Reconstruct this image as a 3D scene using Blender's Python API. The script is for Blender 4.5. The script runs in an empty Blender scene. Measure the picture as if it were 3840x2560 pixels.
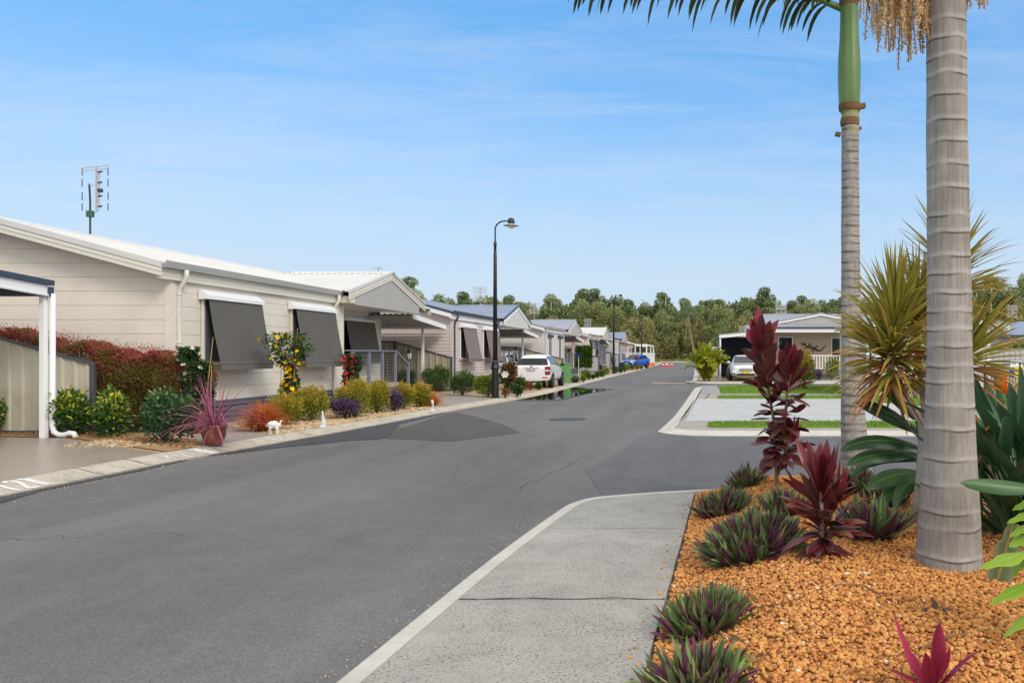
import bpy, math, random
import numpy as np
from mathutils import Vector, Matrix, noise as mnoise

S = bpy.context.scene
COL = S.collection
PI = math.pi
R = math.radians
rng = np.random.default_rng(7)
random.seed(7)
EYE = 1.6                      # camera height above the road
FPX, U0, V0 = 3000.0, 2631.0, 1329.0


def G(u, v, z=0.1):
    """surveyed ground position: where the sight line through photo point (u, v) meets height z"""
    y = FPX * (EYE - z) / (v - V0)
    return ((u - U0) / FPX * y, y)


def AT(u, v, y):
    return ((u - U0) / FPX * y, y, EYE - (v - V0) / FPX * y)


# ------------------------------------------------------------------ materials
MATS = {}


class NB:
    def __init__(s, name):
        s.m = bpy.data.materials.new(name)
        s.m.use_nodes = True
        s.t = s.m.node_tree
        s.b = s.t.nodes['Principled BSDF']
        s.out = s.t.nodes['Material Output']
        MATS[name] = s.m

    def n(s, typ, ins=None, **kw):
        nd = s.t.nodes.new('ShaderNode' + typ)
        for k, v in kw.items():
            setattr(nd, k, v)
        for k, v in (ins or {}).items():
            if hasattr(v, 'is_output'):
                s.t.links.new(v, nd.inputs[k])
            else:
                nd.inputs[k].default_value = v
        return nd

    def link(s, a, b):
        s.t.links.new(a, b)

    def coord(s, scale=(1, 1, 1), src='Object'):
        tc = s.n('TexCoord')
        mp = s.n('Mapping', {'Vector': tc.outputs[src], 'Scale': scale})
        return mp.outputs[0]

    def noise(s, scale, detail=4, rough=.55, vec=None, dist=0):
        ins = {'Scale': scale, 'Detail': detail, 'Roughness': rough, 'Distortion': dist}
        if vec is not None:
            ins['Vector'] = vec
        return s.n('TexNoise', ins).outputs['Fac']

    def ramp(s, fac, stops, mode='LINEAR'):
        r = s.n('ValToRGB', {'Fac': fac})
        cr = r.color_ramp
        cr.interpolation = mode
        while len(cr.elements) < len(stops):
            cr.elements.new(.5)
        for e, (p, c) in zip(cr.elements, stops):
            e.position = p
            e.color = (*c, 1) if len(c) == 3 else c
        return r.outputs[0]

    def mix(s, fac, a, b, blend='MIX'):
        nd = s.t.nodes.new('ShaderNodeMix')
        nd.data_type = 'RGBA'
        nd.blend_type = blend
        for k, v in ((0, fac), (6, a), (7, b)):
            if hasattr(v, 'is_output'):
                s.t.links.new(v, nd.inputs[k])
            else:
                nd.inputs[k].default_value = v if k == 0 else ((*v, 1) if len(v) == 3 else v)
        return nd.outputs[2]

    def math(s, op, a, b=0.0):
        nd = s.n('Math', operation=op)
        for i, v in enumerate((a, b)):
            if hasattr(v, 'is_output'):
                s.t.links.new(v, nd.inputs[i])
            else:
                nd.inputs[i].default_value = v
        return nd.outputs[0]

    def set(s, **kw):
        names = {'col': 'Base Color', 'rough': 'Roughness', 'metal': 'Metallic', 'spec': 'Specular IOR Level',
                 'nrm': 'Normal', 'trans': 'Transmission Weight', 'coat': 'Coat Weight', 'ior': 'IOR', 'alpha': 'Alpha'}
        for k, v in kw.items():
            i = s.b.inputs[names[k]]
            if hasattr(v, 'is_output'):
                s.t.links.new(v, i)
            else:
                i.default_value = (*v, 1) if k == 'col' else v
        return s

    def bump(s, h, strength=.3, dist=.01):
        b = s.n('Bump', {'Height': h, 'Strength': strength, 'Distance': dist})
        s.link(b.outputs[0], s.b.inputs['Normal'])


def mul(c, f):
    return tuple(min(1, x * f) for x in c)


def M(name, col, rough=.6, var=.08, scale=3, bump=0, bscale=60, spec=.4, metal=0, coat=0, dirt=None, stretch=(1, 1, 1)):
    b = NB(name)
    co = b.coord(stretch)
    c = b.ramp(b.noise(scale, 5, .6, co), [(.3, mul(col, 1 - var)), (.7, mul(col, 1 + var))])
    if dirt:
        d = b.ramp(b.noise(dirt[1], 6, .65, co), [(.5, (0, 0, 0)), (.72, (1, 1, 1))])
        c = b.mix(b.math('MULTIPLY', d, dirt[2]), c, dirt[0])
    rr = b.ramp(b.noise(scale * 2.3, 3, .6, co), [(.3, (rough * .85,) * 3), (.7, (min(1, rough * 1.15),) * 3)])
    b.set(col=c, rough=rr, spec=spec, metal=metal, coat=coat)
    if bump:
        b.bump(b.noise(bscale, 4, .6, co), bump, .01)
    return b.m


def leafmat(name, stops, edge=None, mid=None, back=None, tip=None, rough=.45, transl=.25, spec=.4, clump=None, backamt=1.0):
    """stops: colours over the per-leaf value; edge/mid/tip: (colour, amount) across or along the blade; back: underside colour"""
    b = NB(name)
    at = b.n('Attribute', attribute_name='leaf')
    sep = b.n('SeparateColor', {'Color': at.outputs['Color']})
    t, s_, e = sep.outputs
    c = b.ramp(t, stops)
    if clump:
        nz = b.ramp(b.noise(clump[0], 2, .5, b.coord()), [(.4, (0, 0, 0)), (.62, (1, 1, 1))])
        c = b.mix(b.math('MULTIPLY', nz, clump[2]), c, clump[1])
    if tip:
        c = b.mix(b.math('MULTIPLY', b.math('POWER', s_, 2.0), tip[1]), c, tip[0])
    if mid:
        c = b.mix(b.math('MULTIPLY', b.math('LESS_THAN', e, .1), mid[1]), c, mid[0])
    if edge:
        c = b.mix(b.math('MULTIPLY', b.math('POWER', e, 3.0), edge[1]), c, edge[0])
    if back:
        g = b.n('NewGeometry')
        c = b.mix(b.math('MULTIPLY', g.outputs['Backfacing'], backamt), c, back)
    b.set(col=c, rough=rough, spec=spec)
    if transl:
        tr = b.n('BsdfTranslucent', {'Color': c})
        mx = b.n('MixShader', {0: transl, 1: b.b.outputs[0], 2: tr.outputs[0]})
        b.link(mx.outputs[0], b.out.inputs[0])
    return b.m


# ------------------------------------------------------------------ mesh builder
class MB:
    def __init__(s):
        s.v, s.f, s.a = [], [], []
        s.chunks = []

    def add(s, vs, fs, a=(0, 0, 0)):
        o = len(s.v)
        s.v.extend([tuple(p) for p in vs])
        s.f.extend([tuple(i + o for i in f) for f in fs])
        s.a.extend([a] * len(vs))
        return s

    def box(s, x0, x1, y0, y1, z0, z1):
        return s.add([(x0, y0, z0), (x1, y0, z0), (x1, y1, z0), (x0, y1, z0), (x0, y0, z1), (x1, y0, z1), (x1, y1, z1), (x0, y1, z1)],
                     [(3, 2, 1, 0), (4, 5, 6, 7), (0, 1, 5, 4), (1, 2, 6, 5), (2, 3, 7, 6), (3, 0, 4, 7)])

    def cham(s, x0, x1, y0, y1, z0, z1, c=.01):
        """box with chamfered vertical and top edges"""
        def ring(x0, x1, y0, y1, c, z):
            return [(x0 + c, y0, z), (x1 - c, y0, z), (x1, y0 + c, z), (x1, y1 - c, z), (x1 - c, y1, z), (x0 + c, y1, z), (x0, y1 - c, z), (x0, y0 + c, z)]
        v = ring(x0, x1, y0, y1, c, z0) + ring(x0, x1, y0, y1, c, z1 - c) + ring(x0 + c, x1 - c, y0 + c, y1 - c, c * .5, z1)
        f = [tuple(range(7, -1, -1)), tuple(range(16, 24))]
        for r in (0, 8):
            f += [(r + i, r + (i + 1) % 8, r + 8 + (i + 1) % 8, r + 8 + i) for i in range(8)]
        return s.add(v, f)

    def quad(s, a, b, c, d):
        return s.add([a, b, c, d], [(0, 1, 2, 3)])

    def prism(s, poly, fn, d0, d1):
        """poly: 2d outline; fn(p, d) -> 3d point; extruded d0..d1"""
        n = len(poly)
        v = [fn(p, d0) for p in poly] + [fn(p, d1) for p in poly]
        f = [tuple(range(n - 1, -1, -1)), tuple(range(n, 2 * n))] + [(i, (i + 1) % n, n + (i + 1) % n, n + i) for i in range(n)]
        return s.add(v, f)

    def bar(s, a, b, w, h=None):
        """square bar between two points"""
        a, b = Vector(a), Vector(b)
        h = h or w
        d = (b - a).normalized()
        x = d.cross(Vector((0, 0, 1)))
        x = x.normalized() if x.length > 1e-4 else Vector((1, 0, 0))
        y = x.cross(d).normalized()
        c = [x * (w / 2) * i + y * (h / 2) * j for i, j in ((-1, -1), (1, -1), (1, 1), (-1, 1))]
        return s.add([a + k for k in c] + [b + k for k in c], [(3, 2, 1, 0), (4, 5, 6, 7)] + [(i, (i + 1) % 4, 4 + (i + 1) % 4, 4 + i) for i in range(4)])

    def tube(s, pts, rad, n=8, cap=True):
        pts = [Vector(p) for p in pts]
        if not hasattr(rad, '__len__'):
            rad = [rad] * len(pts)
        vs, fs = [], []
        prev = None
        for i, p in enumerate(pts):
            d = (pts[min(i + 1, len(pts) - 1)] - pts[max(i - 1, 0)]).normalized()
            if prev is None:
                x = d.cross(Vector((0, 1, 0)))
                if x.length < .1:
                    x = d.cross(Vector((1, 0, 0)))
            else:
                x = prev - d * prev.dot(d)
            x.normalize()
            prev = x
            y = d.cross(x)
            for k in range(n):
                a = 2 * PI * k / n
                vs.append(p + (x * math.cos(a) + y * math.sin(a)) * rad[i])
        for i in range(len(pts) - 1):
            for k in range(n):
                fs.append((i * n + k, i * n + (k + 1) % n, (i + 1) * n + (k + 1) % n, (i + 1) * n + k))
        if cap:
            fs.append(tuple(range(n - 1, -1, -1)))
            fs.append(tuple(range((len(pts) - 1) * n, len(pts) * n)))
        return s.add(vs, fs)

    def lathe(s, prof, n=16, c=(0, 0, 0), cap=True):
        vs, fs = [], []
        for r, z in prof:
            for k in range(n):
                a = 2 * PI * k / n
                vs.append((c[0] + r * math.cos(a), c[1] + r * math.sin(a), c[2] + z))
        for i in range(len(prof) - 1):
            for k in range(n):
                fs.append((i * n + k, i * n + (k + 1) % n, (i + 1) * n + (k + 1) % n, (i + 1) * n + k))
        if cap:
            fs.append(tuple(range(n - 1, -1, -1)))
            fs.append(tuple(range((len(prof) - 1) * n, len(prof) * n)))
        return s.add(vs, fs)

    def ball(s, c, r, n=8, m=5):
        if not hasattr(r, '__len__'):
            r = (r, r, r)
        vs = [(c[0], c[1], c[2] - r[2])]
        for i in range(1, m):
            ph = PI * i / m
            for k in range(n):
                a = 2 * PI * k / n
                vs.append((c[0] + r[0] * math.sin(ph) * math.cos(a), c[1] + r[1] * math.sin(ph) * math.sin(a), c[2] - r[2] * math.cos(ph)))
        vs.append((c[0], c[1], c[2] + r[2]))
        fs = [(0, 1 + (k + 1) % n, 1 + k) for k in range(n)]
        for i in range(m - 2):
            for k in range(n):
                fs.append((1 + i * n + k, 1 + i * n + (k + 1) % n, 1 + (i + 1) * n + (k + 1) % n, 1 + (i + 1) * n + k))
        L = len(vs) - 1
        fs += [(L, 1 + (m - 2) * n + k, 1 + (m - 2) * n + (k + 1) % n) for k in range(n)]
        return s.add(vs, fs)

    def arr(s, V, F, A):
        """numpy chunk: V (n,3), F (m,k) one polygon size per chunk, A (n,3)"""
        s.chunks.append((np.asarray(V, np.float32), np.asarray(F, np.int64), np.asarray(A, np.float32)))
        return s

    def mesh(s, name, smooth=False, flip=False):
        me = bpy.data.meshes.new(name)
        V = [np.array(s.v, np.float32).reshape(-1, 3)]
        A = [np.array(s.a, np.float32).reshape(-1, 3)]
        loops = [np.array([i for f in s.f for i in f], np.int64)]
        sizes = [np.array([len(f) for f in s.f], np.int64)]
        off = len(s.v)
        for v, f, a in s.chunks:
            V.append(v)
            A.append(a)
            loops.append((f + off).ravel())
            sizes.append(np.full(len(f), f.shape[1], np.int64))
            off += len(v)
        V, A, loops, sizes = map(np.concatenate, (V, A, loops, sizes))
        me.vertices.add(len(V))
        me.vertices.foreach_set('co', V.ravel())
        me.loops.add(len(loops))
        me.loops.foreach_set('vertex_index', loops.astype(np.int32))
        me.polygons.add(len(sizes))
        st = np.zeros(len(sizes), np.int32)
        st[1:] = np.cumsum(sizes)[:-1]
        me.polygons.foreach_set('loop_start', st)
        me.polygons.foreach_set('loop_total', sizes.astype(np.int32))
        me.polygons.foreach_set('use_smooth', np.full(len(sizes), bool(smooth)))
        if A.any():
            at = me.attributes.new('leaf', 'FLOAT_COLOR', 'POINT')
            at.data.foreach_set('color', np.concatenate([A, np.ones((len(A), 1), np.float32)], 1).ravel())
        me.update(calc_edges=True)
        return me

    def build(s, name, mat, parent=None, smooth=False, loc=None, label=None):
        me = s.mesh(name, smooth)
        return mk(name, me, mat, parent, loc, label)


def mk(name, me, mat, parent=None, loc=None, label=None):
    o = bpy.data.objects.new(name, me)
    if mat is not None and not len(me.materials):
        me.materials.append(MATS[mat] if isinstance(mat, str) else mat)
    COL.objects.link(o)
    if parent:
        o.parent = parent
    if loc:
        o.location = loc
    if label:
        o['label'] = label
    return o


def tag(o, label=None, cat=None, group=None, kind=None):
    if label:
        o['label'] = label
    if cat:
        o['category'] = cat
    if group:
        o['group'] = group
    if kind:
        o['kind'] = kind
    return o


def thing(name, label, cat, loc=(0, 0, 0), rz=0, group=None):
    o = bpy.data.objects.new(name, None)
    o.empty_display_size = .1
    COL.objects.link(o)
    o.location = loc
    o.rotation_euler = (0, 0, rz)
    return tag(o, label, cat, group)


def dup(o, loc=None, rz=None, label=None, group=None, scale=None):
    """copy a thing with its parts and sub-parts"""
    c = o.copy()
    COL.objects.link(c)
    new = {}
    for ch in list(o.children):
        d = ch.copy()
        COL.objects.link(d)
        d.parent = c
        new[ch] = d
        for g in list(ch.children):
            e = g.copy()
            COL.objects.link(e)
            e.parent = d
    for d in new.values():
        for m in d.modifiers:
            if getattr(m, 'target', None) in new:
                m.target = new[m.target]
    if loc is not None:
        c.location = loc
    if rz is not None:
        c.rotation_euler = (0, 0, rz)
    if label:
        c['label'] = label
    if group:
        c['group'] = group
    if scale:
        c.scale = scale if hasattr(scale, '__len__') else (scale,) * 3
    return c


def text(body, size, mat, parent, loc, rot, name='lettering', ext=.002, align='CENTER'):
    cu = bpy.data.curves.new(name, 'FONT')
    cu.body = body
    cu.size = size
    cu.extrude = ext
    cu.align_x = align
    cu.align_y = 'CENTER'
    cu.materials.append(MATS[mat])
    tmp = bpy.data.objects.new('text', cu)
    COL.objects.link(tmp)
    me = bpy.data.meshes.new_from_object(tmp.evaluated_get(bpy.context.evaluated_depsgraph_get()))
    bpy.data.objects.remove(tmp)
    o = mk(name, me, mat)
    o.parent = parent
    o.location = loc
    o.rotation_euler = rot
    return o


# ------------------------------------------------------------------ foliage
def unit(a):
    return a / np.maximum(np.linalg.norm(a, axis=1, keepdims=True), 1e-6)


def leaves(mb, P, D, L, W, t=None, r=rng, fold=.2):
    """one diamond leaf per row of P, pointing along D"""
    n = len(P)
    D = unit(D)
    Sx = unit(np.cross(D, unit(r.normal(size=(n, 3)))))
    N = np.cross(D, Sx)
    L = (L * r.uniform(.65, 1.25, n))[:, None]
    W = (W * r.uniform(.7, 1.25, n))[:, None]
    m = P + D * L * .45
    V = np.stack([P, m + Sx * W / 2 + N * W * fold, P + D * L, m - Sx * W / 2 + N * W * fold], 1).reshape(-1, 3)
    F = np.arange(n * 4).reshape(n, 4)
    if t is None:
        t = r.uniform(0, 1, n)
    A = np.zeros((n, 4, 3))
    A[:, :, 0] = np.clip(t, .001, 1)[:, None]
    A[:, :, 1] = (0, .5, 1, .5)
    A[:, :, 2] = (.3, 1, .3, 1)
    mb.arr(V, F, A.reshape(-1, 3))


def lobes(n, rad, r, squash=.6, size=(.35, .6), bottom=-.35):
    """lumps that make a crown's uneven outline: list of (centre, radii)"""
    rad = np.array(rad)
    out = []
    for i in range(n):
        d = r.normal(size=3)
        d[2] = abs(d[2]) * 1.1 + bottom
        d /= np.linalg.norm(d)
        k = r.uniform(*size)
        out.append((d * rad * (1 - k) * r.uniform(.8, 1.1), rad * k * r.uniform(.8, 1.15, 3)))
    return out


def crown(n, lbs, r, shell=.55, up=.3, rand=.8):
    w = np.array([np.prod(l[1]) ** .67 for l in lbs])
    idx = r.choice(len(lbs), n, p=w / w.sum())
    C = np.array([l[0] for l in lbs])[idx]
    Q = np.array([l[1] for l in lbs])[idx]
    d = unit(r.normal(size=(n, 3)))
    rr = r.uniform(shell ** 3, 1, n) ** (1 / 3)
    P = C + d * Q * rr[:, None]
    D = d + r.normal(size=(n, 3)) * rand + np.array([0, 0, up])
    return P, D


def shrub_mesh(rad, n, L, W, r, nl=8, up=.35, shell=.5, tbyz=.5, size=(.35, .6), base=.05, rand=.7):
    mb = MB()
    P, D = crown(n, lobes(nl, rad, r, size=size) + [((0, 0, -.1 * rad[2]), np.array(rad) * .74), ((0, 0, -.5 * rad[2]), np.array(rad) * (.8, .8, .5))], r, shell, up, rand)
    P = P + np.array([0, 0, rad[2] + base])
    out = r.uniform(0, 1, len(P)) < .14
    P[out] = P[out] * (1 + np.abs(r.normal(size=(out.sum(), 1))) * np.array([.1, .1, .12]))
    keep = P[:, 2] > .01
    P, D = P[keep], D[keep]
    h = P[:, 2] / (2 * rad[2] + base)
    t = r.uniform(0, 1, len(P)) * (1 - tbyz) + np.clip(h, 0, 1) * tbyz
    leaves(mb, P, D, L, W, t, r)
    return mb


def stems_mb(h, spread, n, r, rad=.012):
    mb = MB()
    for i in range(n):
        a = r.uniform(0, 2 * PI)
        q = r.uniform(.3, 1) * spread
        mb.tube([(math.cos(a) * .02, math.sin(a) * .02, -.02), (math.cos(a) * q * .4, math.sin(a) * q * .4, h * .5), (math.cos(a) * q, math.sin(a) * q, h)], [rad, rad * .8, rad * .4], 5)
    return mb


def shrub(name, label, loc, rad, n, L, W, mat, group=None, cat='shrub', seed=1, stem='bark', **kw):
    r = np.random.default_rng(seed)
    o = thing(name, label, cat, loc, 0, group)
    shrub_mesh(rad, n, L, W, r, **kw).build('foliage', mat, o)
    if stem:
        stems_mb(rad[2] * 1.2, rad[0] * .6, 6, r).build('stem', stem, o, True)
    return o


def blades(mb, specs, seg=6, prof=None, r=rng, fold=.12):
    """strap leaves: each spec (base, direction, length, width, droop, t[, twist])"""
    prof = prof or (lambda s: math.sin(PI * min(1, (s * .92 + .08))) ** .6)
    n = len(specs)
    V = np.zeros((n, seg + 1, 3, 3))
    A = np.zeros((n, seg + 1, 3, 3))
    for i, sp in enumerate(specs):
        b, d, L, W, droop, t = sp[:6]
        p = np.array(b, float)
        d = np.array(d, float)
        d /= np.linalg.norm(d)
        h = np.array([d[0], d[1], 0])
        hn = np.linalg.norm(h)
        if hn < .05:
            a = r.uniform(0, 2 * PI)
            h = np.array([math.cos(a), math.sin(a), 0])
        else:
            h /= hn
        side = np.array([-h[1], h[0], 0])
        tw = sp[6] if len(sp) > 6 else r.normal() * .25
        rl = sp[7] if len(sp) > 7 else 0
        for k in range(seg + 1):
            s_ = k / seg
            up = np.cross(side, d)
            up = -up if up[2] < 0 and droop == 0 else up
            sd = side * math.cos(rl + tw * s_) + up * math.sin(rl + tw * s_)
            w = W * prof(s_) / 2
            V[i, k, 0] = p + sd * w + np.cross(d, sd) * -fold * w * 2
            V[i, k, 1] = p
            V[i, k, 2] = p - sd * w + np.cross(d, sd) * -fold * w * 2
            A[i, k, :, 0] = max(t, .001)
            A[i, k, :, 1] = s_
            A[i, k, :, 2] = (1, 0, 1)
            p = p + d * L / seg
            d = d + np.array([0, 0, -1]) * droop / seg * (.4 + 1.2 * s_)
            d /= np.linalg.norm(d)
    q = []
    for k in range(seg):
        for j in range(2):
            q.append((k * 3 + j, k * 3 + j + 1, (k + 1) * 3 + j + 1, (k + 1) * 3 + j))
    F = (np.array(q)[None] + (np.arange(n) * (seg + 1) * 3)[:, None, None]).reshape(-1, 4)
    mb.arr(V.reshape(-1, 3), F, A.reshape(-1, 3))
    return mb


def sph(az, el):
    return (math.cos(az) * math.cos(el), math.sin(az) * math.cos(el), math.sin(el))


ICO_V = None


def stones(n, xy, size, zfn, r, flat=.65, tjit=1.0):
    """pebbles as one mesh: n low-poly rounded stones at xy"""
    g = (1 + 5 ** .5) / 2
    iv = np.array([(-1, g, 0), (1, g, 0), (-1, -g, 0), (1, -g, 0), (0, -1, g), (0, 1, g), (0, -1, -g), (0, 1, -g), (g, 0, -1), (g, 0, 1), (-g, 0, -1), (-g, 0, 1)]) / 1.9
    fi = np.array([(0, 11, 5), (0, 5, 1), (0, 1, 7), (0, 7, 10), (0, 10, 11), (1, 5, 9), (5, 11, 4), (11, 10, 2), (10, 7, 6), (7, 1, 8), (3, 9, 4), (3, 4, 2), (3, 2, 6), (3, 6, 8), (3, 8, 9), (4, 9, 5), (2, 4, 11), (6, 2, 10), (8, 6, 7), (9, 8, 1)])
    sc = size * np.exp(np.clip(r.normal(size=(n, 1)), -1.6, 1.5) * .26) * r.uniform(.75, 1.3, (n, 3)) * np.array([1, 1, flat]) * .5
    V = iv[None] * r.uniform(.85, 1.15, (n, 12, 1)) * sc[:, None]
    a = r.uniform(0, 2 * PI, n)
    b = r.normal(size=n) * .35
    x = V[..., 0] * np.cos(b)[:, None] - V[..., 2] * np.sin(b)[:, None]
    z = V[..., 0] * np.sin(b)[:, None] + V[..., 2] * np.cos(b)[:, None]
    X = x * np.cos(a)[:, None] - V[..., 1] * np.sin(a)[:, None]
    Y = x * np.sin(a)[:, None] + V[..., 1] * np.cos(a)[:, None]
    zz = zfn(xy[:, 0], xy[:, 1]) + sc[:, 2] * r.uniform(.1, .9, n)
    V = np.stack([X + xy[:, :1], Y + xy[:, 1:2], z + zz[:, None]], -1).reshape(-1, 3)
    F = (fi[None] + (np.arange(n) * 12)[:, None, None]).reshape(-1, 3)
    A = np.zeros((n, 12, 3))
    A[..., 0] = r.uniform(.001, 1, n)[:, None]
    mb = MB()
    mb.arr(V, F, A.reshape(-1, 3))
    return mb
SUN_E, SKY_S, EXPO = 1.2, .12, .62
SKY_DUST, SKY_SAT, SKY_VAL, SKY_HUE = .6, 1.32, 1.08, .5
CIRRUS, OVER_FILL = .45, (1.3, 1.26, 1.2)
VEIL = .6


def C(r, g, b, k=1.0):
    return tuple(k * ((x / 255 / 12.92) if x < 10 else ((x / 255 + .055) / 1.055) ** 2.4) for x in (r, g, b))


# ------------------------------------------------------------------ plain materials
M('cream_board', C(221, 213, 201), .55, .03, 1.2, .06, 90, dirt=(C(190, 180, 165), .9, .35))
M('pink_board', C(208, 196, 190), .55, .03, 1.2, dirt=(C(185, 172, 165), .9, .3))
M('pale_board', C(212, 208, 203), .55, .03, 1.2)
M('beige_board', C(212, 197, 186), .55, .03, 1.2)
M('grey_board', C(196, 194, 194), .55, .03, 1.2)
M('tan_board', C(186, 172, 152), .55, .03, 1.2)
M('gable_grey', C(172, 169, 165), .6, .03, 2)
M('gable_pale', C(205, 204, 202), .6, .03, 2)
M('gable_sand', C(190, 182, 176), .6, .03, 2)
M('roof_white', C(206, 205, 202), .4, .03, .8, dirt=(C(190, 188, 182), 1.2, .4))
M('roof_grey', C(150, 154, 164), .4, .05, .8, dirt=(C(125, 128, 134), 1.4, .4))
M('roof_blue', C(132, 142, 162), .4, .05, .8, dirt=(C(110, 118, 134), 1.4, .4))
M('trim_cream', C(216, 211, 199), .45, .02, 2)
M('trim_white', C(232, 233, 235), .4, .02, 2)
M('trim_navy', C(62, 72, 92), .4, .05, 2)
M('roof_under', C(128, 126, 122), .6, .06, 2)
M('gutter_grey', C(176, 176, 176), .4, .05, 2)
M('skirt_grey', C(98, 102, 112), .6, .08, 4, .1, 40)
M('dark_gap', C(28, 28, 32), .9, .05)
M('deck_board', C(170, 146, 134), .65, .1, 4, .15, 60, stretch=(1, 12, 12))
M('paint_grey', C(118, 124, 136), .5, .05, 4)
M('awning_grey', C(93, 90, 86), .85, .05, 2, .15, 900)
M('awning_flap', C(106, 103, 98), .85, .08, 4, .15, 900)
M('awning_brown', C(124, 112, 110), .85, .05, 2)
M('awning_navy', C(92, 94, 106), .85, .05, 2)
M('steel_wire', C(170, 172, 175), .35, .05, metal=.8)
M('fence_cream', C(190, 184, 166), .45, .04, 2, dirt=(C(150, 142, 125), 1.6, .5))
M('fence_tan', C(168, 160, 140), .45, .04, 2)
M('fence_grey', C(178, 180, 184), .45, .04, 2)
M('rail_navy', C(78, 81, 88), .45, .05)
M('black_metal', C(26, 29, 36), .38, .1, 6, coat=.2)
M('antenna_metal', C(190, 188, 188), .4, .05, metal=.4)
M('antenna_dark', C(60, 58, 60), .5, .05)
M('green_box', C(62, 92, 82), .6, .05)
M('bark', C(96, 78, 62), .9, .25, 20, .4, 60)
M('bark_forked', C(136, 128, 106), .9, .2, 6, .3, 40)
M('bark_pale', C(176, 168, 152), .9, .2, 6, .3, 40)
M('cane', C(176, 140, 92), .7, .15, 10)
M('white_plaster', C(214, 218, 224), .6, .05, 3)
M('white_metal', C(232, 230, 226), .5, .05, 8)
M('bone', C(206, 170, 128), .6, .1, 6)
M('yellow_petal', C(250, 208, 20), .5, .08, 20)
M('red_petal', C(224, 30, 48), .5, .15, 20)
M('white_petal', C(238, 236, 228), .5, .05, 20)
M('glass_dark', C(18, 21, 26), .08, .1, 2, spec=.35)
M('glass_pale', C(20, 25, 28), .1, .3, 1.5, spec=.35)
M('curtained_glass', C(96, 99, 108), .08, .2, 3, spec=.5)
M('lamp_glass', C(222, 220, 205), .25, .05)
M('plate_white', C(214, 218, 214), .4, .02)
M('plate_yellow', C(240, 214, 20), .4, .02)
M('ink_dark', C(40, 52, 50), .5, .02)
M('ink_blue', C(48, 62, 150), .5, .02)
M('sign_blue', C(28, 60, 190), .4, .02)
M('tyre', C(30, 30, 32), .85, .1, 10)
M('rim', C(150, 152, 156), .35, .1, metal=.7)
M('car_white', C(230, 232, 236), .22, .01, 1, coat=.6)
M('car_blue', C(22, 76, 172), .25, .04, 1, coat=.6)
M('plastic_black', C(24, 25, 27), .5, .05)
M('lamp_red', C(190, 36, 44), .15, .1, 14, coat=.5)
M('lamp_clear', C(206, 208, 206), .12, .1, 14, coat=.5)
M('chrome', C(190, 192, 196), .15, .05, metal=.9)
M('cone_orange', C(240, 70, 36), .5, .04)
M('barrier_orange', C(242, 120, 30), .5, .1, 6)
M('hose_brown', C(120, 60, 44), .5, .2, 12)
M('util_green', C(96, 150, 88), .5, .03, 2)
M('bucket_blue', C(110, 186, 220), .4, .04)
M('pinwheel_blue', C(30, 44, 190), .4, .04)
M('pink_post', C(190, 120, 128), .6, .1, 4)
M('rock', C(128, 84, 58), .85, .25, 3, .6, 14)
M('twig', C(132, 96, 60), .8, .2, 20)
M('dead_leaf', C(120, 98, 72), .8, .3, 10)
M('dead_dark', C(92, 72, 58), .8, .3, 10)
M('rust_metal', C(84, 66, 54), .6, .15, 8)
M('wood_post', C(140, 118, 96), .8, .15, 8)

# glazed pot with drips
b = NB('pot_glaze')
co = b.coord((6, 6, .8))
c = b.ramp(b.noise(2.2, 4, .6, co), [(.35, C(88, 44, 40)), (.55, C(122, 66, 56)), (.72, C(70, 36, 34))])
b.set(col=c, rough=.16, coat=.6)
b.bump(b.noise(3, 2, .5, co), .12)

# asphalt: fine aggregate, worn and stained in broad patches
for nm, base, k in (('asphalt', (106, 104, 104), 1), ('asphalt_side', (98, 97, 99), 1), ('asphalt_patch', (84, 80, 79), 1), ('asphalt_damp', (64, 63, 65), .9)):
    b = NB(nm)
    co = b.coord()
    base = C(*base)
    big = b.ramp(b.noise(.35, 5, .6, b.coord((1.6, .5, 1))), [(.3, mul(base, .84)), (.7, mul(base, 1.12))])
    med = b.ramp(b.noise(2.5, 5, .65, co), [(.35, (.92, .92, .92)), (.68, (1.06, 1.05, 1.05))])
    c = b.mix(1, big, med, 'MULTIPLY')
    lane = b.ramp(b.noise(1.0, 3, .5, b.coord((1.1, .05, 1))), [(.35, (.9, .9, .9)), (.65, (1.08, 1.08, 1.07))])
    c = b.mix(1, c, lane, 'MULTIPLY')
    drip = b.ramp(b.noise(.9, 6, .7, co), [(.66, (1, 1, 1)), (.74, (.84, .83, .83))])
    c = b.mix(1, c, drip, 'MULTIPLY')
    vo = b.n('TexVoronoi', {'Vector': co, 'Scale': 110.0})
    sp = b.ramp(vo.outputs['Color'], [(.0, (.62, .62, .62)), (.5, (1, 1, 1)), (1, (1.5, 1.48, 1.46))])
    c = b.mix(.75, c, sp, 'MULTIPLY')
    fl = b.ramp(b.noise(26, 2, .5, co), [(.74, (0, 0, 0)), (.8, (1, 1, 1))])
    c = b.mix(b.math('MULTIPLY', fl, .35), c, C(190, 186, 180))
    rr = .8 if nm != 'asphalt_damp' else .5
    b.set(col=c, rough=rr, spec=.3)
    b.bump(vo.outputs['Distance'], .5, .006)

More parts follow.
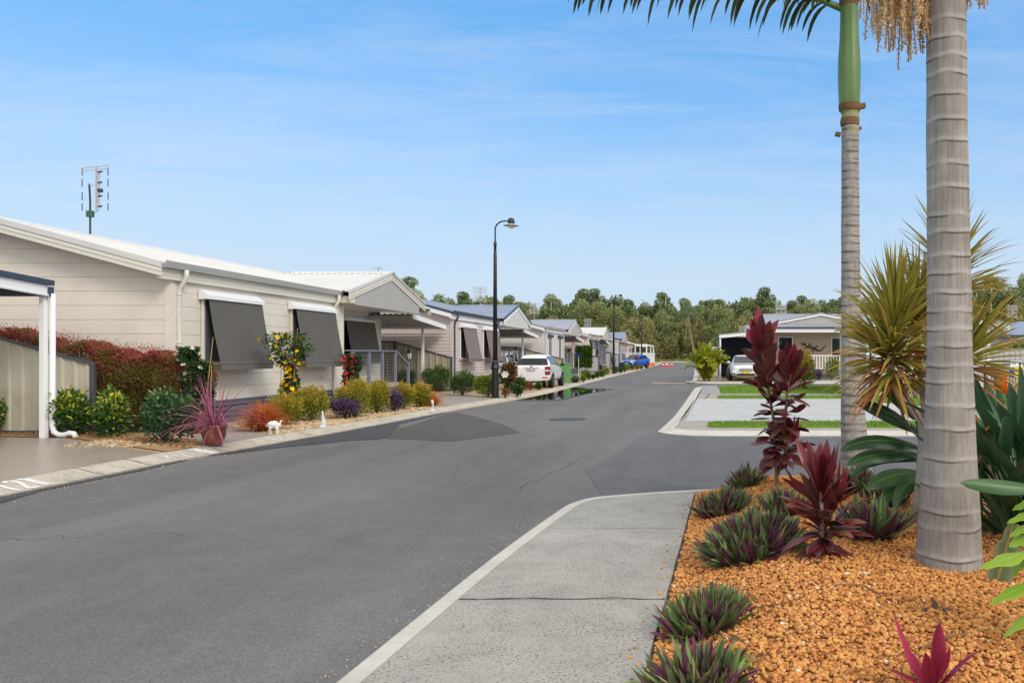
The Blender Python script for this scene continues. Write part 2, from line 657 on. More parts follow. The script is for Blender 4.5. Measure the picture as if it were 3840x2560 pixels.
# concretes
def concrete(nm, col, blotch, amt, speck=.0, rough=.8, fine=60, sscale=1.4):
    b = NB(nm)
    co = b.coord()
    c = b.ramp(b.noise(sscale, 6, .65, co), [(.3, mul(col, .88)), (.7, mul(col, 1.08))])
    d = b.ramp(b.noise(sscale * 2.7, 8, .75, b.coord((1, 1, 1))), [(.47, (0, 0, 0)), (.66, (1, 1, 1))])
    c = b.mix(b.math('MULTIPLY', d, amt), c, blotch)
    if speck:
        s1 = b.ramp(b.noise(fine, 3, .7, co), [(.52, (0, 0, 0)), (.64, (1, 1, 1))])
        s2 = b.ramp(b.noise(2.1, 4, .6, co), [(.28, (.15, .15, .15)), (.55, (1, 1, 1))])
        c = b.mix(b.math('MULTIPLY', b.math('MULTIPLY', s1, s2), speck), c, C(58, 56, 54))
    b.set(col=c, rough=rough, spec=.35)
    b.bump(b.noise(fine * 1.6, 4, .7, co), .25, .006)


concrete('path_concrete', C(166, 162, 154), C(134, 131, 124), .5, .8, fine=58)
concrete('kerb_concrete', C(186, 178, 162), C(118, 108, 94), .55, .25, fine=50, sscale=2.2)
concrete('kerb_clean', C(196, 192, 182), C(150, 142, 128), .3, .1, fine=50)
concrete('pad_concrete', C(180, 181, 181), C(163, 163, 162), .55, .08, sscale=.9)
concrete('apron_concrete', C(164, 157, 146), C(140, 132, 120), .5, .35, fine=40)
concrete('grey_slab', C(150, 150, 150), C(122, 120, 118), .4, .2)
concrete('drive_wet', C(160, 148, 135), C(136, 125, 114), .5, 0, rough=.3, sscale=.5)
concrete('drive_tan', C(152, 143, 136), C(140, 130, 122), .4, .1, rough=.6)
concrete('white_render', C(218, 214, 206), C(200, 195, 186), .2, 0)
M('paint_white', C(236, 236, 234), .6, .05, 30, dirt=(C(190, 180, 165), 14, .5))
M('paint_worn', C(214, 212, 206), .6, .05, 30, dirt=(C(180, 172, 158), 14, .9))
M('sand_strip', C(168, 148, 112), .9, .15, 3, .2)
M('soil', C(110, 82, 58), .9, .25, 6, .5, 30)
M('red_soil', C(138, 86, 62), .9, .25, 6, .5, 30)
M('earth', C(96, 96, 62), .95, .25, .6, .3, 20)
M('joint_dark', C(70, 64, 58), .9, .1)
M('mulch', C(166, 132, 94), .9, .3, 24, .8, 40)

# puddle
b = NB('water')
b.set(col=C(16, 17, 18), rough=.015, spec=.9, ior=1.33)

# beds of stone
def gravelmat(nm, stops, sheet=False, sc=30):
    b = NB(nm)
    if sheet:
        vo = b.n('TexVoronoi', {'Vector': b.coord(), 'Scale': float(sc)})
        sv = b.n('SeparateColor', {'Color': vo.outputs['Color']})
        c = b.ramp(sv.outputs[0], stops)
        gap = b.ramp(vo.outputs['Distance'], [(.0, (1, 1, 1)), (.8, (.55, .5, .46))])
        b.set(col=b.mix(1, c, gap, 'MULTIPLY'), rough=.85)
        b.bump(b.math('MULTIPLY', vo.outputs['Distance'], -1.0), .9, .02)
    else:
        at = b.n('Attribute', attribute_name='leaf')
        sp = b.n('SeparateColor', {'Color': at.outputs['Color']})
        c = b.ramp(sp.outputs[0], stops)
        nz = b.ramp(b.noise(90, 3, .6, b.coord()), [(.3, (.82, .8, .78)), (.7, (1.12, 1.1, 1.08))])
        b.set(col=b.mix(1, c, nz, 'MULTIPLY'), rough=.75, spec=.3)


OR = [(0, C(150, 98, 54)), (.15, C(190, 130, 68)), (.45, C(212, 152, 84)), (.7, C(222, 168, 102)), (.84, C(198, 124, 66)), (.93, C(172, 108, 64)), (.985, C(205, 150, 90)), (1, C(236, 226, 210))]
gravelmat('gravel_orange', OR)
gravelmat('gravel_orange_sheet', OR, True, 42)
TN = [(0, C(150, 128, 96)), (.25, C(190, 166, 126)), (.5, C(206, 184, 142)), (.7, C(176, 168, 158)), (.85, C(214, 196, 160)), (1, C(196, 152, 104))]
gravelmat('gravel_tan', TN)
gravelmat('gravel_tan_sheet', TN, True, 22)

# palm trunk: pale leaf-scar rings on grey fibrous bark
def palmmat(nm, base, ringc, sc, green=None):
    b = NB(nm)
    fib = b.ramp(b.noise(1, 5, .7, b.coord((55, 55, 3))), [(.3, mul(base, .74)), (.7, mul(base, 1.2))])
    bl = b.ramp(b.noise(3, 4, .6, b.coord()), [(.3, (.72, .71, .70)), (.7, (1.12, 1.12, 1.12))])
    c = b.mix(1, fib, bl, 'MULTIPLY')
    at = b.n('Attribute', attribute_name='leaf')
    sp = b.n('SeparateColor', {'Color': at.outputs['Color']})
    nz = b.ramp(b.noise(14, 3, .6, b.coord((1, 1, .6))), [(.3, (.25, .25, .25)), (.65, (1, 1, 1))])
    c = b.mix(b.math('MULTIPLY', sp.outputs[1], nz), c, ringc)
    c = b.mix(b.math('MULTIPLY', sp.outputs[2], .85), c, C(62, 52, 46))
    if green:
        g = b.ramp(b.noise(5, 3, .6, b.coord((1, 1, 3))), [(.45, (0, 0, 0)), (.6, (1, 1, 1))])
        c = b.mix(b.math('MULTIPLY', b.math('GREATER_THAN', sp.outputs[0], .7), b.math('MULTIPLY', g, .8)), c, green)
    b.set(col=c, rough=.85, spec=.25)
    b.bump(b.noise(1, 4, .7, b.coord((90, 90, 5))), .5, .006)


palmmat('palm_bark', C(157, 153, 147), C(190, 186, 184), 1)
palmmat('palm_bark_thin', C(155, 151, 146), C(174, 170, 168), 1, C(150, 150, 40))
b = NB('crownshaft')
co = b.coord((10, 10, .5))
b.set(col=b.ramp(b.noise(1.2, 3, .5, co), [(.3, C(84, 118, 62)), (.6, C(110, 140, 78)), (.8, C(128, 152, 96))]), rough=.4)
M('sheath_brown', C(120, 92, 60), .8, .25, 12, .3)

# leaves
GRN = C(52, 74, 34)
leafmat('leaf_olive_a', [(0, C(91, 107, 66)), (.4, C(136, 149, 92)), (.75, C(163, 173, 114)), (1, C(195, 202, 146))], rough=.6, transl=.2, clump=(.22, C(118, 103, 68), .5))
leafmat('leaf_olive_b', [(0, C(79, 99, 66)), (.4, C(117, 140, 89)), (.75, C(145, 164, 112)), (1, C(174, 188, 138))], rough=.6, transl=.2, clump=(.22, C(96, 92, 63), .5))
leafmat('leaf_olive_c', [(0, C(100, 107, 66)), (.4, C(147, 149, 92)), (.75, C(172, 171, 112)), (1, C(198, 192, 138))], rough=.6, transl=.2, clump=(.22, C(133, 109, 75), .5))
leafmat('leaf_under', [(0, C(72, 87, 55)), (.5, C(107, 120, 74)), (1, C(143, 147, 95))], rough=.7, transl=.1)
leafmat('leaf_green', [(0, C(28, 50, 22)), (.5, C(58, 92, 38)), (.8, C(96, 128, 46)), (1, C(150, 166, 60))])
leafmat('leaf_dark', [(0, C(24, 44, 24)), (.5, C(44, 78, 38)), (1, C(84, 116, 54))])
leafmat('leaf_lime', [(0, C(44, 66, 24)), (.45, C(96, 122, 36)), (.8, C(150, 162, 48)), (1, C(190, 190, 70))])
leafmat('leaf_yellowtip', [(0, C(24, 50, 28)), (.5, C(50, 94, 44)), (.7, C(96, 136, 50)), (.8, C(200, 196, 60)), (1, C(226, 212, 84))], rough=.35)
leafmat('leaf_gloss', [(0, C(30, 56, 34)), (.6, C(54, 92, 56)), (.92, C(100, 136, 76)), (1, C(206, 200, 80))], rough=.32)
leafmat('leaf_hedge', [(0, C(56, 66, 30)), (.25, C(94, 100, 44)), (.45, C(124, 84, 50)), (.7, C(156, 66, 62)), (1, C(196, 96, 98))], clump=(3.0, C(104, 108, 46), .7))
leafmat('leaf_nandina', [(0, C(56, 70, 20)), (.35, C(106, 118, 32)), (.58, C(164, 160, 50)), (.78, C(212, 172, 70)), (1, C(228, 138, 78))], clump=(7, C(104, 126, 38), .4))
leafmat('leaf_purple', [(0, C(38, 24, 42)), (.5, C(78, 56, 88)), (1, C(138, 112, 148))])
leafmat('leaf_orange', [(0, C(126, 52, 22)), (.5, C(184, 82, 34)), (1, C(220, 132, 60))], tip=(C(226, 150, 84), .5))
leafmat('leaf_amber', [(0, C(150, 80, 22)), (.5, C(206, 130, 40)), (1, C(230, 170, 70))])
leafmat('leaf_pinkstrap', [(0, C(116, 52, 78)), (.5, C(160, 82, 114)), (1, C(198, 124, 152))], edge=(C(196, 120, 150), .6))
leafmat('leaf_golden', [(0, C(110, 130, 30)), (.5, C(170, 180, 44)), (1, C(220, 208, 76))], transl=.35)
leafmat('leaf_magnolia', [(0, C(30, 50, 28)), (.5, C(56, 80, 42)), (.75, C(104, 84, 46)), (1, C(146, 96, 56))], back=C(130, 84, 50))
leafmat('leaf_palm', [(0, C(34, 52, 26)), (.6, C(58, 80, 40)), (1, C(96, 110, 54))], tip=(C(116, 104, 54), .4), transl=.35)
leafmat('leaf_rhoeo', [(0, C(76, 112, 62)), (.35, C(110, 148, 80)), (.58, C(150, 164, 94)), (.65, C(160, 130, 92)), (.71, C(104, 46, 80)), (1, C(136, 70, 104))], back=C(108, 52, 88), backamt=.4, mid=(C(136, 156, 100), .3), transl=.25)
leafmat('leaf_cordyline', [(0, C(66, 32, 34)), (.25, C(90, 48, 44)), (.45, C(122, 92, 66)), (.6, C(94, 48, 46)), (.85, C(126, 46, 58)), (1, C(160, 56, 78))], edge=(C(186, 50, 84), .55), back=C(98, 42, 54), backamt=.5, rough=.32, transl=.22)
leafmat('leaf_cordred', [(0, C(104, 24, 42)), (.5, C(140, 34, 60)), (1, C(176, 48, 84))], edge=(C(206, 70, 110), .5), back=C(140, 40, 66), rough=.32, transl=.22)
leafmat('leaf_dracaena', [(0, C(85, 136, 50)), (.4, C(123, 163, 58)), (.62, C(171, 174, 70)), (.8, C(189, 116, 84)), (1, C(151, 71, 66))], edge=(C(226, 129, 92), .75), tip=(C(237, 199, 92), .5), transl=.4, back=C(160, 156, 70), backamt=.6)
leafmat('leaf_strelitzia', [(0, C(36, 66, 38)), (.5, C(56, 96, 54)), (1, C(88, 124, 72))], mid=(C(120, 150, 84), .5), rough=.36, transl=.2, back=C(72, 106, 80))
leafmat('leaf_philodendron', [(0, C(78, 122, 34)), (.5, C(106, 152, 46)), (1, C(144, 182, 62))], edge=(C(186, 204, 60), .5), mid=(C(170, 200, 90), .5), rough=.32, transl=.35)
leafmat('leaf_torn', [(0, C(92, 112, 62)), (1, C(120, 136, 78))], mid=(C(190, 140, 76), .9), edge=(C(196, 190, 170), .5), transl=.3)
leafmat('grass_blade', [(0, C(76, 112, 28)), (.5, C(108, 146, 40)), (1, C(146, 172, 64))], transl=.3, clump=(1.1, C(150, 158, 74), .5))
leafmat('petal_orange', [(0, C(232, 110, 20)), (1, C(250, 150, 30))], rough=.5, transl=.3)
leafmat('inflorescence', [(0, C(206, 174, 126)), (.5, C(232, 206, 160)), (1, C(244, 226, 190))], rough=.7, transl=.3)
M('lawn', C(96, 138, 30), .9, .15, 6, .5, 120)


# ================================================================== SETTING
def struct(o, kind='structure'):
    o['kind'] = kind
    return o


def sheet(name, poly, z, mat, thick=0, kind='structure'):
    mb = MB()
    if thick:
        mb.prism(poly, lambda p, d: (p[0], p[1], d), z - thick, z)
    else:
        mb.add([(x, y, z) for x, y in poly], [tuple(range(len(poly)))])
    o = mb.build(name, mat)
    return struct(o, kind)


def ccw(p):
    a = sum(p[i][0] * p[(i + 1) % len(p)][1] - p[(i + 1) % len(p)][0] * p[i][1] for i in range(len(p)))
    return p if a > 0 else p[::-1]


def spline(pts, n=8):
    """Catmull-Rom through 2d points"""
    P = [pts[0]] + list(pts) + [pts[-1]]
    out = []
    for i in range(1, len(P) - 2):
        for k in range(n):
            t = k / n
            q = []
            for d in (0, 1):
                a, b_, c, e = P[i - 1][d], P[i][d], P[i + 1][d], P[i + 2][d]
                q.append(.5 * (2 * b_ + (c - a) * t + (2 * a - 5 * b_ + 4 * c - e) * t * t + (3 * b_ - a - 3 * c + e) * t ** 3))
            out.append(tuple(q))
    out.append(tuple(pts[-1]))
    return out


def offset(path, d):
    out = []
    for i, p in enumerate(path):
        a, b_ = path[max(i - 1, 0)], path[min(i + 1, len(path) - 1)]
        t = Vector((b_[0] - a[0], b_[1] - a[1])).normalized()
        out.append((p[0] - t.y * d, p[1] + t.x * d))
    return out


def sweep(name, path, prof, mat, smooth=False):
    """profile of (sideways offset to the left of travel, z) carried along a 2d path"""
    mb = MB()
    rows = [offset(path, o) for o, z in prof]
    n = len(path)
    vs = [(rows[j][i][0], rows[j][i][1], prof[j][1]) for i in range(n) for j in range(len(prof))]
    m = len(prof)
    fs = [(i * m + j, (i + 1) * m + j, (i + 1) * m + j + 1, i * m + j + 1) for i in range(n - 1) for j in range(m - 1)]
    mb.add(vs, fs)
    return struct(mb.build(name, mat, smooth=smooth))


# ground and roads
sheet('ground', [(-500, -60), (500, -60), (500, 700), (-500, 700)], -.06, 'earth')
sheet('road', [(-9.2, -8), (60, -8), (60, 47), (0.6, 47), (-1.2, 166), (-9.2, 166)], 0, 'asphalt')
LK = spline([(-7.95, -6), (-7.9, 4), (-7.87, 9), (-7.84, 12), (-7.42, 16.7), (-7.0, 23.3), (-6.55, 28), (-6.3, 32.2), (-6.27, 37), (-6.36, 57), (-6.3, 80), (-6.4, 100), (-6.8, 130), (-8.2, 165)])
KW = .42
sweep('kerb', LK, [(0, -.02), (0, .022), (.03, .026), (.12, .036), (.24, .07), (.34, .094), (KW, .1), (KW + .01, .06)], 'kerb_concrete')
back = offset(LK, KW)
sheet('garden_ground', ccw(back + [(-40, 165), (-40, -6)]), .092, 'gravel_tan_sheet', .12)


def kerbpt(s, w):
    """point on the left kerb: distance y along, w = 0 road edge .. 1 back"""
    for i in range(len(LK) - 1):
        if LK[i][1] <= s <= LK[i + 1][1]:
            f = (s - LK[i][1]) / (LK[i + 1][1] - LK[i][1])
            x = LK[i][0] + f * (LK[i + 1][0] - LK[i][0])
            o = w * KW
            zz = np.interp(o, [0, .03, .12, .24, .34, KW], [.022, .026, .036, .07, .094, .1])
            return (x - o, s, float(zz) + .005)


def kerb_stroke(mb, pts, w=.035):
    """painted stroke lying on the kerb; pts are (along, across 0..1)"""
    fine = []
    for (a, b_), (c, d) in zip(pts, pts[1:]):
        for k in range(6):
            fine.append((a + (c - a) * k / 6, b_ + (d - b_) * k / 6))
    fine.append(pts[-1])
    vs = []
    for i, p in enumerate(fine):
        a, b_ = fine[max(i - 1, 0)], fine[min(i + 1, len(fine) - 1)]
        t = Vector((b_[0] - a[0], (b_[1] - a[1]) * KW)).normalized()
        for sg in (-1, 1):
            vs.append(kerbpt(p[0] - sg * t.y * w / 2, min(1, max(0.02, p[1] + sg * t.x * w / 2 / KW))))
    mb.add(vs, [(2 * i, 2 * i + 1, 2 * i + 3, 2 * i + 2) for i in range(len(fine) - 1)])


def arc(c, rx, ry, a0, a1, n=7):
    return [(c[0] + rx * math.cos(R(a0 + (a1 - a0) * k / n)), c[1] + ry * math.sin(R(a0 + (a1 - a0) * k / n))) for k in range(n + 1)]


def glyph(ch, x, w):
    """strokes for a hand-painted character, x = start along the kerb"""
    if ch == 'P':
        return [[(x, .06), (x, .92)], [(x, .92)] + arc((x + w * .35, .7), w * .6, .22, 80, -85) + [(x, .48)]]
    if ch == '1':
        return [[(x + w * .5, .06), (x + w * .5, .92), (x + w * .2, .8)]]
    if ch == '2':
        return [arc((x + w * .45, .68), w * .45, .22, 160, -40) + [(x + w * .05, .1), (x + w * .95, .1)]]
    if ch == '0':
        return [arc((x + w * .5, .5), w * .42, .42, 0, 360, 12)]
    return [[(x + w * .5, .06), (x + w * .5, .92)]]


def kerb_text(s, y, w, mat, extra=(), label=None):
    mb = MB()
    for i, ch in enumerate(s):
        if ch != ' ':
            for st in glyph(ch, y + i * w * 1.45, w):
                kerb_stroke(mb, st, w * .34)
    for st in extra:
        kerb_stroke(mb, st, .04)
    o = mb.build('kerb_marking', mat)
    return tag(o, label, 'marking', 'house numbers painted on the kerb')


kerb_text('P121', 9.02, .135, 'paint_white', [[(9.74, .06), (9.70, .9)]], 'white painted P 121 on the kerb at the wet driveway, nearest of the markings')
kerb_text('P121', 12.0, .1, 'paint_worn', [], 'fainter white painted P 121 on the kerb just before the pebble garden')
mb = MB()
for k, (a, b_) in enumerate(((12.72, .9), (12.78, .8), (12.84, .6))):
    kerb_stroke(mb, [(a, b_), (a + .05, .04)], .07)
tag(mb.build('kerb_marking', 'paint_white'), 'smudge of white paint across the kerb beside the terracotta pot', 'marking')
kerb_text('121', 14.5, .12, 'paint_worn', [], 'worn white number on the kerb below the white animal ornament')
kerb_text('120', 21.8, .14, 'paint_worn', [], 'worn white number on the kerb near the second driveway')
# kerb joints
mb = MB()
for y in (9.7, 10.55, 11.45, 12.75, 13.1, 15.6, 19, 23):
    kerb_stroke(mb, [(y, .0), (y + .01, 1)], .014)
struct(mb.build('kerb_joint', 'joint_dark'))

# driveways and paths of the left-hand row
bk = lambda y: np.interp(y, [p[1] for p in back], [p[0] for p in back]) - .012
DRV = []
DRV.append(('drive_wet', [(-17, 14.75), (-11.6, 14.4), (bk(12.15), 12.15)] + [(bk(y), y) for y in (10, 8, 5, 1)] + [(-17, 1)]))
DRV.append(('drive_tan', [(-17, 29.6), (-10.2, 29.9), (-8.6, 25.6), (bk(22.9), 22.9)] + [(bk(y), y) for y in (24, 25.5, 27.2)] + [(-9.1, 29.6), (-11.4, 32.7), (-17, 32.9)]))
for k in (2, 3, 4, 5):
    y0 = 29.6 + 17.75 * (k - 1)
    DRV.append(('drive_tan', [(-17, y0), (-10, y0 + .3), (-8.2, y0 - 4.2), (bk(y0 - 8.4), y0 - 8.4)] + [(bk(y0 - q), y0 - q) for q in (7, 5, 2.6)] + [(-9, y0 + .4), (-11, y0 + 3), (-17, y0 + 3.2)]))
for m_, p in DRV:
    sheet('driveway', ccw(p), .104, m_, .03)
sheet('garden_path', ccw([(-10.85, 16.9), (-9.6, 14.62), (bk(13.3), 13.3), (bk(14.1), 14.1), (bk(14.8), 14.8), (-9.2, 16.0), (-10.1, 17.3)]), .106, 'drive_tan', .03)
sheet('mulch_bed', ccw([(-15, 14.85), (-11.5, 14.5), (bk(12.35) + .0, 12.35), (bk(12.9), 12.9), (-9.4, 14.3), (-10.2, 15.4), (-15, 15.9)]), .108, 'mulch')
sheet('soil_bed', ccw([(-10.2, 33.6), (-8.4, 33.2), (-7.3, 33.4), (-7.3, 35.6), (-8.6, 36.4), (-10.2, 37)]), .106, 'red_soil')

# right-hand footpath, its kerb strip and joints
PE = spline([(-1.9, 1.2), (-1.76, 3.9), (-1.63, 6.2), (-1.45, 8.1), (-1.38, 8.5), (-1.24, 8.78), (-.95, 8.98), (-.06, 9.32), (1.2, 9.5)], 6)
sweep('kerb', PE, [(0, -.02), (0, .02), (-.02, .03), (-.13, .034), (-.135, .0)], 'kerb_clean')
inner = offset(PE, -.14)
inner = [p for p in inner if p[0] < -.12]
XE = lambda y: np.interp(y, [1.0, 3.9, 5.1, 9.32], [-.40, -.29, -.235, -.07])
joints = [1.2, 3.05, 5.12, 7.22, 9.3]
for a, b_ in zip(joints, joints[1:]):
    lft = [p for p in inner if a + .008 < p[1] < b_ - .008]
    fx = lambda y: np.interp(y, [p[1] for p in inner], [p[0] for p in inner])
    if b_ > 9:
        poly = [(XE(a + .008), a + .008)] + [(XE(9.1), 9.1)] + lft[::-1] + [(fx(a + .008), a + .008)]
    else:
        poly = [(XE(a), a + .008), (XE(b_), b_ - .008)] + [(fx(b_), b_ - .008)] + lft[::-1] + [(fx(a), a + .008)]
    sheet('footpath', ccw(poly), .036, 'path_concrete', .06)
# crack along the second joint
mb = MB()
r_ = np.random.default_rng(5)
pts = [(-1.55 + i * .11, 5.13 + r_.normal() * .012, .0385) for i in range(13)]
for i in range(12):
    w = .004 + .004 * abs(r_.normal())
    (x, y, z), (x2, y2, _) = pts[i], pts[i + 1]
    mb.quad((x, y - w, z), (x2, y2 - w, z), (x2, y2 + w, z), (x, y + w, z))
struct(mb.build('footpath_crack', 'joint_dark'))

# asphalt of different age, damp edge and puddle
sheet('asphalt_joint', ccw([(-1.1, 9.0), (1.3, 9.6), (60, 9.6), (60, 15.5), (-.2, 15.7), (-.85, 16.3), (-1.15, 16.2), (-1.35, 13.2), (-1.6, 11)]), .004, 'asphalt_side')
PATCH = [(-6.55, 17.6), (-6.4, 15.35), (-4.6, 14.75), (-3.7, 16.4), (-4.6, 18.4), (-5.9, 20.8), (-6.9, 22.2)]
sheet('road_patch', ccw(PATCH), .004, 'asphalt_patch')
kx = lambda y: np.interp(y, [p[1] for p in LK], [p[0] for p in LK])
DAMP = [(kx(12.6) + .005, 12.6), (kx(12.6) + .2, 12.9), (kx(13.6) + .5, 13.8), (-6.5, 14.9), (-6.1, 15.1), (-6.2, 16.0), (-6.5, 16.8), (-6.65, 17.6), (-6.95, 18.3), (kx(20) + .25, 20), (kx(22) + .1, 22), (kx(22) + .004, 22)] + [(kx(y) + .004, y) for y in (20, 18.5, 17, 15.5, 14, 13.2)]
sheet('damp_road', ccw(DAMP), .008, 'asphalt_damp')
sheet('damp_road', ccw([(-7.4, 8), (-7.86, 7), (-7.86, 9), (-7.85, 12), (-7.78, 12.2), (-7.7, 11), (-7.74, 9.4)]), .008, 'asphalt_damp')
PUD = spline([(kx(28.3) + .03, 28.3), (-5.6, 28.15), (-4.95, 28.6), (-4.85, 30.2), (-4.7, 32.6), (-4.4, 34.6), (-4.25, 36.4), (-4.6, 37.4), (-5.2, 37.0), (-5.75, 38.2), (kx(38.4) + .03, 38.4), (kx(36) + .012, 36), (kx(33) + .012, 33), (kx(30) + .02, 30), (kx(28.3) + .03, 28.3)], 5)[:-1]
cx_, cy_ = -5.3, 33.2
sheet('damp_road', ccw([(cx_ + (x - cx_) * (1.17 if x > -5.6 else 1), cy_ + (y - cy_) * 1.12) for x, y in PUD]), .008, 'asphalt_damp')
sheet('water', ccw(PUD), .012, 'water')
sheet('sand_strip', [(-2.6, 44.0), (-.9, 44.3), (-.9, 45.6), (-2.9, 45.3)], .004, 'sand_strip')
sheet('asphalt_joint', [(-4.8, 42.4), (-.5, 43.2), (-.5, 43.32), (-4.8, 42.55)], .004, 'asphalt_damp')
# manhole cover
o = thing('manhole_cover', 'dark round manhole cover set in the middle of the road', 'manhole cover', (-3.3, 19.75, 0))
MB().lathe([(.46, 0), (.46, .010)], 24).build('frame', 'asphalt_patch', o)
MB().lathe([(.33, .009), (.33, .014)], 24).build('lid', 'asphalt_damp', o)

# hairline cracks and seams in the asphalt, grit along the gutter
mb = MB()
r_ = np.random.default_rng(17)
for p0, p1, n in (((-7.4, 6.6), (-4.6, 7.2), 20), ((-5.2, 22.4), (-1.2, 21.2), 24), ((-2.2, 9.5), (-1.75, 13.0), 24), ((-4.9, 27), (-4.4, 24.6), 16)):
    q = [(p0[0] + (p1[0] - p0[0]) * k / n + r_.normal() * .035, p0[1] + (p1[1] - p0[1]) * k / n + r_.normal() * .05) for k in range(n + 1)]
    for (a, b_), (c, d) in zip(q, q[1:]):
        t = Vector((c - a, d - b_)).normalized() * (.0015 + .003 * r_.uniform())
        mb.quad((a - t.y, b_ + t.x, .006), (a + t.y, b_ - t.x, .006), (c + t.y, d - t.x, .006), (c - t.y, d + t.x, .006))
struct(mb.build('road_crack', 'joint_dark'))
yy = 5 + 26 * r_.uniform(0, 1, 900) ** 1.3
q = np.c_[kx(yy) + np.abs(r_.normal(size=900)) * .16 + .02, yy]
struct(stones(900, q, .012, lambda x, y: np.zeros(len(x)) + .002, r_).build('gutter_grit', 'gravel_tan'), 'stuff')
yy = r_.uniform(2.5, 8.3, 260)
q = np.c_[np.interp(yy, [p[1] for p in PE], [p[0] for p in PE]) - np.abs(r_.normal(size=260)) * .12 - .01, yy]
struct(stones(260, q, .008, lambda x, y: np.zeros(len(x)) + .001, r_).build('gutter_grit', 'gravel_tan'), 'stuff')

# corner island on the right: kerb, paths, concrete pads and lawns
IS = spline([(40, 15.62), (8, 15.6), (1.6, 15.6), (.2, 15.62), (-.5, 15.85), (-.88, 16.4), (-.86, 17.1), (-.7, 20.5), (-.57, 25.5), (-.46, 31.2), (-.3, 37.6), (-.1, 38.8), (.5, 39.4), (1.6, 39.6), (8, 39.6), (40, 39.6)], 6)
sweep('kerb', IS, [(0, -.02), (0, .022), (-.03, .028), (-.16, .05), (-.28, .084), (-.34, .088), (-.35, .04)], 'kerb_clean')
ISI = offset(IS, -.352)
sheet('island_path', ccw(ISI), .086, 'apron_concrete', .1)
ex = lambda y: np.interp(y, [16.4, 20.5, 25.5, 31.2, 37], [-.45, -.3, -.17, -.06, .1])
sheet('concrete_pad', ccw([(ex(18.1), 18.1), (5.2, 18.1), (9, 18.1), (12, 18.1), (12, 27.2), (7.8, 27.2), (ex(27.2), 27.2)]), .092, 'pad_concrete')
for y in (20.2, 22.6, 25.0):
    sheet('pad_joint', [(ex(y), y), (12, y), (12, y + .05), (ex(y), y + .05)], .096, 'white_render')
sheet('slab', [(ex(30.9), 30.9), (.62, 30.9), (.75, 38.4), (.2, 38.4)], .092, 'grey_slab')


def lawn(poly, seed, dens):
    r = np.random.default_rng(seed)
    poly = ccw(poly)
    base = sheet('lawn', poly, .11, 'lawn', .03)
    P = np.array(poly)
    lo, hi = P.min(0), P.max(0)
    n = int(dens * (hi[0] - lo[0]) * (hi[1] - lo[1]))
    q = r.uniform(lo, hi, (n, 2))
    ins = np.zeros(n, bool)
    j = len(P) - 1
    for i in range(len(P)):
        c = ((P[i, 1] > q[:, 1]) != (P[j, 1] > q[:, 1])) & (q[:, 0] < (P[j, 0] - P[i, 0]) * (q[:, 1] - P[i, 1]) / (P[j, 1] - P[i, 1] + 1e-9) + P[i, 0])
        ins ^= c
        j = i
    q = q[ins]
    mb = MB()
    D = r.normal(size=(len(q), 3)) * .45 + (0, 0, 1)
    leaves(mb, np.c_[q, np.full(len(q), .105)], D, .06, .022, None, r)
    struct(mb.build('grass', 'grass_blade'), 'stuff')


lawn([(.25, 16.55), (8.4, 16.55), (8.4, 17.75), (.35, 17.75), (.15, 17.3), (.12, 16.8)], 1, 700)
lawn([(.55, 27.4), (7.2, 27.4), (7.2, 28.9), (.6, 28.9)], 2, 300)
lawn([(.75, 30.9), (8.0, 30.9), (8.0, 36.8), (6.6, 38.3), (2.2, 38.6), (.8, 37.6)], 3, 260)
lawn([(4.9, 27.0), (8.2, 19.2), (11.5, 18.6), (11.5, 27.0)], 4, 260)

# across the second side street
sweep('kerb', spline([(40, 43.9), (6, 43.9), (1.2, 43.9), (.1, 44.2), (-.5, 45.2), (-.55, 48), (-.7, 80), (-1.2, 120), (-2.0, 164)], 6)[::-1], [(0, -.02), (0, .025), (.2, .08), (.32, .09), (.33, .04)], 'kerb_clean')
sheet('garden_ground', ccw([(-.15, 45.2), (.3, 44.4), (1.4, 44.24), (60, 44.24), (60, 164), (-1.6, 164)]), .084, 'gravel_tan_sheet', .1)
sheet('driveway', [(1.15, 44.3), (4.6, 44.3), (4.6, 56), (1.15, 56)], .1, 'sand_strip')
sheet('footpath', [(4.6, 44.3), (30, 44.3), (30, 46), (4.6, 46)], .1, 'pad_concrete')
# far end of the road
sweep('kerb', [(-1.6, 164.5), (-8.4, 164.5)], [(0, -.02), (0, .05), (-.6, .14), (-1.2, .15), (-1.22, 0)], 'kerb_clean')
sheet('verge', [(-60, 165.6), (60, 165.6), (60, 171), (-60, 171)], .05, 'earth')

# near garden mound of orange gravel
XE2 = lambda y: np.interp(y, [1.0, 3.9, 5.1, 9.1, 9.5], [-.39, -.28, -.225, -.07, .3])


def mound(x, y):
    x, y = np.asarray(x, float), np.asarray(y, float)
    d = np.minimum(np.minimum((x - XE2(y)) / .9, (9.5 - y) / .55), 1)
    d = np.clip(d, 0, 1)
    h = .022 + .19 * d * d * (3 - 2 * d)
    return h + .018 * np.sin(x * 2.1 + y * 1.3) * d + .012 * np.sin(x * 5.3 - y * 3.1) * d


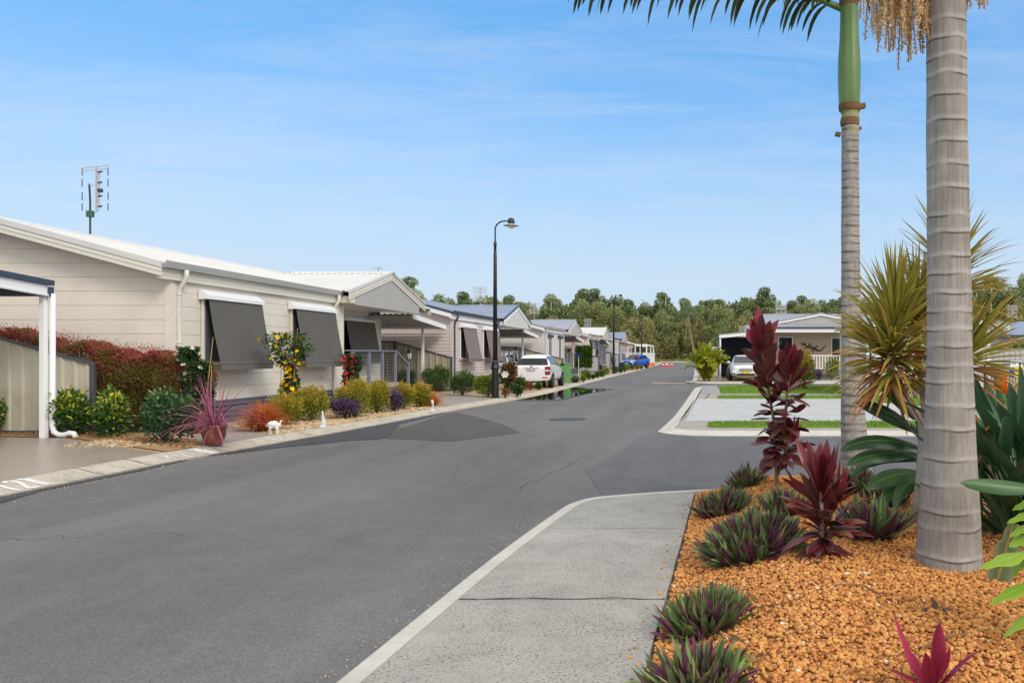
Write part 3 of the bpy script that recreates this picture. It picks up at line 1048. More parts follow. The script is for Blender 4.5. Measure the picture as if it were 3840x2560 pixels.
gx, gy = np.meshgrid(np.linspace(0, 1, 60), np.linspace(1.4, 9.55, 60))
xs = XE2(gy) + .012 + gx * (9.2 - XE2(gy))
V = np.stack([xs, gy, mound(xs, gy) - .006], -1).reshape(-1, 3)
F = np.array([(i * 60 + j, i * 60 + j + 1, (i + 1) * 60 + j + 1, (i + 1) * 60 + j) for i in range(59) for j in range(59)])
struct(MB().arr(V, F, np.zeros((3600, 3))).build('garden_mound', 'gravel_orange_sheet', smooth=True))
r_ = np.random.default_rng(11)
n_ = 62000
q = np.c_[r_.uniform(-.5, 2.7, n_), 2.4 + 7.1 * r_.uniform(0, 1, n_) ** 1.35]
q = q[(q[:, 0] > XE2(q[:, 1]) + .012) & (q[:, 0] < .2 + q[:, 1] * .42)]
struct(stones(len(q), q, .0215, mound, r_, .72).build('gravel', 'gravel_orange'), 'stuff')
q = np.c_[XE2(np.linspace(2.6, 9, 60)) + r_.uniform(-.12, .02, 60), np.linspace(2.6, 9, 60) + r_.normal(size=60) * .05]
struct(stones(60, q, .02, lambda x, y: np.full(len(x), .037), r_).build('stray_gravel', 'gravel_orange', smooth=True), 'stuff')
# tan pebbles in front of the first house
n_ = 15000
ys = r_.uniform(13.0, 29, n_)
q = np.c_[-10.5 + r_.uniform(0, 1, n_) ** .8 * 3.4, ys]
q = q[q[:, 0] < bk(q[:, 1]) - .02]
PA = [((-10.85, 16.9), (-9.6, 14.62)), ]
q = q[~((q[:, 1] < 17.3 - (q[:, 0] + 10.1) * 1.02 + .0) & (q[:, 1] > 13.3 - (q[:, 0] + 8.3) * 1.3) & (q[:, 1] < 16.6) & (q[:, 1] > 13.3))]
q = q[~((q[:, 1] > 22.9 + (-7.4 - q[:, 0]) * 2.35))]
struct(stones(len(q), q, .045, lambda x, y: np.full(len(x), .094), r_).build('pebbles', 'gravel_tan'), 'stuff')
# bark straw on the mulch bed
n_ = 2600
tt = r_.uniform(0, 1, n_)
qx = -13.5 + tt * 5.2
qy = 14.75 - np.clip((qx + 11.5) / 3.3, 0, 1) * 2.0 + r_.uniform(.02, .55, n_)
mb = MB()
leaves(mb, np.c_[qx, qy, np.full(n_, .112)], np.c_[r_.normal(size=(n_, 2)), r_.uniform(0, .35, n_)], .13, .016, None, r_)
struct(mb.build('bark_litter', 'mulch'), 'stuff')


# ================================================================== HOUSES
SL = math.tan(R(15))


def corr(mb, o, ua, la, us, ls, nrm, pitch=.2, h=.024):
    """ribbed sheet: o = lower corner, ua/la run across the ribs, us/ls up the slope"""
    o, ua, us, nrm = map(Vector, (o, ua, us, nrm))
    pr = []
    k = 0
    while k * pitch < la - 1e-6:
        for d, z in ((0, 0), (.62, 0), (.7, 1), (.9, 1), (1, 0)):
            x = k * pitch + d * pitch
            if x <= la:
                pr.append((x, z * h))
        k += 1
    vs = []
    for x, z in pr:
        p = o + ua * x + nrm * z
        vs += [p, p + us * ls]
    n = len(pr)
    fs = [(2 * i, 2 * i + 2, 2 * i + 3, 2 * i + 1) for i in range(n - 1)]
    mb.add(vs, fs)
    # flat sheet under the ribs
    b_ = o - nrm * .03
    mb.add([b_, b_ + ua * la, b_ + ua * la + us * ls, b_ + us * ls], [(3, 2, 1, 0)])


def boards(mb, pt, lim, z0, z1, pitch, style):
    """cladding boards; pt(a, out, z) -> 3d, lim(z) -> (a0, a1)"""
    z = z0
    while z < z1 - 1e-4:
        zt = min(z + pitch, z1)
        a0, a1 = lim(z)
        b0, b1 = lim(zt)
        if a1 - a0 < .02:
            break
        if style == 'flat':
            g = .012
            mb.add([pt(a0, .012, z + g), pt(a1, .012, z + g), pt(b1, .012, zt), pt(b0, .012, zt), pt(a0, 0, z), pt(a1, 0, z), pt(b0, 0, zt), pt(b1, 0, zt)],
                   [(0, 1, 2, 3), (4, 5, 1, 0), (3, 2, 7, 6)])
        else:
            mb.add([pt(a0, .026, z), pt(a1, .026, z), pt(b1, .004, zt), pt(b0, .004, zt), pt(a0, 0, z), pt(a1, 0, z)], [(0, 1, 2, 3), (4, 5, 1, 0)])
        z = zt


def downpipe(mat, parent, x, y, ztop, zbot, r=.045):
    mb = MB()
    mb.tube([(x + .12, y, ztop), (x + .12, y, ztop - .12), (x + .07, y, ztop - .24), (x + .0, y, ztop - .34), (x - .03, y, ztop - .42), (x - .03, y, zbot + .06), (x + .02, y, zbot)], r, 10)
    for z in (ztop - .5, (ztop + zbot) / 2):
        mb.tube([(x - .03, y, z), (x - .03, y, z + .03)], r * 1.15, 10)
    return mb.build('downpipe', mat, parent, True)


def window(parent, x, y0, y1, z0, z1, mullions=1, frame='trim_white', glass='glass_dark', ax='x', sgn=1):
    """window standing proud of a wall; ax 'x': wall faces +x, 'y': wall faces -y (x,y swap)"""
    P = (lambda a, o: (x + o * sgn, a)) if ax == 'x' else (lambda a, o: (a, x - o * sgn))
    def bx(mb, a0, a1, o0, o1, za, zb):
        p, q = P(a0, o0), P(a1, o1)
        mb.box(min(p[0], q[0]), max(p[0], q[0]), min(p[1], q[1]), max(p[1], q[1]), za, zb)
    f = MB()
    t = .055
    bx(f, y0, y1, .0, .05, z0, z0 + t)
    bx(f, y0, y1, .0, .05, z1 - t, z1)
    bx(f, y0, y0 + t, .0, .049, z0 + t, z1 - t)
    bx(f, y1 - t, y1, .0, .049, z0 + t, z1 - t)
    for k in range(mullions):
        m = y0 + (y1 - y0) * (k + 1) / (mullions + 1)
        bx(f, m - .02, m + .02, .0, .048, z0 + t, z1 - t)
    w = thing('window', None, None) if False else f.build('window', frame, parent)
    g = MB()
    bx(g, y0 + t, y1 - t, .012, .03, z0 + t, z1 - t)
    g.build('pane', glass, w)
    return w


def awning(parent, x, y0, y1, ztop, zbot, proj, hood, fab, flap, full=True):
    hb = MB()
    hb.prism([(0, 0), (0, -.02), (.13, -.2), (.2, -.2), (.2, -.12), (.03, 0)], lambda p, d: (x + p[0], d, ztop + p[1]), y0, y1)
    hb.prism([(0, -.02), (0, -.21), (.13, -.2)], lambda p, d: (x + p[0], d, ztop + p[1]), y0 + .002, y0 + .02)
    h = hb.build('awning_hood', hood, parent)
    z1 = ztop - .17
    yy0, yy1 = y0 + .1, y1 - .05
    fb = MB()
    zf = zbot + .14
    pf = proj - .002
    n = 12
    vs, fs = [], []
    for k in range(n + 1):
        s = k / n
        sag = -.025 * math.sin(PI * s)
        xx, zz = x + .16 + (pf - .16) * s + sag * .7, z1 + (zf - z1) * s
        vs += [(xx, yy0, zz), (xx, yy1, zz), (xx - .006, yy0, zz), (xx - .006, yy1, zz)]
    for k in range(n):
        a = 4 * k
        fs += [(a, a + 1, a + 5, a + 4), (a + 6, a + 7, a + 3, a + 2), (a, a + 4, a + 6, a + 2), (a + 1, a + 3, a + 7, a + 5)]
    fb.add(vs, fs)
    f = fb.build('awning_fabric', fab, parent)
    fl = MB()
    fl.tube([(x + pf, yy0 - .01, zf), (x + pf, yy1 + .01, zf)], .018, 8)
    fl.box(x + pf - .003, x + pf + .006, yy0, yy1, zbot, zf)
    fl.build('flap', flap, f)
    for yv in (yy0 + .02, yy1 - .02):
        MB().tube([(x + .02, yv, zf - .02), (x + pf - .01, yv, zf)], .012, 6).build('awning_arm', 'steel_wire', f)
    MB().tube([(x + .03, yy1 - .4, zf - .05), (x + .03, yy1 - .4, zbot - .12)], .008, 5).build('pull_cord', 'steel_wire', f)
    return h


def house(name, label, loc, wall, style, pitch, roofm, barge, capm, gutter, pipe, gable, aw, group, deck=True, extra=None):
    L = 14.65
    XR, ZE = -3.45, 3.22
    H = thing(name, label, 'house', loc, 0, group)
    zr = lambda x: ZE + SL * (0 - abs(x - XR) + 3.45)
    zs = .49
    # walls
    mb = MB()
    lim = lambda z: (XR - 3.45, 0) if z <= ZE - .02 else (XR - max(0, (zr(XR) - z) / SL), XR + max(0, (zr(XR) - z) / SL))
    boards(mb, lambda a, o, z: (a, -o, z), lim, zs, zr(XR) - .02, pitch, style)
    mb.build('end_wall', wall, H)
    mb = MB()
    boards(mb, lambda a, o, z: (-a, L + o, z), lambda z: (max(1.7, -lim(z)[1]), -lim(z)[0]), zs, zr(XR) - .02, pitch, style)
    mb.build('end_wall', wall, H)
    mb = MB()
    boards(mb, lambda a, o, z: (o, a, z), lambda z: (0, 7.65), zs, 3.2, pitch, style)
    boards(mb, lambda a, o, z: (-a, 7.65 + o, z), lambda z: (0, 1.7), zs, 3.2, pitch, style)
    boards(mb, lambda a, o, z: (-1.7 + o, a, z), lambda z: (7.66, L), zs, 3.05, pitch, style)
    boards(mb, lambda a, o, z: (-6.9 - o, -a, z), lambda z: (-L, 0), zs, 3.2, .3, 'flat')
    mb.build('front_wall', wall, H)
    mb = MB()
    mb.add([(p[0], p[1], z) for z in (zs, 3.2) for p in ((-.09, -.03), (.031, -.03), (.031, .09), (.001, .09), (.001, -.001), (-.09, -.001))],
           [(5, 4, 3, 2, 1, 0), (6, 7, 8, 9, 10, 11)] + [(i, (i + 1) % 6, 6 + (i + 1) % 6, 6 + i) for i in range(6)])
    mb.build('corner_trim', wall, H)
    MB().box(.001, .030, 7.56, 7.69, zs, 3.2).build('corner_trim', wall, H)
    MB().box(-1.69, -1.668, L - .09, L + .03, zs, 3.05).build('corner_trim', wall, H)
    # slatted base
    mb = MB()
    for z in (.005, .125, .245, .365):
        mb.box(-6.88, -.005, -.014, .02, z, z + .098)
        mb.box(-.02, .012, -.012, 7.66, z, z + .098)
        mb.box(-1.72, -1.688, 11.1, L, z, z + .098)
    mb.box(-6.89, .02, -.02, .03, .465, zs - .002)
    mb.box(-.03, .02, .03, 7.66, .465, zs - .002)
    sk = mb.build('skirting', 'skirt_grey', H)
    mb = MB()
    mb.box(-6.85, -.06, .04, 7.6, 0, .46)
    mb.box(-6.85, -1.74, 7.6, L - .04, 0, .46)
    mb.build('subfloor', 'dark_gap', H)
    # main roof
    nl = math.cos(R(15))
    us1, n1 = (-nl, 0, math.sin(R(15))), (math.sin(R(15)), 0, nl)
    us2, n2 = (nl, 0, math.sin(R(15))), (-math.sin(R(15)), 0, nl)
    mb = MB()
    LS = 3.57 / nl
    corr(mb, (.12, L + .35, zr(.12) + .06), (0, -1, 0), L + .8, us1, LS, n1)
    corr(mb, (XR * 2 - .12, -.45, zr(.12) + .06), (0, 1, 0), L + .8, us2, LS, n2)
    rf = mb.build('roof', roofm, H)
    zt = zr(XR) + .06
    mb = MB()
    mb.prism([(-.16, -.03), (0, .035), (.16, -.03), (.16, -.015), (0, .06), (-.16, -.015)], lambda p, d: (XR + p[0], d, zt + p[1]), -.46, L + .36)
    mb.build('ridge_cap', roofm, rf)
    # barge boards on both ends
    for y0 in (-.45, L + .31):
        for sg in (1, -1):
            fx = lambda p, d: (XR + sg * p[0], d, p[1])
            z0 = zr(XR)
            e = 3.57
            bm = MB()
            bm.prism([(0, z0 + .01), (e, z0 - e * SL + .01), (e, z0 - e * SL - .16), (0, z0 - .16)], fx, y0, y0 + .035)
            bm.prism([(0, z0 - .05), (e, z0 - e * SL - .05), (e, z0 - e * SL - .075), (0, z0 - .075)], fx, y0 - .012, y0 - .001)
            bm.build('barge_board', barge, H)
            cb = MB()
            cb.prism([(0, z0 + .12), (e, z0 - e * SL + .12), (e, z0 - e * SL + .012), (0, z0 + .012)], fx, y0 - .02, y0 + .04)
            cb.build('barge_cap', capm, H)
    # soffits: verge and eave
    mb = MB()
    for sg in (1, -1):
        mb.prism([(0, zr(XR) - .03), (3.5, zr(XR) - 3.5 * SL - .03), (3.5, zr(XR) - 3.5 * SL - .045), (0, zr(XR) - .045)], lambda p, d: (XR + sg * p[0], d, p[1]), -.41, 0)
    mb.box(.0, .06, -.41, 7.25, 3.0, 3.02)
    mb.build('soffit', barge, H)
    mb = MB()
    mb.box(.06, .09, -.415, 7.25, 2.98, 3.2)
    mb.box(.09, .098, -.414, 7.25, 3.06, 3.08)
    mb.build('fascia', barge, H)
    mb = MB()
    mb.prism([(.095, 3.2), (.19, 3.2), (.225, 3.33), (.205, 3.33), (.18, 3.22), (.105, 3.22), (.105, 3.30), (.095, 3.30)], lambda p, d: (p[0], d, p[1]), -.43, 7.24)
    mb.build('gutter', gutter, H)
    downpipe(pipe, H, .07, .22, 3.2, .25 if wall == 'cream_board' else .1)
    downpipe(pipe, H, .07, 7.02, 3.2, .35)
    # porch gable
    PY, PH, xf = 10.25, 3.0, .4
    pz = lambda y: 3.28 + SL * (PH + .12 - abs(y - PY))
    mb = MB()
    for sg in (1, -1):
        us = (0, -sg * nl, math.sin(R(15)))
        nn = (0, sg * math.sin(R(15)), nl)
        ll = (PH + .14) / nl
        if sg == -1:
            corr(mb, (xf + .1 - 3.6, PY - PH - .14, pz(PY - PH - .14) + .05), (1, 0, 0), 3.6, us, ll, nn, .19)
        else:
            corr(mb, (xf + .1, PY + PH + .14, pz(PY + PH + .14) + .05), (-1, 0, 0), 3.6, us, ll, nn, .19)
    pr = mb.build('porch_roof', roofm, H)
    mb = MB()
    mb.prism([(-.15, -.03), (0, .03), (.15, -.03), (.15, -.015), (0, .05), (-.15, -.015)], lambda p, d: (d, PY + p[0], pz(PY) + .05 + p[1]), -2.8, xf + .12)
    mb.build('ridge_cap', roofm, pr)
    for sg in (1, -1):
        fx = lambda p, d: (d, PY + sg * p[0], p[1])
        e, z0 = PH + .14, pz(PY)
        bm = MB()
        bm.prism([(0, z0 - .0), (e, z0 - e * SL), (e, z0 - e * SL - .19), (0, z0 - .19)], fx, xf + .03, xf + .065)
        bm.prism([(0, z0 - .07), (e, z0 - e * SL - .07), (e, z0 - e * SL - .1), (0, z0 - .1)], fx, xf + .066, xf + .08)
        bm.build('barge_board', barge, H)
        cb = MB()
        cb.prism([(0, z0 + .095), (e + .01, z0 - e * SL + .095), (e + .01, z0 - e * SL + .002), (0, z0 + .002)], fx, xf + .02, xf + .09)
        cb.build('barge_cap', capm, H)
    zb = 2.96
    mb = MB()
    w0, w1 = PY - 2.72, PY + 2.6
    mb.prism([(w0, zb), (w1, zb), (w1, pz(w1) - .14), (PY, pz(PY) - .14), (w0, pz(w0) - .14)], lambda p, d: (d, p[0], p[1]), xf - .06, xf + .03)
    mb.build('gable_panel', gable, H)
    mb = MB()
    mb.box(.032, xf - .062, PY - 2.72, PY - 2.5, zb + .001, 3.2)
    mb.box(.032, xf + .028, PY - 3.0, PY - 2.722, 3.0, 3.2)
    mb.build('porch_beam', barge, H)
    mb = MB()
    mb.box(-1.66, xf - .065, 7.7, 12.9, 3.03, 3.05)
    mb.build('porch_ceiling', 'trim_white', H)
    mb = MB()
    mb.box(-.05, -.03, 12.85, 12.88, 2.9, 3.6)
    # windows and their shades
    wy = ((.85, 3.05), (4.5, 6.85))
    kind, hood, fab, flap = aw
    for i, (a, b_) in enumerate(wy):
        if kind == 'awning':
            window(H, .03, a + .1, b_ - .35, 1.3 if not (extra == 'short' and i == 0) else .9, 2.72, 1, barge, 'curtained_glass')
            awning(H, .03, a, b_, 2.87, 1.17 if not (extra == 'short' and i == 0) else 1.95, .42, hood, fab, flap)
        elif kind == 'shutter':
            for aa, bb in ((a + .55, a + 1.6),):
                window(H, .03, aa, bb, .75, 2.62, 1)
                s = MB()
                s.prism([(0, 0), (0, -.2), (.12, -.24), (.2, -.12), (.12, 0)], lambda p, d: (.03 + p[0], d, 2.86 + p[1]), aa - .1, bb + .1)
                s.build('shutter_box', hood, H)
        else:
            window(H, .03, a + .3, a + 1.6, .75, 2.7, 1)
            s = MB()
            s.box(.03, .07, a + .18, a + .3, .7, 2.75)
            s.box(.03, .07, a + 1.6, a + 1.72, .7, 2.75)
            s.build('window_trim', 'trim_white', H)
    if kind == 'awning':
        window(H, -1.67, 11.35, 13.4, 1.3, 2.7, 1)
        awning(H, -1.67, 11.2, 13.75, 2.87, 1.17, .42, hood, fab, flap)
    else:
        window(H, -1.67, 9.4, 10.3, .6, 2.7, 0)
    if deck:
        D = MB()
        for k in range(14):
            D.box(-1.66 + k * .142, -1.66 + k * .142 + .136, 7.7, 11.1, .555, .575)
        D.box(.325, .36, 7.69, 11.12, .42, .574)
        D.box(-1.66, .325, 11.102, 11.13, .42, .574)
        d = D.build('deck', 'deck_board', H)
        mb = MB()
        for z in (.005, .145, .285):
            mb.box(.30, .33, 7.7, 11.06, z, z + .115)
            mb.box(-1.6, .3, 11.062, 11.09, z, z + .115)
        mb.build('deck_skirting', 'skirt_grey', d)
        mb = MB()
        mb.box(-1.6, .28, 7.72, 11.05, 0, .41)
        mb.build('deck_frame', 'dark_gap', d)
        for (px, py) in ((.26, 7.76), (.26, 8.9), (.26, 9.95), (.26, 11.05), (-.5, 7.76)):
            MB().cham(px - .045, px + .045, py - .045, py + .045, .43 if px > 0 else .576, 1.6, .006).build('railing_post', 'paint_grey', H)
        mb = MB()
        mb.box(.2, .32, 7.7, 11.1, 1.6, 1.64)
        mb.box(-1.6, .2, 7.7, 7.81, 1.6, 1.64)
        mb.bar((.26, 11.09, 1.6), (.26, 12.25, 1.13), .09, .045)
        mb.build('handrail', 'paint_grey', H)
        MB().cham(.215, .305, 12.2, 12.29, 0, 1.14, .006).build('railing_post', 'paint_grey', H)
        mb = MB()
        for k in range(9):
            z = .66 + k * .1
            mb.tube([(.26, 7.76, z), (.26, 11.05, z)], .004, 4)
            mb.tube([(.26, 11.05, z), (.26, 12.25, z - .47)], .004, 4)
        mb.build('railing_wire', 'steel_wire', H)
        mb = MB()
        for k in range(3):
            mb.box(-1.0, .2, 11.14 + k * .3, 11.14 + k * .3 + .29, .43 - k * .14 - .04, .43 - k * .14)
        for xx in (-1.0, .17):
            mb.prism([(11.13, .5), (11.13, .2), (12.0, 0), (12.15, 0), (12.15, .08)], lambda p, d: (d, p[0], p[1]), xx, xx + .04)
        mb.build('stair', 'paint_grey', H)
    return H


HG = 'row of cream weatherboard houses along the left of the street'
houses = []
houses.append(house('house', 'cream house nearest on the left with wide smooth boards and three grey awnings', (-10.6, 15.95, .1), 'cream_board', 'flat', .283, 'roof_white', 'trim_cream', 'roof_white', 'gutter_grey', 'trim_cream', 'gable_grey', ('awning', 'trim_white', 'awning_grey', 'awning_flap'), HG))
houses.append(house('house', 'pinkish weatherboard house with blue-grey roof and brown awnings, second in the left row', (-10.47, 33.55, .1), 'pink_board', 'lap', .145, 'roof_blue', 'trim_white', 'trim_navy', 'trim_navy', 'trim_navy', 'gable_pale', ('awning', 'trim_white', 'awning_brown', 'awning_brown'), HG))
houses.append(house('house', 'pale weatherboard house with dark roller shutter boxes over its windows, behind the white hatchback', (-10.2, 51.65, .1), 'pale_board', 'lap', .17, 'roof_grey', 'trim_white', 'roof_grey', 'gutter_grey', 'gutter_grey', 'gable_sand', ('shutter', 'trim_navy', None, None), HG))
houses.append(house('house', 'beige weatherboard house with white roof and two navy awnings, fourth in the left row', (-9.95, 69.75, .1), 'beige_board', 'lap', .17, 'roof_white', 'trim_cream', 'roof_white', 'gutter_grey', 'trim_cream', 'gable_sand', ('awning', 'trim_navy', 'awning_navy', 'awning_navy'), HG, extra='short'))
houses.append(house('house', 'small grey house with blue roof, fifth in the left row beside the blue car', (-9.7, 86.85, .1), 'grey_board', 'lap', .17, 'roof_blue', 'trim_white', 'roof_blue', 'trim_navy', 'trim_navy', 'gable_grey', ('plain', None, None, None), HG))
# small highlight window high on the end wall of the third house
h = houses[2]
window(h, -.03, -2.45, -1.7, 1.75, 2.05, 0, 'trim_white', 'glass_dark', 'y')


def carport(label, loc, x1, dark=False, depth=6.5, post=(-.8, 3.2)):
    """flat ribbed carport roof on posts; local origin on the ground at its front, house-side corner"""
    o = thing('carport', label, 'carport', loc, 0, 'white carports between the houses')
    W, z0, z1 = x1, 2.98, 2.72
    us = Vector((0, W, z1 - z0)).normalized()
    mb = MB()
    corr(mb, (-.06, 0, z0), (-1, 0, 0), depth, us, math.hypot(W, z1 - z0), (0, 0, 1), .22, .03)
    # ribs seen from below
    k = 0
    while k * .22 < depth - .1:
        x = -.1 - k * .22
        mb.prism([(0, z0 - .032), (W - .02, z1 - .032), (W - .02, z1 - .07), (0, z0 - .07)], lambda p, d: (d, p[0], p[1]), x - .02, x)
        k += 1
    mb.build('roof', ('gutter_grey' if loc[1] < 40 else 'roof_under') if not dark else 'trim_navy', o)
    mb = MB()
    mb.prism([(-.1, z0 + .02), (W, z1 + .02), (W, z1 - .17), (-.1, z0 - .17)], lambda p, d: (d, p[0], p[1]), -.055, 0)
    mb.prism([(-.1, z0 - .14), (W, z1 - .14), (W, z1 - .17), (-.1, z0 - .17)], lambda p, d: (d, p[0], p[1]), .001, .025)
    mb.build('beam', 'trim_white', o)
    if dark:
        mb = MB()
        mb.prism([(-.1, z0 + .115), (W + .1, z1 + .115), (W + .1, z1 + .022), (-.1, z0 + .022)], lambda p, d: (d, p[0], p[1]), -.06, .05)
        mb.build('roof_edge', 'trim_navy', o)
    mb = MB()
    mb.box(-depth, .02, W + .002, W + .12, z1 - .17, z1 + .0)
    mb.build('gutter', 'trim_navy' if dark else 'trim_white', o)
    for px in (post[0], -depth + .5):
        MB().cham(px - .05, px + .05, post[1] - .05, post[1] + .05, 0, z0 + (z1 - z0) * post[1] / W - .17 if px > -2 else 2.6, .008).build('post', 'trim_white', o)
    return o


cp = carport('white carport post and dark-edged roof cut off by the left edge of the picture', (-11.75, 10.75, .1), 3.62, True, post=(-.1, 3.66))
# its downpipe with the curved shoe at the foot
mb = MB()
mb.tube([(.01, 3.72, 2.6), (.01, 3.72, .22), (.04, 3.72, .1), (.13, 3.72, .05), (.24, 3.71, .05), (.33, 3.7, .085), (.41, 3.7, .075), (.45, 3.7, .0)], .047, 12)
mb.build('downpipe', 'trim_white', cp, True)
carport('white carport on a slim post between the cream house and the pinkish house', (-10.6, 29.5, .1), 3.55)
carport('white carport with ribbed underside beside the pale house with shutters', (-10.45, 47.1, .1), 3.9)
carport('white carport between the shutter house and the white-roofed house', (-10.2, 65.2, .1), 3.9)
carport('white carport between the white-roofed house and the small grey house', (-9.95, 83.2, .1), 3.3)


# ------------------------------------------------------------------ fences
def fence(label, loc, segs, mat, rail, group=None, pan=.24, z0=.05):
    """corrugated steel fence along x; segs = (x0, ztop0, x1, ztop1)"""
    o = thing('metal_fence', label, 'fence', loc, 0, group)
    for x0, za, x1, zb in segs:
        mb = MB()
        n = max(1, int((x1 - x0) / pan))
        pr = []
        for k in range(n):
            for d, y in ((0, 0), (.5, 0), (.6, -.03), (.78, -.03), (.88, 0)):
                pr.append((x0 + (k + d) * (x1 - x0) / n, y))
        pr.append((x1, 0))
        top = lambda x: za + (zb - za) * (x - x0) / (x1 - x0) - .03
        vs, fs = [], []
        for x, y in pr:
            vs += [(x, y, z0), (x, y, top(x))]
        fs = [(2 * i, 2 * i + 2, 2 * i + 3, 2 * i + 1) for i in range(len(pr) - 1)]
        mb.add(vs, fs)
        mb.build('panel', mat, o)
        mb = MB()
        mb.prism([(x0, za), (x1, zb), (x1, zb - .05), (x0, za - .05)], lambda p, d: (p[0], d, p[1]), -.045, .03)
        mb.build('top_rail', rail, o)
        MB().box(x0, x1, -.046, .028, z0 - .05, z0 + .02).build('bottom_rail', rail, o)
        MB().cham(x1 - .02, x1 + .06, -.05, .035, 0, zb + .012, .005).build('post', rail, o)
    return o


FG = 'corrugated fences with raked ends between the houses'
fence('cream corrugated fence sloping down behind the white carport post at the left edge', (0, 15.1, .1), [(-17.3, 1.98, -13.75, 1.98), (-13.75, 1.98, -11.5, 1.35)], 'fence_cream', 'rail_navy', FG)
fence('cream corrugated fence sloping down under the carport against the pinkish house', (0, 33.2, .1), [(-17, 2.05, -12.75, 2.05), (-12.75, 2.05, -10.4, 1.4)], 'fence_tan', 'rail_navy', FG)
fence('corrugated fence sloping down behind the white hatchback against the shutter house', (0, 51.2, .1), [(-16, 2.0, -11.9, 2.0), (-11.9, 2.0, -8.9, 1.25)], 'fence_tan', 'rail_navy', FG)
fence('grey corrugated fence sloping down beside the white-roofed house', (0, 69.2, .1), [(-16, 2.0, -11.5, 2.0), (-11.5, 2.0, -8.9, 1.3)], 'fence_grey', 'trim_navy', FG)
fence('grey corrugated fence sloping down beside the small grey house', (0, 86.4, .1), [(-16, 2.0, -10.9, 2.0), (-10.9, 2.0, -8.9, 1.5)], 'fence_grey', 'trim_navy', FG)
fence('pale grey panel screen with dark posts beside the pinkish house porch', (0, 44.3, .1), [(-11.3, 1.76, -10.66, 1.76), (-10.66, 1.76, -10.1, 1.76)], 'fence_grey', 'rail_navy')
fence('pale grey panel screen beside the porch of the white-roofed house', (0, 81, .1), [(-10.9, 1.7, -9.9, 1.7), (-9.9, 1.7, -9.2, 1.7)], 'fence_grey', 'rail_navy')

# artificial hedge panel by the third house's steps
o = thing('artificial_hedge', 'bright green artificial hedge panel beside the shutter house steps', 'hedge panel', (-9.1, 62.0, .1))
r_ = np.random.default_rng(3)
MB().box(-.6, .6, -.02, .02, .55, 2.15).build('frame', 'leaf_dark', o)
mb = MB()
n_ = 1500
leaves(mb, np.c_[r_.uniform(-.66, .66, n_), np.full(n_, -.03), r_.uniform(.5, 2.2, n_)], np.c_[r_.normal(size=(n_, 1)) * .6, np.full(n_, -.7), r_.normal(size=n_) * .6], .16, .1, r_.uniform(.4, .9, n_), r_)
mb.build('foliage', 'leaf_green', o)
MB().cham(-1.0, -.9, -.05, .05, 0, 2.2, .01).build('post', 'pink_post', o)
MB().cham(-.86, -.8, -.05, .05, 0, 2.2, .01).build('post', 'trim_white', o)

# last house of the row, its pergola and palisade fence
o = thing('house', 'low white-roofed house at the far end of the left row', 'house', (-9.6, 104, .1))
mb = MB()
mb.box(-7, 0, 0, 8, 0, 3.0)
mb.build('wall', 'beige_board', o)
mb = MB()
mb.prism([(.3, 3.0), (-3.5, 3.9), (-7.3, 3.0), (-7.3, 2.9), (-3.5, 3.78), (.3, 2.88)], lambda p, d: (p[0], d, p[1]), -.5, 16)
mb.build('roof', 'roof_white', o)
mb = MB()
mb.box(-1.9, -.06, -.06, -.002, .1, 2.3)
mb.build('louvre_door', 'gutter_grey', o)
mb = MB()
mb.box(-3, .02, 2, 7.5, .9, 2.4)
mb.build('window', 'glass_dark', o)
o = thing('pergola', 'white open pergola frame attached to the last house of the left row', 'pergola', (-9.3, 112, .1))
for x, y in ((0, 0), (1.6, 0), (0, 9), (1.6, 9), (1.6, 16)):
    MB().cham(x - .08, x + .08, y - .08, y + .08, 0, 2.7, .01).build('post', 'trim_white', o)
mb = MB()
mb.box(-.1, 1.7, -.1, .1, 2.7, 2.95)
mb.box(-.1, 1.7, 8.9, 9.1, 2.7, 2.9)
mb.box(1.5, 1.7, .1, 16.1, 2.7, 2.95)
mb.box(-.1, .1, .1, 16.1, 2.7, 2.95)
mb.build('beam', 'trim_white', o)
MB().box(-3, -.2, 1, 12, .5, 2.5).build('screen', 'dark_gap', o)
o = thing('palisade_fence', 'white upright batten fence around the last house of the left row', 'fence', (-9.1, 100, .1))
mb = MB()
for k in range(24):
    mb.box(-1 + k * .105, -1 + k * .105 + .06, -.02, .02, .05, 1.75)
mb.build('panel', 'trim_white', o)
mb = MB()
for k in range(90):
    mb.box(1.48, 1.52, k * .33, k * .33 + .16, .05, 1.75)
mb.box(1.53, 1.56, 0, 30, .3, .36)
mb.box(1.53, 1.56, 0, 30, 1.4, 1.46)
mb.build('panel', 'trim_white', o)


# ------------------------------------------------------------------ right-hand house
RH = thing('house', 'tan weatherboard house with verandah and metal lizard on its wall, right of the road', 'house', (3.9, 51.3, .1))
lim = lambda z: (.5, 12)
mb = MB()
boards(mb, lambda a, o, z: (a, -o, z), lim, .55, 3.2, .17, 'lap')
mb.build('front_wall', 'tan_board', RH)
zr2 = lambda y: 3.25 + SL * (3.5 - abs(y - 3.0))
mb = MB()
boards(mb, lambda a, o, z: (.5 - o, -a, z), lambda z: (-6.5, 0) if z < 3.2 else (-3 - max(0, (zr2(3) - z) / SL), -3 + max(0, (zr2(3) - z) / SL)), .55, zr2(3) - .05, .17, 'lap')
mb.build('end_wall', 'pale_board', RH)
MB().box(.5, 12, .02, 6.4, 0, 3.2).build('back_wall', 'tan_board', RH)
nl = math.cos(R(15))
mb = MB()
corr(mb, (0, -.6, zr2(-.6)), (1, 0, 0), 12.4, (0, nl, math.sin(R(15))), 3.6 / nl, (0, -math.sin(R(15)), nl))
corr(mb, (12.4, 6.6, zr2(6.6)), (-1, 0, 0), 12.4, (0, -nl, math.sin(R(15))), 3.6 / nl, (0, math.sin(R(15)), nl))
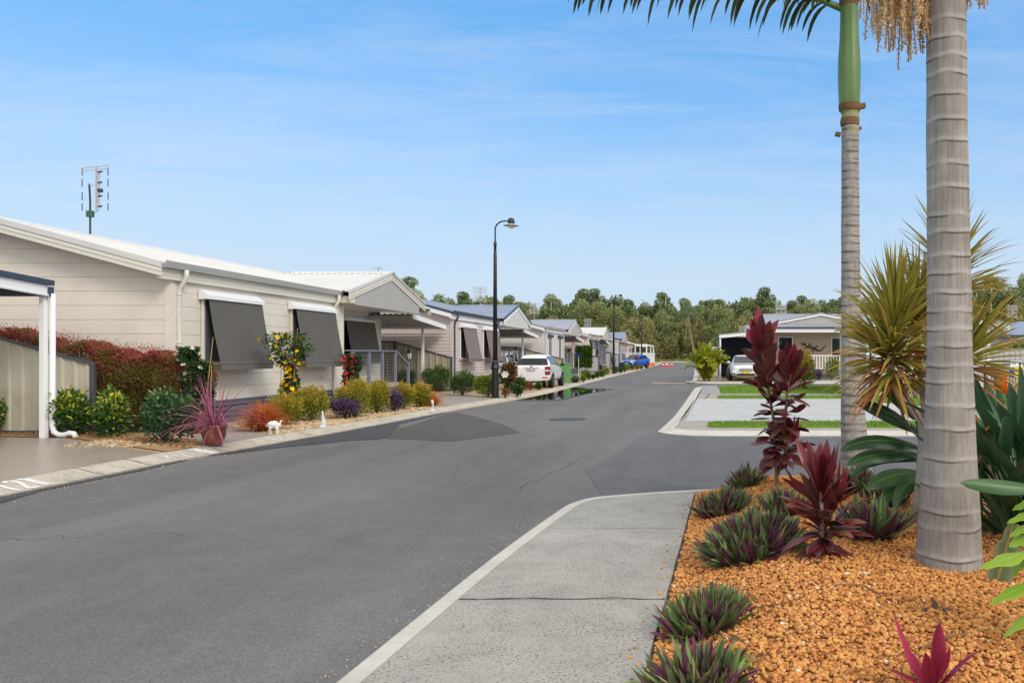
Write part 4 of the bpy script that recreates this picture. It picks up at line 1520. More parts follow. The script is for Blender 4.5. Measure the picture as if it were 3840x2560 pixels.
rf = mb.build('roof', 'roof_grey', RH)
mb = MB()
mb.prism([(-.15, -.03), (0, .05), (.15, -.03)], lambda p, d: (d, 3.0 + p[0], zr2(3.0) + .01 + p[1]), 0, 12.4)
mb.build('ridge_cap', 'roof_grey', rf)
mb = MB()
for sg in (1, -1):
    mb.prism([(0, zr2(3) - .02), (3.6, zr2(3) - 3.6 * SL - .02), (3.6, zr2(3) - 3.6 * SL - .2), (0, zr2(3) - .2)], lambda p, d: (d, 3 + sg * p[0], p[1]), -.03, .02)
mb.build('barge_board', 'trim_white', RH)
# verandah: skirt roof, gable over it, fascia, ceiling
va = math.atan2(.34, 1.75)
mb = MB()
corr(mb, (0, -1.85, 3.2), (1, 0, 0), 7.4, (0, math.cos(va), math.sin(va)), 1.9, (0, -math.sin(va), math.cos(va)))
mb.build('verandah_roof', 'roof_grey', RH)
gx0, gz = 3.65, 4.16
mb = MB()
for sg in (1, -1):
    mb.prism([(0, gz), (3.7, gz - .72), (3.7, gz - .8), (0, gz - .08)], lambda p, d: (gx0 + sg * p[0], d, p[1]), -.75, 2.6)
mb.build('gable_roof', 'roof_grey', RH)
mb = MB()
for sg in (1, -1):
    mb.prism([(0, gz - .085), (3.0, gz - .67), (3.0, gz - .77), (0, gz - .2)], lambda p, d: (gx0 + sg * p[0], d, p[1]), -.74, -.69)
mb.build('barge_board', 'trim_white', RH)
mb = MB()
mb.prism([(gx0 - 2.9, 3.4), (gx0 + 2.9, 3.4), (gx0, gz - .1)], lambda p, d: (p[0], d, p[1]), -.66, -.6)
mb.build('gable_panel', 'gable_grey', RH)
mb = MB()
mb.box(-.02, 7.45, -1.92, -1.85, 2.87, 3.1)
mb.build('fascia', 'trim_white', RH)
mb = MB()
mb.box(-.03, 7.46, -1.99, -1.925, 3.1, 3.2)
mb.build('gutter', 'trim_navy', RH)
MB().box(.02, 7.4, -1.84, -.03, 2.95, 3.0).build('ceiling', 'trim_white', RH)
window(RH, -.03, 1.0, 1.95, .85, 2.65, 0, 'trim_white', 'glass_dark', 'y')
window(RH, -.03, 4.4, 5.4, .85, 2.6, 0, 'trim_white', 'glass_dark', 'y')
MB().box(.3, 7.4, -1.85, -.03, .3, .52).build('deck', 'deck_board', RH)
mb = MB()
for z in (0, .1, .2):
    mb.box(.3, 7.4, -1.87, -1.851, z + .005, z + .085)
mb.build('skirting', 'skirt_grey', RH)
mb = MB()
mb.box(2.5, 7.4, -1.83, -1.75, 1.4, 1.47)
mb.box(2.5, 7.4, -1.82, -1.76, .6, .66)
k = 2.5
while k < 7.4:
    mb.box(k, k + .055, -1.81, -1.77, .66, 1.4)
    k += .175
mb.build('balustrade', 'trim_white', RH)
mb = MB()
mb.bar((2.45, -1.8, 1.4), (1.5, -2.6, .55), .07)
mb.bar((1.5, -2.6, 0), (1.5, -2.6, .6), .08)
for k in range(5):
    mb.bar((1.65 + k * .17, -2.48 + k * .14, .1 + k * .1), (1.65 + k * .17, -2.48 + k * .14, .68 + k * .16), .04)
mb.build('stair_rail', 'trim_white', RH)
for x in (.15, 7.3):
    MB().box(x, x + .1, -1.84, -1.75, .0, 2.87).build('post', 'trim_white', RH)
# lizard sculpture hung on the wall
o = thing('lizard_sculpture', 'dark metal lizard sculpture hung on the tan house wall', 'wall sculpture', (7.1, 51.22, 2.05))
mb = MB()
mb.tube([(-.75, 0, .22), (-.62, -.02, .24), (-.5, -.03, .2), (-.3, -.04, .08), (-.05, -.04, -.02), (.15, -.03, -.08), (.35, -.02, -.2), (.55, -.01, -.18), (.7, -.01, -.02), (.82, 0, .1), (.74, 0, .16)], [.03, .09, .07, .06, .09, .075, .05, .04, .03, .02, .012], 7)
for a, b_, c in (((-.3, 0, .1), (-.18, -.02, .24), (-.05, -.02, .2)), ((-.3, 0, .05), (-.45, -.02, -.06), (-.55, -.02, -.02)), ((.12, 0, -.04), (.26, -.02, .1), (.36, -.02, .06)), ((.08, 0, -.1), (-.02, -.02, -.26), (.06, -.02, -.34))):
    mb.tube([a, b_, c], [.035, .03, .03], 6)
mb.build('body', 'rust_metal', o, True)
# carport of the right-hand house
o = thing('carport', 'white-framed carport with dark slatted back wall beside the tan house', 'carport', (1.15, 49.7, .1))
mb = MB()
mb.prism([(-.06, 2.72), (3.3, 3.03), (3.3, 2.83), (-.06, 2.52)], lambda p, d: (p[0], d, p[1]), -.06, 0)
mb.build('beam', 'trim_white', o)
mb = MB()
mb.prism([(-.06, 2.74), (3.3, 3.05), (3.3, 3.08), (-.06, 2.77)], lambda p, d: (p[0], d, p[1]), -.1, 6)
mb.build('roof', 'roof_grey', o)
for y in (0, 5.8):
    MB().cham(-.04, .06, y, y + .1, 0, 2.52, .008).build('post', 'trim_white', o)
mb = MB()
mb.box(-.03, 3.3, 6.02, 6.05, 0, 2.7)
mb.build('back_wall', 'dark_gap', o)
mb = MB()
for k in range(20):
    mb.box(-.02, 3.25, 5.96, 6.0, .1 + k * .13, .1 + k * .13 + .09)
mb.build('slats', 'trim_navy', o)
mb = MB()
for k in range(20):
    mb.box(-.03, -.0, .3, 5.7, .1 + k * .13, .1 + k * .13 + .1)
mb.build('slats', 'trim_navy', o)
# another pale house further along the right side
o = thing('house', 'pale house mostly hidden behind the carport of the tan house', 'house', (4.2, 66, .1))
MB().box(0, 11, 0, 7, 0, 3.1).build('wall', 'pale_board', o)
MB().prism([(-.3, 3.05), (3.5, 4.05), (7.3, 3.05), (7.3, 3.0), (3.5, 3.95), (-.3, 3.0)], lambda p, d: (d, p[0], p[1]), -.4, 11.4).build('roof', 'roof_blue', o)
MB().prism([(-.3, 3.0), (3.5, 3.95), (7.3, 3.0)], lambda p, d: (d, p[0], p[1]), -.38, -.3).build('gable_panel', 'trim_white', o)

# street sign by the golden palm
o = thing('street_sign', 'small white street sign on a post behind the golden palm', 'street sign', (.55, 50.5, .1))
MB().tube([(0, 0, 0), (0, 0, 2.0)], .03, 8).build('post', 'steel_wire', o)
p_ = MB().cham(0, .42, -.05, -.03, 1.8, 2.0, .01).build('plate', 'trim_white', o)

# ------------------------------------------------------------------ community buildings and pool fence on the right
o = thing('pool_building', 'white rendered building half hidden behind the spiky dracaena', 'building', (6.1, 29, .1))
mb = MB()
mb.box(.12, 4.4, 0, 7, 0, 2.75)
mb.build('wall', 'white_render', o)
mb = MB()
for sg in (1, -1):
    mb.prism([(0, 3.12), (2.5, 2.62), (2.5, 2.54), (0, 3.04)], lambda p, d: (2.45 + sg * p[0], d, p[1]), -.5, 7.3)
mb.build('roof', 'roof_grey', o)
mb = MB()
for sg in (1, -1):
    mb.prism([(0, 3.03), (2.45, 2.54), (2.45, 2.36), (0, 2.85)], lambda p, d: (2.45 + sg * p[0], d, p[1]), -.49, -.45)
mb.build('barge_board', 'trim_white', o)
d_ = MB().box(-.12, .1, .02, .06, .05, 2.2).build('door', 'trim_white', o)
MB().box(.0, .06, -.02, .018, .1, 2.1).build('pane', 'glass_dark', d_)
o = thing('column', 'white round column in front of the pool building, right of the near palm', 'column', (9.72, 27.2, .1))
mb = MB()
mb.lathe([(.11, 0), (.11, .08), (.072, .1), (.07, 2.7), (.09, 2.74), (.09, 2.8)], 14)
mb.build('shaft', 'trim_white', o, True)
o = thing('house', 'beige house with low grey hip roof at the far right edge', 'house', (16.2, 45, .1))
MB().box(.4, 14, 0, 7, 0, 2.65).build('wall', 'beige_board', o)
mb = MB()
mb.add([(0, -.5, 2.6), (14.6, -.5, 2.6), (14.6, 7.5, 2.6), (0, 7.5, 2.6), (3, 3.5, 3.5), (11.5, 3.5, 3.5)], [(0, 1, 5, 4), (1, 2, 5), (2, 3, 4, 5), (3, 0, 4), (0, 3, 2, 1)])
mb.build('roof', 'roof_blue', o)
MB().box(0, 14.6, -.56, -.502, 2.45, 2.6).build('gutter', 'trim_navy', o)
window(o, -.0, 1.2, 2.1, .9, 2.1, 1, 'trim_white', 'glass_dark', 'y')
window(o, -.0, 3.4, 4.9, .9, 2.2, 1, 'trim_white', 'glass_dark', 'y')
o = thing('house', 'white house with long pale roof behind the beige house at the right edge', 'house', (14.5, 56, .1))
MB().box(0, 14, 0, 7, 0, 2.9).build('wall', 'white_render', o)
MB().prism([(-.4, 2.85), (3.5, 3.75), (7.4, 2.85)], lambda p, d: (d, p[0], p[1]), -.4, 14.4).build('roof', 'roof_white', o)
fence('pale grey corrugated fence behind the black pool fence at the right edge', (0, 36.5, .1), [(12.2, 1.78, 15.4, 1.78), (15.4, 1.78, 18.5, 1.0)], 'fence_grey', 'fence_grey')
o = thing('pool_fence', 'black tubular pool fence at the right edge', 'fence', (9.2, 26, .1))
mb = MB()
mb.box(0, 7, -.02, .02, .08, .12)
mb.box(0, 7, -.02, .02, 1.16, 1.2)
for k in range(70):
    mb.box(k * .1, k * .1 + .018, -.009, .009, .12, 1.16)
mb.build('panel', 'black_metal', o)
for k in range(4):
    MB().cham(k * 2.3 - .03, k * 2.3 + .03, -.03, .03, 0, 1.26, .005).build('post', 'black_metal', o)
o = thing('pool_sign', 'white, blue and yellow CPR sign fixed on the black pool fence', 'sign', (10.2, 25.95, .85))
MB().cham(-.2, .2, -.01, .01, 0, .55, .004).build('board', 'trim_white', o)
MB().box(-.03, .2, -.014, -.011, -.0, .36).build('yellow_panel', 'plate_yellow', o)
MB().box(-.2, -.05, -.014, -.011, 0, .33).build('blue_panel', 'sign_blue', o)
text('CPR', .11, 'ink_blue', o, (-.1, -.013, .46), (PI / 2, 0, 0))
MB().lathe([(.05, 0), (.05, .003)], 16).build('pool_emblem', 'ink_blue', o).rotation_euler = (PI / 2, 0, 0)
bpy.data.objects['pool_emblem'].location = (.13, -.012, .46)
bpy.data.objects['pool_emblem'].name = 'emblem'

# ------------------------------------------------------------------ street lamps
LM = thing('street_lamp', 'black curved-arm street lamp nearest the camera, on the kerb by the round shrubs', 'street lamp', (-7.2, 27.9, .1), 0, 'black street lamps along the left kerb')
mb = MB()
mb.lathe([(.17, 0), (.17, .03), (.125, .05), (.118, .98), (.15, 1.0), (.15, 1.04), (.13, 1.12), (.12, 1.2), (.125, 1.24), (.09, 1.3)], 8)
mb.build('base', 'black_metal', LM)
MB().tube([(0, 0, 1.28), (0, 0, 5.0), (0, 0, 5.02), (0, 0, 5.3), (0, 0, 5.31), (0, 0, 5.42)], [.085, .058, .05, .048, .055, .055], 12).build('pole', 'black_metal', LM, True)
pts = [(0, 0, 5.4), (0, 0, 5.85)] + [(.32 - .32 * math.cos(R(a)), 0, 5.85 + .3 * math.sin(R(a))) for a in (15, 30, 45, 60, 75, 90)] + [(.46, 0, 6.155)]
MB().tube(pts, .026, 8).build('arm', 'black_metal', LM, True)
hd = MB().lathe([(.04, 6.26), (.085, 6.24), (.115, 6.18), (.12, 6.1), (.125, 6.05)][::-1], 16, (.56, 0, 0)).build('lamp_head', 'black_metal', LM, True)
MB().lathe([(.27, 5.985), (.26, 6.0), (.1, 6.06), (.1, 6.055), (.255, 5.99)], 24, (.56, 0, 0), False).build('shade', 'gutter_grey', hd, True)
MB().lathe([(.07, 5.9), (.1, 5.93), (.1, 6.04)], 14, (.56, 0, 0)).build('globe', 'lamp_glass', hd, True)
dup(LM, (-6.95, 63.2, .1), label='black curved-arm street lamp second from the camera, among the low shrubs')
dup(LM, (-7.5, 100, .1), label='black curved-arm street lamp behind the blue car')
dup(LM, (-9.4, 158, .1), label='black curved-arm street lamp farthest away, at the end of the road')

# garden lantern on a post
o = thing('garden_lantern', 'small black lantern on a slim post beside the porch steps', 'garden lantern', (-11.0, 30.1, .1))
MB().tube([(0, 0, 0), (0, 0, 1.28)], [.028, .022], 8).build('post', 'paint_grey', o, True)
mb = MB()
mb.lathe([(.03, 1.28), (.06, 1.31), (.06, 1.33)], 6)
mb.lathe([(.15, 1.56), (.15, 1.575), (.06, 1.66), (.03, 1.7), (.012, 1.78)], 6)
for k in range(6):
    a = 2 * PI * k / 6
    mb.bar((.06 * math.cos(a), .06 * math.sin(a), 1.33), (.115 * math.cos(a), .115 * math.sin(a), 1.56), .014)
lt = mb.build('lantern', 'black_metal', o)
MB().lathe([(.05, 1.33), (.105, 1.555)], 6).build('glass', 'lamp_glass', lt)


# ------------------------------------------------------------------ aerials
def aerial_grid(label, loc, h=1.3):
    o = thing('tv_antenna', label, 'TV antenna', loc, R(8), 'television aerials on the roofs')
    MB().tube([(0, 0, -.1), (0, 0, h)], .022, 6).build('mast', 'antenna_metal', o)
    mb = MB()
    for j in range(2):
        for k in range(7):
            z = h - .02 - j * .52 - k * .065
            mb.bar((-.42, -.05, z), (.42, -.05, z), .022)
        for x in (-.3, .3):
            mb.bar((x, -.05, h - j * .52), (x, -.05, h - .43 - j * .52), .02)
    mb.build('reflector', 'antenna_metal', o)
    mb = MB()
    for j in range(4):
        mb.bar((-.2, -.12, h - .1 - j * .25), (.2, -.12, h - .1 - j * .25), .03)
    mb.bar((0, -.1, h), (0, -.1, h - .95), .03)
    mb.build('dipoles', 'antenna_metal', o)
    return o


def aerial_phase(label, loc, k=1):
    o = thing('tv_antenna', label, 'TV antenna', loc, 0, 'television aerials on the roofs')
    MB().tube([(0, 0, -.3), (0, 0, .55 * k), (-.02 * k, 0, 1.0 * k)], .022 * k ** .5, 6).build('mast', 'antenna_dark', o)
    mb = MB()
    mb.bar((.14, 0, .38), (.14, 0, 1.42), .035)
    for z in (1.4, 1.33):
        mb.bar((-.2, 0, z - .03), (.42, 0, z + .03), .02)
    mb.bar((-.05, 0, 1.0), (.14, 0, .95), .03)
    mb.bar((.22, -.02, .45), (.22, -.02, 1.3), .028)
    for z in (1.18, .6):
        mb.bar((.14, 0, z), (.22, -.02, z - .01), .02)
    f = mb.build('frame', 'antenna_metal', o)
    f.scale = (k,) * 3
    mb = MB()
    for x in (-.19, .42):
        for z in (1.38, 1.12, .8, .55):
            mb.bar((x, 0, z), (x, 0, z - .18), .014)
    for z in (1.27, 1.02, .7, .46):
        mb.bar((.2, -.02, z), (.32, -.06, z + .01), .03)
    mb.lathe([(.05, .8), (.06, .84), (.05, .88)], 8, (.26, -.03, 0))
    d = mb.build('dipoles', 'antenna_dark', o)
    d.scale = (k,) * 3
    MB().cham(-.07, .07, -.05, .05, .22 * k, .37 * k, .01).build('junction_box', 'green_box', o)
    MB().tube([(.05, -.03, .3 * k), (.2 * k, -.05, .34 * k), (.28 * k, -.05, .45 * k)], .006, 4).build('cable', 'antenna_dark', o)
    return o


aerial_phase('tall phased television aerial with a green box on the near cream house ridge', (-14.1, 18.45, 4.55), .98)
aerial_phase('small dark television aerial showing above the porch gable of the cream house', (-14.1, 34.6, 4.5), .62)
aerial_grid('grid television aerial on the pinkish house roof ridge', (-13.7, 49.5, 4.5))
aerial_grid('grid television aerial on the shutter house roof', (-13.65, 65.3, 4.5), 1.35)
aerial_grid('grid television aerial on the white-roofed house', (-13.3, 93.5, 4.5), 1.3)
aerial_grid('grid television aerial on the tan house ridge', (5.6, 56.5, 4.4), .75)
aerial_grid('grid television aerial on the pale house behind the carport', (3.3, 62, 2.9), .9)
aerial_grid('grid television aerial on the white house at the right edge', (22.3, 57.5, 3.6), 1.55)
o = thing('tv_antenna', 'thin horizontal television aerial left of the grid aerial at the right edge', 'TV antenna', (18.7, 52, 2.9), 0, 'television aerials on the roofs')
MB().tube([(0, 0, -.4), (0, 0, .95)], .025, 6).build('mast', 'antenna_metal', o)
mb = MB()
mb.bar((-1.3, 0, .92), (1.1, 0, .84), .03)
for k in range(11):
    mb.bar((-1.2 + k * .22, -.25, .91 - k * .008), (-1.2 + k * .22, .25, .91 - k * .008), .016)
mb.build('boom', 'antenna_metal', o)


# ------------------------------------------------------------------ cars
def car(name, label, paint, loc, rz, st, wheel_y, wr, plate, ptext, glass_rows, lamps, rear_lamps, screen, rearwin, cat='car', scale=1.0, pz=.85):
    """st: stations rear -> front: y, zbottom, wsill, zmid, wmid, zbelt, wbelt, zroof, wroof"""
    o = thing(name, label, cat, loc, rz)
    o.scale = (scale,) * 3
    mb = MB()
    half = []
    for (y, zb, ws, zm, wm, zl, wl, zt, wt) in st:
        half.append([(0, y, zb), (ws, y, zb), (wm, y, zm), (wl, y, zl), (wt, y, zt), (wt * .55, y, zt + .025), (0, y, zt + .035)])
    n = 12
    vs = []
    for h in half:
        vs += h + [(-p[0], p[1], p[2]) for p in h[5:0:-1]]
    fs = []
    for i in range(len(half) - 1):
        for k in range(n):
            fs.append((i * n + k, (i + 1) * n + k, (i + 1) * n + (k + 1) % n, i * n + (k + 1) % n))
    fs += [tuple(range(n)), tuple(range((len(half) - 1) * n + n - 1, (len(half) - 1) * n - 1, -1))]
    mb.add(vs, fs)
    body = mb.build('body', paint, o, True)
    sb = body.modifiers.new('sub', 'SUBSURF')
    sb.levels = sb.render_levels = 2
    def patch(nm, mat, q, axis, N=8, off=.008):
        """pane laid on the curved body: a grid projected on to the bodywork"""
        mb = MB()
        vs = [q[0].lerp(q[1], i / N).lerp(q[3].lerp(q[2], i / N), j / N) for j in range(N + 1) for i in range(N + 1)]
        mb.add(vs, [(j * (N + 1) + i, j * (N + 1) + i + 1, (j + 1) * (N + 1) + i + 1, (j + 1) * (N + 1) + i) for j in range(N) for i in range(N)])
        w = mb.build(nm, mat, o, True)
        m = w.modifiers.new('wrap', 'SHRINKWRAP')
        m.target = body
        m.wrap_method = 'PROJECT'
        m.use_project_x, m.use_project_y, m.use_project_z = axis == 'x', axis == 'y', False
        m.use_negative_direction = m.use_positive_direction = True
        m.offset = off
        m.wrap_mode = 'ABOVE_SURFACE'
        return w
    # glazing: side panes between stations on the belt..roof band
    def side(i, f):
        a, b_ = half[i], half[min(i + 1, len(half) - 1)]
        g = f - int(f) if f != int(f) else 0
        q = lambda k: Vector(a[k]).lerp(Vector(b_[k]), g)
        return q(3), q(4)
    for (f0, f1, lo, hi) in glass_rows:
        b0, t0 = side(int(f0), f0)
        b1, t1 = side(int(f1), f1)
        c = [b0.lerp(t0, lo), b1.lerp(t1, lo), b1.lerp(t1, hi), b0.lerp(t0, hi)]
        for sg in (1, -1):
            qq = [Vector((sg * (p.x + .12), p.y, p.z)) for p in c]
            patch('side_window', 'glass_dark', qq if sg > 0 else [qq[1], qq[0], qq[3], qq[2]], 'x')
    for nm, q in (('windscreen', screen), ('rear_window', rearwin)):
        (wb, yb, zb), (wt, yt, zt) = q
        s_ = 1 if nm == 'windscreen' else -1
        yb = yt = (st[-1][0] + .3) * s_ if s_ > 0 else st[0][0] - .3
        qq = [Vector((-wb * s_ * -1, yb, zb)), Vector((wb * s_ * -1, yb, zb)), Vector((wt * s_ * -1, yt, zt)), Vector((-wt * s_ * -1, yt, zt))]
        patch(nm, 'glass_pale' if nm == 'rear_window' else 'glass_dark', qq, 'y', 14)
    for (x, y, z, w, h, d, tl) in rear_lamps:
        for sg in (1, -1):
            l = MB().cham(sg * x - w / 2, sg * x + w / 2, y - d, y + d, z - h / 2, z + h / 2, .03).build('tail_light', 'plastic_black', o)
            for k in (-1, 0, 1):
                MB().cham(sg * x - w * .42, sg * x + w * .42, y - d - .006, y - d + .02, z + k * h * .3 - h * .12, z + k * h * .3 + h * .12, .015).build('lens', 'lamp_red' if k else 'lamp_clear', l)
    for (x, y, z, w, h, d) in lamps:
        for sg in (1, -1):
            X0, X1 = sg * (x - w / 2), sg * (x + w * .42)
            qq = [Vector((X0, y + .5, z - h * .25)), Vector((X1, y + .5, z - h * .4)), Vector((X1, y + .5, z + h * .45)), Vector((X0, y + .5, z + h * .2))]
            patch('headlight', 'lamp_clear', qq, 'y', 8, .012)
    py = st[0][0] - .03 if plate == 'rear' else st[-1][0] + .03
    p_ = MB().cham(-.19, .19, py - .012, py + .012, pz - .06, pz + .06, .005).build('number_plate', 'plate_white' if plate == 'rear' else 'plate_yellow', o)
    text(ptext, .1, 'ink_dark', p_, (0, py - .014 if plate == 'rear' else py + .014, pz), (PI / 2, 0, 0 if plate == 'rear' else PI))
    for y in wheel_y:
        for sg in (1, -1):
            x = sg * (max(s[4] for s in st) - .11)
            ar = MB().tube([(x - sg * .1, y, wr + .02), (x + sg * .108, y, wr + .02)], wr * 1.12, 24).build('wheel_arch', 'plastic_black', o)
            w = MB().tube([(x - sg * .09, y, wr), (x - sg * .08, y, wr), (x + sg * .115, y, wr), (x + sg * .125, y, wr)], [wr * .92, wr, wr, wr * .9], 24).build('wheel', 'tyre', o)
            rm = MB()
            rm.tube([(x + sg * .12, y, wr), (x + sg * .13, y, wr)], wr * .22, 10)
            for k in range(7):
                a = 2 * PI * k / 7
                rm.bar((x + sg * .128, y + .03 * math.cos(a), wr + .03 * math.sin(a)), (x + sg * .128, y + wr * .66 * math.cos(a), wr + wr * .66 * math.sin(a)), .05, .012)
            for k in range(18):
                a, b_ = 2 * PI * k / 18, 2 * PI * (k + 1) / 18
                rm.bar((x + sg * .126, y + wr * .68 * math.cos(a), wr + wr * .68 * math.sin(a)), (x + sg * .126, y + wr * .68 * math.cos(b_), wr + wr * .68 * math.sin(b_)), .025)
            rm.build('rim', 'rim', w)
    for sg in (1, -1):
        m_ = MB()
        xm = sg * (st[5][6] + .13)
        m_.ball((xm, screen[0][1] - .32, screen[0][2] + .05), (.1, .06, .075))
        m_.bar((xm - sg * .15, screen[0][1] - .3, screen[0][2] + .0), (xm, screen[0][1] - .32, screen[0][2] + .03), .05)
        m_.build('mirror', paint if paint != 'car_white' or plate != 'rear' else 'glass_pale', o, True)
    return o


HATCH = [(-2.02, .36, .68, .56, .80, .86, .78, .90, .70), (-1.98, .28, .80, .60, .865, .94, .83, .98, .76), (-1.84, .24, .82, .62, .868, 1.0, .82, 1.08, .74), (-1.5, .22, .82, .62, .868, 1.0, .80, 1.44, .62), (-1.15, .22, .82, .62, .868, .99, .79, 1.475, .58), (-.2, .22, .82, .62, .868, .96, .785, 1.49, .60), (.35, .22, .82, .62, .868, .95, .78, 1.42, .58), (1.05, .22, .82, .60, .866, .93, .76, .96, .68), (1.6, .22, .8, .58, .85, .84, .72, .87, .60), (1.92, .26, .7, .54, .76, .70, .64, .74, .52), (2.0, .32, .55, .5, .62, .62, .5, .66, .42)]
car('hatchback', 'white hatchback seen from behind, parked on the gravel beside the puddle', 'car_white', (-7.6, 37.7, .1), 0, HATCH, (-1.36, 1.16), .315, 'rear', 'DQH 50J',
    [(3.05, 3.95, .12, .86), (4.05, 5.0, .12, .88), (5.08, 6.7, .12, .86)], [(.6, 1.86, .66, .3, .2, .06)], [(.72, -1.975, .79, .24, .36, .06, 0)], ((.68, 1.1, .98), (.54, .42, 1.42)), ((.74, -1.91, 1.02), (.60, -1.56, 1.33)))
c = bpy.data.objects['hatchback']
mb = MB()
for sg in (1, -1):
    mb.cham(sg * .62 - .13, sg * .62 + .13, -2.03, -1.95, .46, .5, .008)
mb.build('reflector', 'lamp_red', c)
MB().box(-.33, .33, -2.03, -1.98, .905, .925).build('plate_strip', 'chrome', c)
MB().box(-.62, .62, -1.99, -1.9, .26, .36).build('diffuser', 'plastic_black', c)
MB().tube([(0, -1.2, 1.5), (0, -1.28, 1.6)], .008, 5).build('aerial', 'plastic_black', c)
em = MB().lathe([(.05, 0), (.05, .012)], 14).build('emblem', 'chrome', c)
em.rotation_euler = (PI / 2, 0, 0)
em.location = (0, -2.0, .955)
c2 = dup(c, (-10.9, 44.6, .1), R(-8), 'white car almost hidden behind the white hatchback, by the grey screen', scale=1.06)
SEDAN = [(-2.4, .34, .7, .6, .82, .92, .76, .96, .66), (-2.3, .26, .84, .62, .9, .98, .8, 1.02, .7), (-1.8, .22, .88, .64, .94, 1.0, .82, 1.04, .72), (-1.2, .2, .9, .64, .95, 1.0, .82, 1.34, .62), (-.8, .2, .9, .64, .95, .99, .82, 1.42, .62), (0, .2, .9, .64, .95, .97, .82, 1.45, .63), (.5, .2, .9, .64, .95, .96, .82, 1.38, .61), (1.25, .2, .9, .62, .95, .95, .8, .99, .72), (1.9, .2, .88, .6, .93, .88, .78, .92, .66), (2.3, .22, .8, .56, .86, .76, .7, .8, .58), (2.42, .28, .66, .5, .74, .66, .56, .7, .46)]
c = car('sedan', 'white sedan with yellow plate parked nose-out in the dark carport', 'car_white', (2.5, 47.5, .11), PI, SEDAN, (-1.5, 1.5), .34, 'front', 'CP 18 QR',
        [(3.1, 4.9, .12, .88), (5.05, 6.7, .12, .86)], [(.66, 2.26, .72, .36, .2, .08)], [(.7, -2.36, .8, .3, .2, .05, 0)], ((.74, 1.26, 1.0), (.58, .55, 1.38)), ((.7, -1.75, 1.06), (.56, -1.25, 1.32)), pz=.48)
mb = MB()
for k in range(4):
    mb.box(-.42 + k * .02, .42 - k * .02, 2.44, 2.47, .58 + k * .045, .6 + k * .045)
mb.build('grille', 'chrome', c)
MB().box(-.5, .5, 2.38, 2.45, .3, .42).build('air_intake', 'plastic_black', c)
for sg in (1, -1):
    l = MB().cham(sg * .68 - .16, sg * .68 + .16, 2.3, 2.41, .3, .42, .03).build('fog_light', 'plastic_black', c)
    MB().box(sg * .68 - .13, sg * .68 + .13, 2.412, 2.42, .33, .35).build('light_strip', 'lamp_clear', l)
MB().box(-.72, .72, 1.9, 2.0, .925, .95).build('bonnet_guard', 'plastic_black', c)
MINI = [(p[0] * .94,) + p[1:] for p in HATCH]
c = car('small_car', 'small blue car with white bonnet stripes parked at an angle', 'car_blue', (-7.2, 86.5, .12), R(180 - 24), MINI, (-1.25, 1.15), .31, 'front', 'BK 27 WN',
        [(3.1, 4.4, .12, .86), (4.5, 6.6, .12, .86)], [(.58, 1.74, .74, .34, .26, .08)], [(.72, -1.84, .9, .16, .34, .05, 0)], ((.68, 1.04, .98), (.54, .40, 1.42)), ((.70, -1.79, 1.0), (.56, -1.46, 1.37)), pz=.52)
mb = MB()
for x in (-.16, .3):
    mb.add([(x, 1.06, 1.0), (x - .16, 1.06, 1.0), (x - .16, 1.5, .925), (x, 1.5, .925)], [(0, 1, 2, 3), (3, 2, 1, 0)])
mb.build('bonnet_stripe', 'car_white', c)

# ------------------------------------------------------------------ cones, barrier, boxes
CN = thing('traffic_cone', 'orange traffic cone, leftmost of the four on the road', 'traffic cone', (-7.9, 104, 0), 0, 'orange traffic cones at the end of the road')
MB().lathe([(.13, .04), (.03, .7)], 14).build('cone', 'cone_orange', CN, True)
CN.children[0].data.materials[0] = MATS['cone_orange']
MB().cham(-.2, .2, -.2, .2, 0, .045, .03).build('base', 'cone_orange', CN)
MB().lathe([(.104, .24), (.078, .42)], 14, cap=False).build('band', 'trim_white', CN, True)
for i, (u, v, lab) in enumerate(((2486, 1375.5, 'leftmost'), (2497.5, 1375.5, 'second from left'), (2503.5, 1375.5, 'third from left'), (2519, 1375, 'rightmost'))):
    g = G(u, v, 0)
    if i == 0:
        CN.location = (*g, 0)
    else:
        dup(CN, (*g, 0), R(20 * i), 'orange traffic cone, %s of the four on the road' % lab)
o = thing('barrier', 'low orange plastic edge barrier along the kerb behind the blue car', 'barrier', (-7.0, 92, .1))
mb = MB()
for k in range(9):
    mb.cham(-.1 + k * .05, .1 + k * .05, k * 2.2, k * 2.2 + 2.1, 0, .32 + .1 * (k % 2), .03)
mb.build('segment', 'barrier_orange', o)
o = thing('barrier', 'low orange plastic block in front of the blue car', 'barrier', (-6.9, 80.5, .1))
MB().cham(-.5, .5, -.2, .2, 0, .3, .04).build('segment', 'barrier_orange', o)
o = thing('utility_box', 'green utility box standing behind the white hatchback', 'utility box', (-7.25, 42.6, .1))
MB().cham(-.27, .27, -.2, .2, .1, .98, .02).build('cabinet', 'util_green', o)
MB().cham(-.29, .29, -.22, .22, 0, .1, .01).build('plinth', 'util_green', o)
MB().cham(-.29, .29, -.22, .22, .985, 1.02, .02).build('lid', 'util_green', o)
o = thing('bucket', 'light blue bucket on the gravel by the green utility box', 'bucket', (-6.95, 44.0, .1))
mb = MB()
mb.lathe([(.13, 0), (.17, .4), (.18, .41), (.16, .405), (.125, .05)], 16)
mb.build('pail', 'bucket_blue', o, True)
o = thing('pinwheel', 'blue pinwheel on a white stick in the low garden', 'garden pinwheel', (-6.95, 45.2, .1))
MB().tube([(0, 0, 0), (0, 0, 1.45)], .014, 6).build('stick', 'trim_white', o)
mb = MB()
